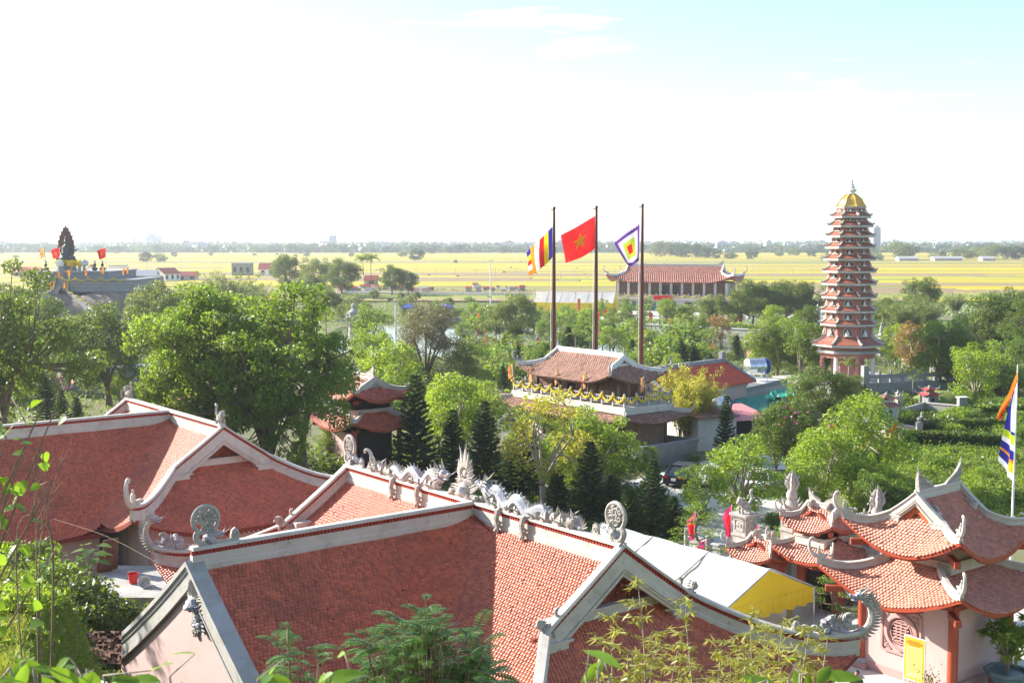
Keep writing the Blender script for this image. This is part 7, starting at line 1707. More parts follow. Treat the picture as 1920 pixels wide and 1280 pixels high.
def bamboo_proto(seed, H, Rc, nc, per, leaf, lm=L_YEL):
    rg = np.random.RandomState(seed); C = []; rn = []; mb = MB(); m_c = M_BARKP
    for k in range(nc):
        a = rg.rand() * 6.28; r = rg.rand() ** .5 * Rc; b = np.array([math.cos(a) * Rc * .3 * rg.rand(), math.sin(a) * Rc * .3 * rg.rand(), 0]); h = H * rg.uniform(.6, 1.0); tip = np.array([math.cos(a) * r, math.sin(a) * r, h]); pts = []
        for i in range(7): t = i / 6; pts.append(b + (tip - b) * np.array([t ** 2.2, t ** 2.2, t - .10 * t ** 4]))
        mb.tube([tuple(p) for p in pts], [.035, .033, .03, .026, .02, .013, .006], 4); cr_ = rg.rand()
        for i in range(per):
            t = rg.uniform(.30, 1.02); p = b + (tip - b) * np.array([t ** 2.2, t ** 2.2, t - .10 * t ** 4]); s = .55 * (1.15 - t * .6)
            C.append(p + rg.normal(size=3) * np.array([s, s, s * .6]) * .55); rn.append(.4 * cr_ + .6 * rg.rand())
    me = leaves_mesh('crown', np.array(C), leaf, rg, np.array(rn), aspect=.22, droop=.7, up=.5); me.materials.append(lm)
    return ('bamboo', mb.mesh('culms', m_c, True), me, H, Rc)
def shrub_proto(seed, H, Rc, ncl, per, leaf, lm, flower=0):
    rg = np.random.RandomState(seed); cs = []
    for k in range(ncl): a = rg.rand() * 6.28; r = rg.rand() ** .5 * Rc * .8; cs.append(np.array([math.cos(a) * r, math.sin(a) * r, H * rg.uniform(.25, .8) * (1 - .4 * (r / Rc) ** 2)]))
    P, rn = clump_points(cs, Rc * .38 * rg.uniform(.7, 1.2, ncl), per / (Rc * .38) ** 2, rg, .8, .4); me = leaves_mesh('foliage', P, leaf, rg, rn); me.materials.append(lm)
    mb = MB()
    for c in cs[:14]: mb.tube([(0, 0, -.1), tuple(c * .5), tuple(c)], [.05, .035, .015], 4)
    return ('shrub', mb.mesh('stems', M_BARK, True), me, H, Rc)
PR = {
 'big1': broad_proto(1, 13, 5.8, 3.8, 76, 240, .26, 1.08, L_MID, flat_=.6), 'big2': broad_proto(2, 13, 5.2, 3.4, 70, 240, .26, 1.08, L_MID, flat_=.6), 'big3': broad_proto(3, 12, 5.8, 3.0, 78, 250, .26, 1.1, L_DARK, flat_=.6),
 'round1': broad_proto(4, 9, 4.0, 2.0, 64, 260, .24, 1.1, L_DARK), 'round2': broad_proto(5, 8.5, 3.8, 1.8, 60, 260, .24, 1.1, L_GREY),
 'lite1': broad_proto(6, 7, 2.3, 1.0, 46, 260, .22, .8, L_BRIGHT, M_BARKP), 'lite2': broad_proto(7, 7, 2.8, 1.2, 46, 220, .24, .9, L_BRIGHT, M_BARKP), 'lite3': broad_proto(8, 8, 2.4, 1.5, 40, 240, .24, .9, L_MID, M_BARKP),
 'sparse': broad_proto(9, 8, 2.9, 2.2, 34, 170, .26, .85, L_YEL, M_BARKP, .5, .3), 'olive': broad_proto(10, 10, 3.9, 2.2, 70, 210, .34, 1.25, L_OLIVE, M_BARK, .16, .9), 'rust': broad_proto(11, 6.5, 2.3, 2.0, 32, 200, .24, .8, L_AUT, M_BARKP),
 'norf1': norfolk_proto(12, 8.5, 2.3), 'norf2': norfolk_proto(13, 7.0, 2.1),
 'areca1': palm_proto(14, 4.6, 1.9, 9, 3), 'areca2': palm_proto(15, 5.4, 1.8, 9, 1), 'coco': palm_proto(16, 9, 3.0, 15, 1, L_PALM, M_BARK),
 'bamboo': bamboo_proto(17, 7.5, 3.2, 46, 210, .34), 'bamboog': bamboo_proto(18, 8, 4.6, 60, 150, .42, L_GREY),
 'shrub1': shrub_proto(19, 1.9, 1.5, 26, 60, .20, L_MID), 'shrub2': shrub_proto(20, 1.8, 1.6, 26, 60, .20, L_BRIGHT), 'shrub3': shrub_proto(21, 2.2, 1.6, 26, 60, .20, L_DARK), 'shrubg': shrub_proto(22, 2.0, 1.7, 26, 60, .2, L_GREY),
 'far1': broad_proto(23, 9, 4.6, 1.2, 26, 28, .8, 1.9, L_FAR), 'far2': broad_proto(24, 8, 4.2, .8, 22, 28, .8, 1.8, L_FAR), 'farb': broad_proto(25, 7, 4.5, .6, 26, 34, .7, 1.7, L_GREY),
}
LOOK = {'big1': ('broadleaf_tree', 'big leafy broadleaf tree', 'tree'), 'big2': ('broadleaf_tree', 'tall leafy broadleaf tree', 'tree'), 'big3': ('broadleaf_tree', 'big dark green tree', 'tree'), 'round1': ('round_tree', 'dark round-crowned tree', 'tree'), 'round2': ('round_tree', 'grey-green round tree', 'tree'),
 'lite1': ('young_tree', 'bright green upright young tree', 'tree'), 'lite2': ('young_tree', 'bright green bushy young tree', 'tree'), 'lite3': ('young_tree', 'mid green young tree', 'tree'), 'sparse': ('open_tree', 'yellowish open-branched tree', 'tree'), 'olive': ('casuarina_tree', 'olive-brown feathery tree', 'tree'), 'rust': ('rust_tree', 'small rust-leaved tree', 'tree'),
 'norf1': ('norfolk_pine', 'dark tiered conifer', 'conifer'), 'norf2': ('norfolk_pine', 'short dark tiered conifer', 'conifer'), 'areca1': ('areca_palm', 'clump of feathery palms', 'palm'), 'areca2': ('areca_palm', 'slim feathery palm', 'palm'), 'coco': ('palm_tree', 'tall palm', 'palm'), 'bamboo': ('bamboo_clump', 'yellow-green bamboo clump', 'bamboo'), 'bamboog': ('bamboo_clump', 'wide grey-green bamboo thicket', 'bamboo'),
 'shrub1': ('shrub', 'green shrub', 'shrub'), 'shrub2': ('shrub', 'bright green shrub', 'shrub'), 'shrub3': ('shrub', 'dark green shrub', 'shrub'), 'shrubg': ('shrub', 'grey-green shrub', 'shrub'), 'far1': ('field_tree', 'far-off tree', 'tree'), 'far2': ('field_tree', 'small far-off tree', 'tree'), 'farb': ('field_tree', 'far-off bushy tree', 'tree')}
LAND = [(1590, 520, 'the pagoda', 140), (1590, 690, 'the pagoda base', 136), (1110, 730, 'the boat house', 95), (1120, 560, 'the flagpoles', 115), (1265, 545, 'the long distant hall', 300), (1720, 1000, 'the gate pavilion', 46), (1350, 1080, 'the near marquee', 50), (690, 760, 'the bell pavilion', 85), (150, 520, 'the statue terrace', 200), (200, 860, 'the second hall', 62), (850, 900, 'the dragon ridge', 42), (1340, 690, 'the low red roof', 112), (1745, 760, 'the tomb garden', 112), (1075, 560, 'the distant marquee', 280), (1280, 900, 'the black car', 84), (800, 550, 'the cemetery', 380), (320, 520, 'the village houses', 480), (1200, 650, 'the pond wall', 205), (800, 640, 'the pond', 210), (1870, 720, 'the right-hand road', 145), (1700, 880, 'the grassy plot', 95), (470, 690, 'the big crowns left of centre', 75), (1440, 760, 'the green nets', 105), (125, 710, 'the white robed statue', 140), (1700, 500, 'the right-hand fields', 500)]
VEG = 0
def plant(kind, x, yb, yt, ws=1.0, loc=None, phrase=None, rz=None, hgt=None):
    """kind planted where pixel (x, yb) meets the ground, as tall as the photo shows (yt)"""
    global VEG; VEG += 1
    k, tm, cm, H, Rc = PR[kind]; c = at_z(x, yb, 0) if loc is None else Vector(loc)
    h = hgt if hgt else at_y(x, yt, c.y).z - c.z; s = h / H; nm, look, cat = LOOK[kind]
    rg = random.Random(VEG * 7 + 1); t = thing(nm, None, None, c, rg.uniform(0, 6.28) if rz is None else rz, None, (s * ws, s * ws, s))
    t.rotation_euler.x = rg.gauss(0, .03); t.rotation_euler.y = rg.gauss(0, .03)
    link({'bamboo': 'culms', 'shrub': 'stems'}.get(k, 'trunk'), tm, t); link('foliage' if k == 'shrub' else 'crown', cm, t)
    if not phrase:
        px_, py_ = to_px(c + Vector((0, 0, h / 2))); bx, by, nm2, bd = min(LAND, key=lambda l: math.hypot(l[0] - px_, (l[1] - py_) * 1.2)); dx = px_ - bx
        rel = 'left of' if dx < -45 else 'right of' if dx > 45 else ('behind' if c.y > bd + 3 else 'in front of'); phrase = look + ' ' + rel + ' ' + nm2
    later(t, phrase, cat, {'tree': 'trees', 'conifer': 'dark conifers', 'palm': 'palms', 'bamboo': 'bamboo clumps', 'shrub': 'shrubs'}[cat] + (' far off' if c.y > 330 else ' of the temple grounds'))
    return t
# hand-placed trees, as (kind, x, base y, top y, width factor)
for a in [
 # left
 ('big3', -25, 905, 512, .78), ('big1', 15, 880, 545, .5), ('lite3', 88, 790, 630, 1.0), ('round1', 205, 762, 572, 1.05), ('big1', 362, 930, 535, .80), ('big2', 500, 940, 520, .92), ('big1', 575, 925, 565, .66), ('big2', 425, 945, 590, .8), ('big1', 505, 950, 690, .7),
 ('round2', 292, 690, 533, .9), ('lite3', 70, 700, 560, 1.3), ('big3', 25, 720, 520, .9), ('round2', 130, 690, 600, 1.2), ('lite2', 300, 690, 560, 1.2),
 ('norf1', 118, 830, 730, .9), ('norf2', 148, 825, 742, .8), ('norf2', 90, 800, 700, .9),
 # centre
 ('bamboog', 430, 600, 497, 1.15), ('bamboog', 370, 590, 520, 1.1), ('bamboog', 480, 590, 525, 1.0), ('round1', 541, 552, 478, .95), ('round2', 600, 556, 487, 1.1), ('round1', 640, 560, 487, 1.1), ('round2', 575, 575, 515, 1.2), ('round1', 735, 556, 498, .95), ('round1', 765, 556, 508, .9), ('coco', 684, 545, 474, 1.0), ('coco', 696, 545, 472, 1.0), ('big3', 610, 600, 540, 1.2),
 ('olive', 800, 745, 578, 1.0), ('lite2', 725, 760, 640, 1.2), ('lite2', 760, 745, 665, 1.1), ('lite3', 872, 745, 640, 1.1), ('round2', 962, 655, 553, 1.05), ('round1', 930, 640, 575, 1.0), ('lite1', 700, 720, 610, 1.1), ('lite3', 690, 690, 575, 1.0),
 ('lite2', 850, 865, 700, 1.0), ('lite1', 905, 850, 715, 1.1), ('lite2', 820, 850, 740, 1.0), ('lite2', 1115, 935, 765, 1.05), ('lite1', 1085, 920, 800, 1.2), ('lite2', 1160, 925, 800, .9),
 ('norf1', 778, 905, 703, .95), ('norf1', 850, 905, 768, 1.0), ('norf1', 908, 915, 752, 1.0), ('norf1', 985, 935, 800, 1.05), ('norf1', 1105, 985, 828, 1.12), ('norf2', 1045, 975, 880, 1.1), ('norf1', 1222, 1010, 862, 1.1), ('norf2', 1180, 1015, 915, 1.2), ('norf2', 1265, 1020, 930, 1.1), ('norf2', 955, 930, 840, 1.1), ('norf2', 1150, 990, 890, 1.1),
 ('norf1', 1357, 868, 742, .75), ('norf1', 1276, 702, 636, 1.0), ('norf2', 1382, 680, 628, 1.0), ('norf2', 945, 735, 685, 1.0), ('norf2', 1000, 700, 655, 1.0),
 ('sparse', 1020, 965, 742, 1.05), ('lite3', 985, 900, 770, 1.0), ('lite2', 1060, 900, 790, .9), ('lite3', 1222, 930, 834, .55), ('bamboo', 1288, 838, 672, 1.0), ('bamboo', 1255, 820, 690, .9), ('bamboo', 1330, 830, 710, .9),
 # right of centre
 ('lite1', 1392, 975, 815, 1.15), ('lite3', 1318, 985, 870, 1.2), ('round1', 1478, 895, 748, .95), ('lite3', 1455, 890, 790, 1.0), ('lite2', 1595, 935, 738, 1.0), ('lite2', 1540, 955, 800, 1.1), ('lite2', 1500, 970, 880, 1.3), ('lite1', 1620, 960, 850, 1.2), ('round1', 1660, 985, 905, 1.2), ('lite3', 1635, 985, 885, 1.0), ('norf2', 1648, 905, 820, .45), ('round1', 1545, 800, 692, 1.15), ('round1', 1600, 780, 705, 1.0), ('lite3', 1500, 790, 700, 1.0), ('shrub1', 1470, 1050, 985, 1.2),
 ('round1', 1455, 715, 610, 1.0), ('lite3', 1500, 722, 600, 1.0), ('lite2', 1430, 700, 640, 1.1), ('round1', 1515, 660, 575, .9), ('lite2', 1450, 640, 572, 1.0), ('rust', 1352, 655, 590, 1.0), ('lite3', 1545, 720, 640, .9), ('rust', 1705, 715, 605, .9), ('lite3', 1760, 735, 600, 1.1), ('round2', 1800, 735, 615, 1.0), ('lite1', 1830, 765, 640, 1.1), ('round1', 1885, 690, 555, 1.2), ('round1', 1915, 660, 540, 1.1), ('big3', 1925, 700, 570, .9), ('round2', 1850, 690, 590, 1.1), ('lite3', 1900, 720, 635, 1.2), ('bamboog', 1690, 640, 545, 1.1), ('bamboog', 1735, 632, 548, 1.0), ('round1', 1725, 600, 522, .9), ('bamboog', 1790, 590, 545, 1.0), ('round1', 1660, 620, 560, 1.0), ('lite2', 1680, 690, 610, 1.1), ('round2', 1740, 690, 620, 1.2),
 ('round1', 1410, 615, 527, 1.0), ('round1', 1440, 612, 530, 1.1), ('round2', 1475, 610, 528, 1.1), ('round1', 1510, 610, 530, 1.0), ('round2', 1340, 612, 553, 1.1), ('round2', 1385, 610, 560, 1.0), ('lite3', 1250, 612, 560, 1.0),
]: plant(*a)
for k, x, y, h, w in (('sparse', -29, 45, 13, .55), ('big2', -39, 74, 16, .6)): plant(k, 0, 0, 0, w, (x, y, 0), LOOK[k][1] + ' standing just beyond the left edge', None, h)
# palms and garden trees round the pond
rg = random.Random(12)
BLOCK = [(6.4, 98, 9.5), (pc.x, PD, 8.5), (18.6, 112.6, 7), (at_y(1258, 560, 300).x, 300, 21), (-22, 68, 14), (0, 44, 16), (gc.x, gc.y, 6)]
POND = [(p.x, p.y) for p in pxpoly([(560, 652), (640, 610), (1040, 610), (1180, 618), (1480, 638), (1500, 670), (1180, 692), (820, 670), (660, 668)])]
def inside(p, poly):
    c = False; n = len(poly)
    for i in range(n):
        (x1, y1), (x2, y2) = poly[i][:2], poly[(i + 1) % n][:2]
        if (y1 > p[1]) != (y2 > p[1]) and p[0] < (x2 - x1) * (p[1] - y1) / (y2 - y1) + x1: c = not c
    return c
def scatter_plants(n, x0, x1, y0, y1, kinds, hr, avoid_pond=True):
    k = 0; tries = 0
    while k < n and tries < n * 20:
        tries += 1; x = rg.uniform(x0, x1); y = rg.uniform(y0, y1); c = at_z(x, y, 0)
        if any(math.hypot(c.x - a, c.y - b) < r_ for a, b, r_ in BLOCK): continue
        if avoid_pond and inside((c.x, c.y), POND): continue
        kind = rg.choice(kinds); plant(kind, x, y, 0, rg.uniform(.85, 1.15), None, None, None, rg.uniform(*hr)); k += 1
scatter_plants(14, 1000, 1160, 592, 618, ['areca1', 'lite3', 'shrub1', 'lite2'], (2.0, 3.6))
scatter_plants(50, 1160, 1480, 592, 618, ['areca1', 'areca2', 'areca1', 'lite3', 'lite2', 'areca2'], (2.8, 5.0))
scatter_plants(46, 860, 1150, 592, 662, ['areca1', 'areca2', 'lite3', 'shrub1', 'lite2', 'areca2'], (2.4, 4.4), False)
scatter_plants(56, 1040, 1480, 640, 705, ['areca1', 'areca2', 'areca2', 'norf2', 'lite2', 'shrub1', 'lite3', 'areca2'], (3.0, 5.6), False)
scatter_plants(34, 640, 900, 562, 612, ['lite3', 'shrub1', 'areca2', 'shrubg', 'round2'], (1.6, 3.4))
scatter_plants(26, 880, 1060, 660, 730, ['lite3', 'lite2', 'shrub1', 'norf2', 'shrubg', 'areca1'], (2.4, 4.6))
scatter_plants(16, 1060, 1300, 705, 760, ['lite3', 'shrub1', 'lite2', 'shrubg'], (2.2, 4.0))
scatter_plants(20, 1480, 1700, 610, 720, ['areca1', 'lite3', 'areca2', 'lite2', 'areca2'], (3.4, 5.8))
scatter_plants(34, 1670, 1925, 625, 745, ['lite3', 'shrub1', 'lite2', 'shrub3', 'shrubg', 'areca2'], (2.0, 4.4))
scatter_plants(18, 1690, 1925, 760, 842, ['shrub1', 'shrub2', 'shrub3', 'shrub2', 'shrub1'], (1.0, 1.7))
scatter_plants(22, 1560, 1925, 850, 960, ['shrub2', 'shrub1', 'shrub2'], (.7, 1.5))
scatter_plants(18, 1270, 1480, 860, 1000, ['shrub1', 'shrub3', 'shrub2'], (.7, 1.4))
scatter_plants(22, 690, 960, 690, 800, ['lite3', 'shrub1', 'lite2', 'shrubg', 'shrub3'], (2.2, 4.2))
scatter_plants(26, 0, 330, 640, 760, ['lite3', 'shrub1', 'shrub3', 'round2', 'lite2'], (2.4, 4.6))
scatter_plants(18, 230, 700, 560, 640, ['round2', 'lite3', 'shrubg', 'round1'], (3.5, 6.0))
scatter_plants(12, 0, 240, 575, 640, ['round2', 'lite3', 'round1'], (4, 7))
for (x, y) in ((1590, 745), (1625, 705), (1600, 690), (1508, 690), (1640, 690), (1660, 690)): plant('areca2', x, y, 0, 1.0, None, None, None, 4.6)
for x, y, k, h in ((612, 905, 'shrub3', 2.4), (636, 900, 'shrub1', 2.0), (592, 900, 'shrub3', 2.8), (620, 890, 'lite3', 3.6), (655, 905, 'shrub3', 1.4)): plant(k, x, y, 0, 1.1, None, LOOK[k][1] + ' beside the left wall of the bell pavilion', None, h)
for i in range(26):
    k = rg.choice(['lite3', 'lite2', 'round1', 'round2', 'shrub1', 'big2']); plant(k, rg.uniform(2020, 2420), rg.uniform(610, 960), 0, 1.0, None, LOOK[k][1] + ' just outside the right edge of the view', None, rg.uniform(3, 6.5) if k != 'big2' else 10)
# lone trees out in the fields
for x, yb, yt in ((30, 484, 478), (275, 492, 474), (300, 492, 475), (327, 482, 473), (395, 480, 474), (477, 480, 475), (520, 479, 475), (575, 482, 474), (660, 482, 474), (755, 482, 470), (780, 490, 468), (855, 494, 488), (1245, 482, 452), (1268, 482, 458), (1285, 483, 456), (1305, 484, 460), (1320, 485, 464), (1345, 486, 470), (1370, 486, 472), (1410, 487, 470), (1560, 492, 470), (1580, 492, 474), (1640, 490, 472), (1688, 488, 454), (1700, 487, 458), (1760, 486, 470), (1803, 487, 465), (1835, 486, 462), (1860, 487, 458), (1890, 487, 460), (1910, 487, 465), (1490, 480, 466), (1460, 481, 470), (1520, 482, 468)):
    plant(random.Random(x).choice(['far1', 'far2', 'farb']), x, yb, yt, 1.3)
for i in range(46):
    x = rg.uniform(-10, 1930); c = at_y(x, 470, rg.uniform(1600, 1750)); plant(rg.choice(['far1', 'far2']), x, 0, 0, 1.5, (c.x, c.y, 0), None, None, rg.uniform(7, 13))
# wooded belt along the horizon: one mass
nr = np.random.RandomState(3); C = []; S = []
for D0, D1, n, h in ((1730, 1900, 2600, 9), (1900, 2400, 4200, 11), (2400, 3400, 4000, 14), (3400, 5200, 3000, 20)):
    D = nr.uniform(D0, D1, n); x = nr.uniform(-.47, .47, n) * D * 1.05; z = nr.rand(n) ** .8 * h * (.55 + .45 * np.sin(x * .021 + D * .013) * np.sin(x * .0067)) + 1
    C.append(np.stack([x, D, z], 1))
C = np.concatenate(C); V = []; F = []; rn = []
for j in range(5):
    off = nr.normal(size=C.shape) * np.array([3.5, 3.0, 2.0]); v, f = leaf_arrays(C + off, 7.5, nr, aspect=.8, up=.5); F.append(f + sum(len(q) for q in V)); V.append(v); rn.append(np.repeat(nr.rand(len(C)), 4))
me = np_mesh('horizon_woods', np.concatenate(V), np.concatenate(F), np.concatenate(rn)); o = link('horizon_woods', me, None, L_FAR); prop(o, 'belt of far trees along the whole horizon', 'woods', None, 'stuff')
# low ground cover: leafy mass filling the gardens
def cover(name, label, polys, n, hr, leaf, lm, aspect=.5, seed=0, droop=.2, zf=None, up=.6, blade=False, xy=None, rows=None):
    nr = np.random.RandomState(seed); P = []; tot = 0
    for poly in polys:
        pp = [(p.x, p.y) for p in pxpoly(poly)] if xy is None else poly; xs0 = [p[0] for p in pp]; ys0 = [p[1] for p in pp]; k = 0; m = n // len(polys); tries = 0
        while k < m and tries < m * 12:
            tries += 1; y = ys0 and nr.uniform(min(ys0), max(ys0)); x = nr.uniform(min(xs0), max(xs0))
            if not inside((x, y), pp): continue
            if any(math.hypot(x - a, y - b) < r_ * .8 for a, b, r_ in BLOCK[:4]): continue
            if inside((x, y), POND): continue
            if rows:
                q = x * math.cos(rows[1]) + y * math.sin(rows[1]); f = (q / rows[0]) % 1.0
                if f > .55: continue
            P.append((x, y)); k += 1
    P = np.array(P); n1 = len(P); hh = nr.uniform(hr[0], hr[1], n1) * (.45 + .55 * (np.sin(P[:, 0] * .55) * np.cos(P[:, 1] * .43 + 1) * .5 + .5))
    z = np.array([zf(x, y) for x, y in P]) if zf else np.zeros(n1)
    if blade:
        C = np.stack([P[:, 0], P[:, 1], z + hh * .45], 1); D = nr.normal(size=(n1, 3)) * .45; D[:, 2] = 1.0; v, f = leaf_arrays(C, leaf, nr, aspect, .1, 0, .1, D); rn = np.repeat(nr.rand(n1), 4)
    else:
        k = 5; C = np.repeat(np.stack([P[:, 0], P[:, 1], z], 1), k, 0) + np.stack([nr.normal(size=n1 * k) * leaf * 1.1, nr.normal(size=n1 * k) * leaf * 1.1, np.repeat(hh, k) * nr.rand(n1 * k)], 1); v, f = leaf_arrays(C, leaf, nr, aspect, up, droop); rn = np.repeat(np.clip(np.repeat(nr.rand(n1), k) * .5 + nr.rand(n1 * k) * .5, 0, 1), 4)
    me = np_mesh(name, v, f, rn); o = link(name, me, None, lm); return prop(o, label, 'ground cover', None, 'stuff')
cover('garden_undergrowth', 'low leafy undergrowth filling the gardens round the pond', [[(880, 600), (1500, 600), (1500, 730), (1300, 760), (900, 800), (700, 800), (690, 700)], [(300, 600), (700, 570), (1000, 572), (900, 640), (640, 690), (330, 760)], [(0, 600), (330, 590), (330, 780), (0, 800)]], 15000, (.3, 1.3), .34, L_MID, .5, 1)
cover('wild_shrubbery', 'dense wild shrubbery behind and right of the pagoda', [[(1480, 610), (1930, 600), (1930, 770), (1680, 770), (1480, 800)]], 6500, (.2, 1.1), .30, L_MID, .5, 2)
cover('bright_weeds', 'bright knee-high weeds on the plot behind the gate pavilion', [[(1640, 838), (1940, 850), (1940, 1010), (1720, 960), (1600, 960), (1560, 900)]], 5500, (.1, .9), .20, L_BRIGHT, .4, 3)
cover('dark_weeds', 'darker broadleaf weeds scattered through the plot behind the gate pavilion', [[(1640, 838), (1940, 850), (1940, 1010), (1720, 960), (1600, 960), (1560, 900)]], 2600, (.1, 1.2), .26, L_MID, .6, 13)
cover('tall_grass', 'pale tall grass on the plot behind the gate pavilion', [[(1650, 842), (1940, 850), (1940, 1000), (1720, 950), (1620, 930)]], 14000, (.3, .9), .60, L_GRASS, .07, 4, blade=True)
cover('tomb_garden_plants', 'leafy crop rows of the tomb garden', [[(1560, 770), (1935, 745), (1935, 850), (1700, 842), (1560, 830)]], 5200, (.3, .9), .22, L_MID, .5, 5, rows=(1.9, R(100)))
cover('tomb_garden_weeds', 'dark weeds in patches between the tomb garden rows', [[(1560, 770), (1935, 745), (1935, 850), (1700, 842), (1560, 830)]], 2600, (.1, 1.0), .2, L_DARK, .5, 15)
cover('field_verge', 'rough green verge before the rice fields', [[(640, 560), (1000, 556), (1000, 545), (640, 545)], [(1000, 580), (1540, 590), (1560, 560), (1000, 556)], [(1640, 600), (1930, 580), (1930, 548), (1640, 552)]], 5000, (.3, 1.2), .55, L_GREY, .5, 6)
cover('conifer_undergrowth', 'dark undergrowth between the conifers behind the dragon ridge', [[(640, 905), (640, 850), (800, 830), (1000, 880), (1250, 930), (1290, 1010), (1180, 1020), (900, 960)]], 5000, (.3, 1.2), .28, L_DARK, .5, 7)
cover('roadside_weeds', 'weeds and low bushes continuing past the right edge', [[(1930, 600), (2450, 600), (2450, 1000), (1930, 1000)]], 9000, (.2, 1.1), .30, L_MID, .5, 19)
sheet('garden_path', pxpoly([(1680, 850), (1760, 853), (1935, 870), (1935, 880), (1750, 862), (1680, 857)]), .03, mat('garden_soil_path', (.26, .20, .14), .95, .2, 1.0))
sheet('garden_soil', pxpoly([(1690, 842), (1905, 850), (1900, 775), (1720, 782)]), .015, mat('tilled_soil', (.16, .115, .075), .95, .25, .8))
# clipped hedge over the pond wall and lotus pond on the right
for (x0, y0, x1, y1, lab, z0, z1, lm_) in ((1150, 614, 1440, 630, 'clipped bright hedge on top of the pond retaining wall', 1.0, 2.2, L_BRIGHT), (1440, 628, 1520, 632, 'short clipped hedge right of the pond wall', 1.6, 2.9, L_BRIGHT), (1700, 838, 1890, 846, 'dark clipped hedge along the lower edge of the tomb garden', .1, 1.3, L_DARK), (1690, 812, 1900, 812, 'dark clipped hedge in the middle of the tomb garden', .1, 1.2, L_DARK), (1800, 786, 1925, 778, 'clipped hedge behind the small whitish stepped tomb', .1, 1.1, L_MID)):
    a = at_z(x0, y0, 0); b = at_z(x1, y1, 0); nr = np.random.RandomState(x0); n = 2600; t_ = nr.rand(n); P = np.outer(1 - t_, np.array(a)) + np.outer(t_, np.array(b)) + np.stack([nr.uniform(-.2, .2, n), nr.uniform(-.6, .6, n) + .9, nr.uniform(z0, z1, n)], 1) - np.array(a); t = thing('hedge', lab, 'hedge', a); me = leaves_mesh('foliage', P, .38, nr); link('foliage', me, t, lm_); mb = MB(); d = b - a
    for i in range(12): p = d * (i + .5) / 12; mb.tube([p + Vector((0, .9, 0)), p + Vector((0, .9, z1 * .8))], .06, 4)
    link('stems', mb.mesh('stems', M_BARK), t)
cover('lotus_leaves', 'pale lotus leaves on the small pond right of the pagoda', [[(1755, 574), (1825, 574), (1835, 590), (1760, 592)]], 900, (.1, .5), .8, leaf_mat('lotus_leaf', (.20, .28, .14), (.40, .46, .30), .2), .9, 8, 0, None, 2.0)
# blossoms
def blossoms(label, x, y, D, n, r, m, seed=0):
    p = at_y(x, y, D); nr = np.random.RandomState(seed); P = nr.normal(size=(n, 3)) * r; t = thing('blossom_spray', label, 'blossoms', p); me = leaves_mesh('petals', P, .22, nr, aspect=.9); link('petals', me, t, m)
    mb = MB(); mb.tube([(0, 0, -p.z), (0.1, 0, -1), (0, 0, 0)], [.06, .05, .02], 5)
    for k in range(8): q = nr.normal(size=3) * r; mb.tube([(0, 0, -.6), tuple(q)], [.03, .01], 4)
    link('stems', mb.mesh('stems', M_BARK), t)
blossoms('pink blossom sprays below the white robed statue', 105, 718, 118, 260, (.9), M_FLOW, 1); blossoms('sparse pink blossoms on the dark shrub beside the pink metal roof', 1478, 788, 84.5, 34, .75, M_FLOW, 2)
# ------------------------------------------------------------------ courtyard bonsai and pots
def bonsai(label, x, yb, yt, seed, pads=9, pot=True, lm=L_MID):
    c = at_z(x, yb, 0); h = at_y(x, yt, c.y).z; t = thing('bonsai_pine', label, 'tree', c); rg = np.random.RandomState(seed); mb = MB(); pts = curve_pts([(0, 0, .3), (.2, .1, h * .35), (-.15, 0, h * .6), (.08, 0, h * .92)], 4); mb.tube(pts, [.13 - .08 * i / len(pts) for i in range(len(pts))], 6); cs = []
    for k in range(pads):
        f = .35 + .62 * k / pads; a = k * 2.3; r = (1.1 - f) * h * .42 + .2; p = Vector((math.cos(a) * r, math.sin(a) * r, h * f)); b = pts[min(len(pts) - 1, int(f * len(pts)))]; mb.tube([b, p - Vector((0, 0, .08))], [.05, .02], 4); cs.append(np.array(p))
    cs.append(np.array([0, 0, h])); P, rn = clump_points(cs, np.full(len(cs), h * .17), 620 / (h * .17) ** 2 / 4, rg, .38, .5); me = leaves_mesh('needle_pads', P, .13, rg, rn, aspect=.3, up=.8, droop=-.4); link('trunk', mb.mesh('trunk', M_BARK, True), t); link('needle_pads', me, t, lm)
    if pot: mb = MB(); mb.lathe([(.55, 0), (.7, .45), (.75, .5), (.66, .5), (.6, .4)], 12); mb.build('pot', M_STONE, t)
bonsai('cloud-pruned pine beside the marquee front, left of the gate pavilion', 1565, 1185, 1065, 1); bonsai('cloud-pruned pine hung with red ribbons above the marquee ridge', 1308, 1075, 945, 2, 10); bonsai('small cloud-pruned pine just below the stone-roofed gate', 1590, 1150, 1075, 3, 6)
c = at_z(1887, 1298, 0); t = thing('potted_plant', 'big potted tree with long glossy leaves at the right edge', 'potted plant', c); mb = MB(); mb.lathe([(.62, 0), (.66, .12), (.55, .2), (.6, .3), (.78, .75), (.86, .8), (.86, .92), (.74, .92), (.7, .8)], 8, (0, 0), R(22)); mb.build('pot', flat('glazed_pot', (.10, .16, .17), .35), t, False)
for k in range(8): mb = MB(); a = R(22.5 * 2 * k + 44.5); mb.M = Matrix.Rotation(a, 4, 'Z'); mb.box(.63, .66, -.16, .16, .38, .68); mb.build('pot_panel', flat('pot_panel_red%d' % k, (.34, .10, .07)), t)
nr = np.random.RandomState(4); mb = MB(); C = []; D = []
for k in range(16):
    a = k * 2.4; tip = np.array([math.cos(a) * .75 * nr.rand() ** .5, math.sin(a) * .75 * nr.rand() ** .5, nr.uniform(1.5, 2.9)]); mb.tube([(0, 0, .85), tuple(tip * np.array([.4, .4, .6]) + np.array([0, 0, .3])), tuple(tip)], [.06, .045, .03], 5)
    for j in range(34): d = nr.normal(size=3); d[2] = d[2] * .5 + .15; d /= np.linalg.norm(d); C.append(tip + d * .26); D.append(d)
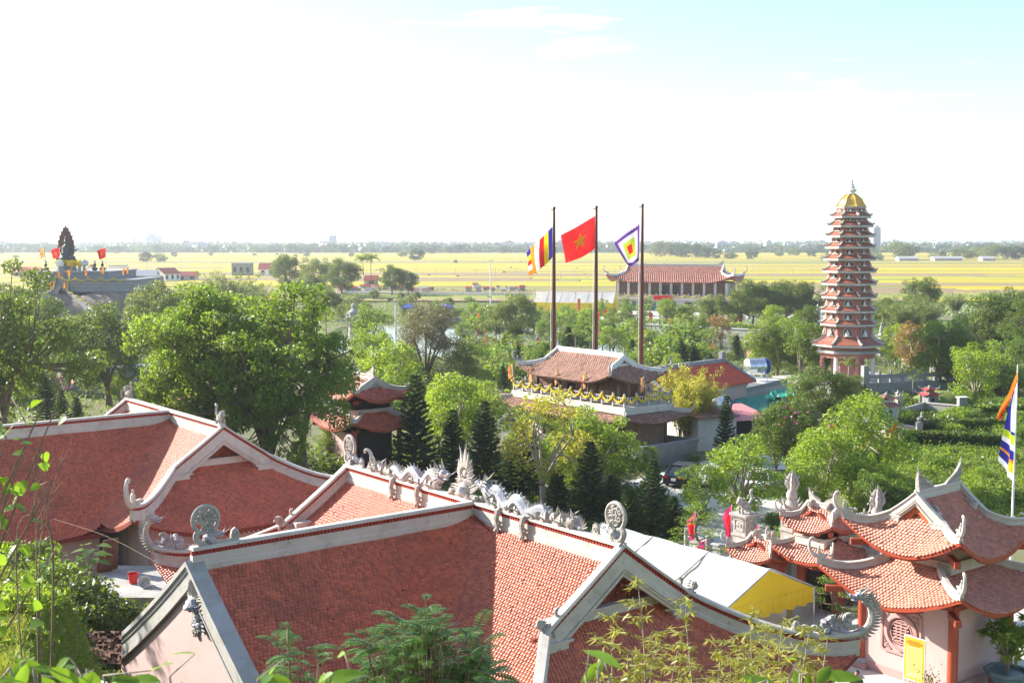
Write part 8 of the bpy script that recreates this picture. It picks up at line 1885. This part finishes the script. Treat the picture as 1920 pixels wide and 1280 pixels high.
me = leaves_mesh('leaves', np.array(C), .46, nr, aspect=.24, D=np.array(D)); link('leaves', me, t, L_BRIGHT); link('stems', mb.mesh('stems', M_BARKP), t)
for i, (x, y) in enumerate(((1432, 905), (1445, 910), (1460, 908), (1475, 912))):
    c = at_z(x, y, 0); t = thing('flower_pot', None, None, c); later(t, 'small white flower pot with seedlings on the courtyard', 'flower pot', 'flower pots on the courtyard'); mb = MB(); mb.lathe([(.18, 0), (.26, .4), (.28, .4), (.22, .36)], 10); mb.build('pot', M_WHITE, t); nr = np.random.RandomState(i); me = leaves_mesh('leaves', nr.normal(size=(60, 3)) * .16 + np.array([0, 0, .6]), .16, nr); link('leaves', me, t, L_MID)
c = at_z(1737, 1330, 0); t = thing('potted_shrub', 'small leafy potted shrub at the foot of the notice board', 'potted plant', c); mb = MB(); mb.lathe([(.25, 0), (.36, .5), (.38, .5), (.3, .45)], 10); mb.build('pot', M_STONE, t); nr = np.random.RandomState(7); me = leaves_mesh('leaves', nr.normal(size=(420, 3)) * np.array([.26, .26, .3]) + np.array([0, 0, 1.0]), .1, nr); link('leaves', me, t, L_DARK)

# ------------------------------------------------------------------ plants on the lookout hillside, near the camera
def hill_pt(x, Y):      # foot of a plant seen at pixel column x, at distance Y
    X = (x - 960) / FPX * Y; return Vector((X, Y, hill_z(X, Y)))
HEART = [(0, 0), (.22, -.10), (.44, .06), (.46, .34), (.30, .66), (0, 1.0), (-.30, .66), (-.46, .34), (-.44, .06), (-.22, -.10)]
LANCE = [(0, 0), (.12, .18), (.17, .42), (.13, .70), (0, 1.0), (-.13, .70), (-.17, .42), (-.12, .18)]
def shaped_leaves(name, items, shape, lm, parent, seed=0, cup=.12):
    """items: (position, direction, normal, length)"""
    rg = random.Random(seed); V = []; F = []; rn = []; n = len(shape)
    for p, d, nrm, ln in items:
        d = Vector(d).normalized(); s = Vector(nrm).cross(d).normalized(); u = d.cross(s); q = rg.random(); b = len(V)
        for a, t in shape: V.append(tuple(Vector(p) + (s * a + d * t + u * (cup * (abs(a) * 1.3) - cup * 1.2 * t * t)) * ln)); rn.append(q)
        V.append(tuple(Vector(p) + (d * .45 + u * (-cup * .25)) * ln)); rn.append(q)
        for k in range(n): F.append((b + k, b + (k + 1) % n, b + n))
    me = np_mesh(name, np.array(V), np.array(F), np.array(rn), True); return link(name, me, parent, lm)
# heart-leaved sapling at the left edge
def sapling(label, foot, tips, nleaf, size, shape, lm, seed, bark=M_BARK, spread=.16, name='leafy_sapling'):
    t = thing(name, label, 'plant', foot); rg = random.Random(seed); mb = MB(); items = []
    for tp in tips:
        tip = Vector(tp) - foot; mid = tip * .5 + Vector((rg.uniform(-.1, .1), rg.uniform(-.1, .1), .15)); pts = curve_pts([(0, 0, 0), tuple(mid), tuple(tip)], 6); mb.tube(pts, [.022 * (1 - .8 * i / len(pts)) for i in range(len(pts))], 5)
        for k in range(nleaf):
            f = 1 - .42 * (k / nleaf) ** 1.3; i = min(len(pts) - 1, int(f * (len(pts) - 1))); c = pts[i] + Vector((rg.gauss(0, spread), rg.gauss(0, spread), rg.gauss(0, spread)))
            d = Vector((rg.uniform(-1, 1), rg.uniform(-.6, .6), rg.uniform(-.9, .35))); nn = Vector((rg.uniform(-.5, .5), rg.uniform(-1.0, .2), rg.uniform(.3, 1))); items.append((c, d, nn, size * rg.uniform(.6, 1.25))); mb.tube([pts[i], c], [.006, .004], 3)
    link('stems', mb.mesh('stems', bark, True), t); shaped_leaves('leaves', items, shape, lm, t, seed); return t
L_NEAR = leaf_mat('leaf_near_bright', (.07, .15, .018), (.16, .28, .035), .45); L_FERN = leaf_mat('leaf_fern', (.025, .065, .012), (.10, .20, .035), .4)
Y0 = 9.5; ft = hill_pt(-330, Y0)
sapling('bright heart-leaved sapling reaching in at the left edge', ft, [at_y(x, y, Y0 + q) for x, y, q in ((85, 748, 0), (100, 775, .2), (22, 745, .3), (12, 820, 0), (98, 900, -.2), (30, 885, .2), (12, 960, 0), (40, 1030, 0), (100, 1035, .2))], 9, .10, HEART, L_NEAR, 3, M_BARK, .085)
# bare twigs crossing the second hall's roof
t = thing('bare_twig', 'thin bare twigs crossing in front of the second hall roof', 'twigs', hill_pt(40, 11)); mb = MB(); rg = random.Random(6)
for k in range(5):
    x0 = rg.uniform(20, 120); a = at_y(x0, 1060 + rg.uniform(-20, 40), 11) - t.location; b = at_y(x0 + rg.uniform(-30, 70), rg.uniform(810, 960), 11) - t.location; m = a.lerp(b, .5) + Vector((rg.uniform(-.1, .1), 0, 0)); mb.tube(curve_pts([(0, 0, 0), tuple(a), tuple(m), tuple(b)], 4), [.008] * 5 + [.006] * 4 + [.004] * 4, 4)
    for j in range(3): q = m.lerp(b, rg.random()); mb.tube([q, q + Vector((rg.uniform(-.25, .25), 0, rg.uniform(.1, .35)))], [.005, .002], 3)
link('stems', mb.mesh('stems', M_BARK), t)
# lance-leaved sprigs along the bottom edge
for i, (x, y, Yd, lab, nl) in enumerate(((40, 1235, 6.5, 'long-leaved green sprig in the bottom left corner', 16), (140, 1238, 6.2, 'long-leaved sprig right of the corner one at bottom left', 16), (215, 1250, 6.4, 'third long-leaved sprig at bottom left before the grassy bank', 14), (318, 1262, 6.2, 'small pointed sprig in front of the pink gable wall', 6), (505, 1258, 6.5, 'pointed leafy sprig below the gable wall coping', 12), (640, 1262, 6.6, 'small sprig left of the fern-leaved shrub', 9), (1120, 1250, 6.6, 'small upright sprig at bottom centre right', 5), (1500, 1258, 6.6, 'long-leaved sprig below the corner dragon', 12), (1440, 1268, 6.4, 'low long-leaved sprig left of the one below the corner dragon', 10))):
    ft = hill_pt(x, Yd); sapling(lab, ft, [at_y(x + q * 22, y + abs(q) * 10 + 6, Yd + q * .1) for q in (-1, 0, 1)], nl, .20, LANCE, L_NEAR, 20 + i, M_BARKP, .07, 'leafy_sprig')
# fern-leaved shrubs: pinnate fronds
def pinnate(label, x, ytop, Yd, wpx, nf, lf, seed, lm=L_FERN, yb=1300):
    ft = hill_pt(x, Yd); t = thing('fern_leaved_shrub', label, 'shrub', ft); rg = random.Random(seed); mb = MB(); items = []; sc = Yd / FPX
    for k in range(nf):
        q = rg.uniform(-1, 1); hy = ytop + (abs(q) ** 1.5) * 70 + rg.random() ** .8 * 150 + 22 * math.sin(q * 7 + seed); b = at_y(x + q * wpx * .40, hy, Yd + rg.uniform(-.8, .8)) - ft; mb.tube([(0, 0, 0), tuple(b * .6), tuple(b)], [.016, .010, .006], 4)
        a = rg.uniform(0, 6.28); dr = Vector((math.cos(a), math.sin(a) * .8, rg.uniform(-.1, .95))).normalized(); ln = lf * rg.uniform(.7, 1.2); prev = b.copy(); n = 11; sd = dr.cross(Vector((0, 0, 1))).normalized()
        for i in range(n):
            f = i / n; nx_ = prev + (dr + Vector((0, 0, -.9 * f * f))).normalized() * ln / n; mb.tube([prev, nx_], [.006, .005], 3); prev = nx_
            for s in (-1, 1): items.append((prev, sd * s + dr * .45 + Vector((0, 0, -.2)), (0, -.1, 1), ln * .30 * (1 - .45 * abs(2 * f - .9))))
    link('stems', mb.mesh('stems', M_BARK), t); shaped_leaves('leaflets', items, LANCE, lm, t, seed, .05); return t
pinnate('fern-leaved shrub in front of the dragon roof, bottom centre', 800, 1145, 15, 300, 330, .40, 5); pinnate('smaller fern-leaved shrub beside the gable wall coping', 545, 1180, 14, 160, 70, .36, 6); pinnate('low fern-leaved shrub between the two others at the bottom', 640, 1255, 14, 120, 30, .34, 7)
# slender bamboo in front of the skirt roof
def thin_bamboo(label, x, ytop, Yd, lean, seed):
    ft = hill_pt(x + lean * 60, Yd); t = thing('slender_bamboo', label, 'bamboo', ft); rg = random.Random(seed); mb = MB(); items = []; tip = at_y(x, ytop, Yd) - ft; pts = [tip * f + Vector((.12 * math.sin(f * 3 + seed) * f, 0, 0)) for f in [i / 16 for i in range(17)]]; mb.tube(pts, [.022 * (1 - .85 * i / 16) + .003 for i in range(17)], 5)
    for i in range(6, 17):
        for b in range(3):
            a = rg.uniform(0, 6.28); ln = rg.uniform(.25, .7) * (1.15 - i / 20); e = pts[i] + Vector((math.cos(a) * ln, math.sin(a) * ln * .7, ln * rg.uniform(.1, .7))); mb.tube([pts[i], e], [.006, .003], 3)
            for k in range(11):
                f = rg.uniform(.35, 1.05); c = pts[i].lerp(e, f); items.append((c, (rg.gauss(0, 1), rg.gauss(0, .8), rg.uniform(-.7, .4)), (rg.uniform(-.5, .5), rg.uniform(-.8, .3), 1), rg.uniform(.10, .17)))
    link('culm', mb.mesh('culm', M_BARKP), t); shaped_leaves('leaves', items, [(0, 0), (.09, .25), (.07, .6), (0, 1), (-.07, .6), (-.09, .25)], leaf_b, t, seed, .03)
leaf_b = leaf_mat('bamboo_leaf_near', (.17, .19, .035), (.36, .36, .085), .42)
for i, (x, y) in enumerate(((1195, 1105), (1158, 1160), (1300, 1130), (1235, 1190), (1262, 1215), (1335, 1205), (1385, 1195), (1415, 1160), (1450, 1180), (1475, 1170), (1510, 1185), (1535, 1200), (1360, 1240), (1290, 1235), (1440, 1225), (1190, 1225), (1500, 1235), (1400, 1245))):
    thin_bamboo(['tallest slender bamboo shoot in front of the gable roof', 'slender bamboo shoot at the left of the bamboo row', 'tall bamboo shoot under the carved gable', 'bamboo shoot second right of the tallest one', 'short bamboo shoot right of the tallest one', 'bamboo shoot rising midway along the red skirt roof', 'bamboo shoot left of the yellow tent lining', 'tall bamboo shoot below the yellow tent lining', 'bamboo shoot below the tent valance', 'bamboo shoot right of the tent valance', 'bamboo shoot beneath the corner dragon scrolls', 'rightmost bamboo shoot by the roof corner', 'low bamboo shoot at the bottom, centre of the row', 'low bamboo shoot at the bottom, left of centre of the row', 'low bamboo shoot at the bottom, below the tent', 'low bamboo shoot at the bottom left of the row', 'low bamboo shoot at the bottom right of the row', 'low bamboo shoot at the bottom, right of centre of the row'][i], x, y, 15 + (i % 5) * .9, random.Random(i).uniform(-.6, .6), i)
# grassy bank and shrubs at bottom left
def bank_poly(y0, y1, xa, xb): return [((xa - 960) / FPX * y0, y0), ((xb - 960) / FPX * y0, y0), ((xb - 960) / FPX * y1, y1), ((xa - 960) / FPX * y1, y1)]
cover('bank_grass_blades', 'bright grass covering the bank at bottom left', [bank_poly(20, 41, -60, 232)], 30000, (.12, .42), .42, L_GRASS, .06, 11, zf=hill_z, blade=True, xy=True)
cover('bank_weeds', 'low weeds among the bank grass', [bank_poly(22, 42, -60, 215)], 3500, (.1, .5), .13, L_MID, .45, 12, zf=hill_z, xy=True)
rg = random.Random(17)
for i, (x, Y, k, h) in enumerate(((110, 43.5, 'shrub3', 2.1), (150, 44.5, 'shrub3', 2.2), (190, 44, 'shrub3', 2.0), (225, 43, 'shrub3', 2.2), (130, 46, 'shrub3', 2.2), (175, 46.5, 'shrub3', 2.2), (80, 44, 'shrub1', 2.4), (30, 40, 'shrubg', 2.4), (60, 39, 'shrub1', 2.0), (5, 38, 'shrub3', 2.8), (95, 39, 'shrubg', 1.5), (-20, 36, 'shrub3', 2.6), (20, 33, 'shrub3', 1.3), (215, 46, 'shrub3', 2.4), (45, 45, 'shrub3', 3.0), (0, 47, 'shrub1', 3.4), (165, 40, 'shrub2', 1.0), (205, 40.5, 'shrub2', .9), (130, 37, 'shrub2', .8), (60, 30, 'shrub1', 1.0), (25, 27, 'shrub2', .9))):
    plant(k, 0, 0, 0, 1.15, tuple(hill_pt(x, Y)), LOOK[k][1] + ' on the bank at bottom left', None, h)
p = hill_pt(155, 47); t = thing('young_papaya', 'thin young papaya plant by the pink wall on the left', 'plant', p); mb = MB(); mb.tube([(0, 0, 0), (.05, 0, 3.2)], [.04, .025], 5); link('stem', mb.mesh('stem', M_BARKP), t); items = []
for k in range(16): a = k * 2.4; d = Vector((math.cos(a), math.sin(a), .3)); items.append((Vector((.05, 0, 3.2 - .05 * k)) + d * .35, d + Vector((0, 0, -.4)), (0, 0, 1), .5))
shaped_leaves('leaves', items, HEART, L_MID, t, 2)
mb = MB(); mb.tube(curve_pts([tuple(at_y(100, 972, 50)), tuple(at_y(200, 1005, 47)), tuple(at_y(298, 1056, 44))], 6), .007, 4); o = mb.build('wire', M_BARKP); prop(o, 'thin wire slung across the pink alcove on the left', 'wire')
# bare soil scar in the bank
m_soil = mat('red_soil', (.13, .065, .040), .95, .3, 3, bump=.9, bscale=8)
mb = MB(); nr = np.random.RandomState(5); n = 16; vs = []
for j in range(n + 1):
    for i in range(n + 1):
        q = at_y(160 + 68 * i / n, 1182 + 62 * j / n, 36.0 - j * .12 + .25 * nr.rand()); vs.append(tuple(q))
mb.add(vs, [(j * (n + 1) + i, j * (n + 1) + i + 1, (j + 1) * (n + 1) + i + 1, (j + 1) * (n + 1) + i) for j in range(n) for i in range(n)]); o = mb.build('earth_scar', m_soil, None, True); prop(o, kind='structure')

# ------------------------------------------------------------------ haze
mh = bpy.data.materials.new('haze'); mh.use_nodes = True; hn = mh.node_tree; hn.nodes.clear()
ho = hn.nodes.new('ShaderNodeOutputMaterial'); hv = hn.nodes.new('ShaderNodeVolumePrincipled'); hv.inputs['Color'].default_value = (.86, .92, 1.0, 1); hv.inputs['Density'].default_value = HAZE; hv.inputs['Anisotropy'].default_value = .35; hn.links.new(hv.outputs[0], ho.inputs['Volume'])
mb = MB(); mb.box(-6500, 6500, -600, 6000, -1.2, 75); o = mb.build('haze', mh); prop(o, kind='stuff'); 
finish_labels()
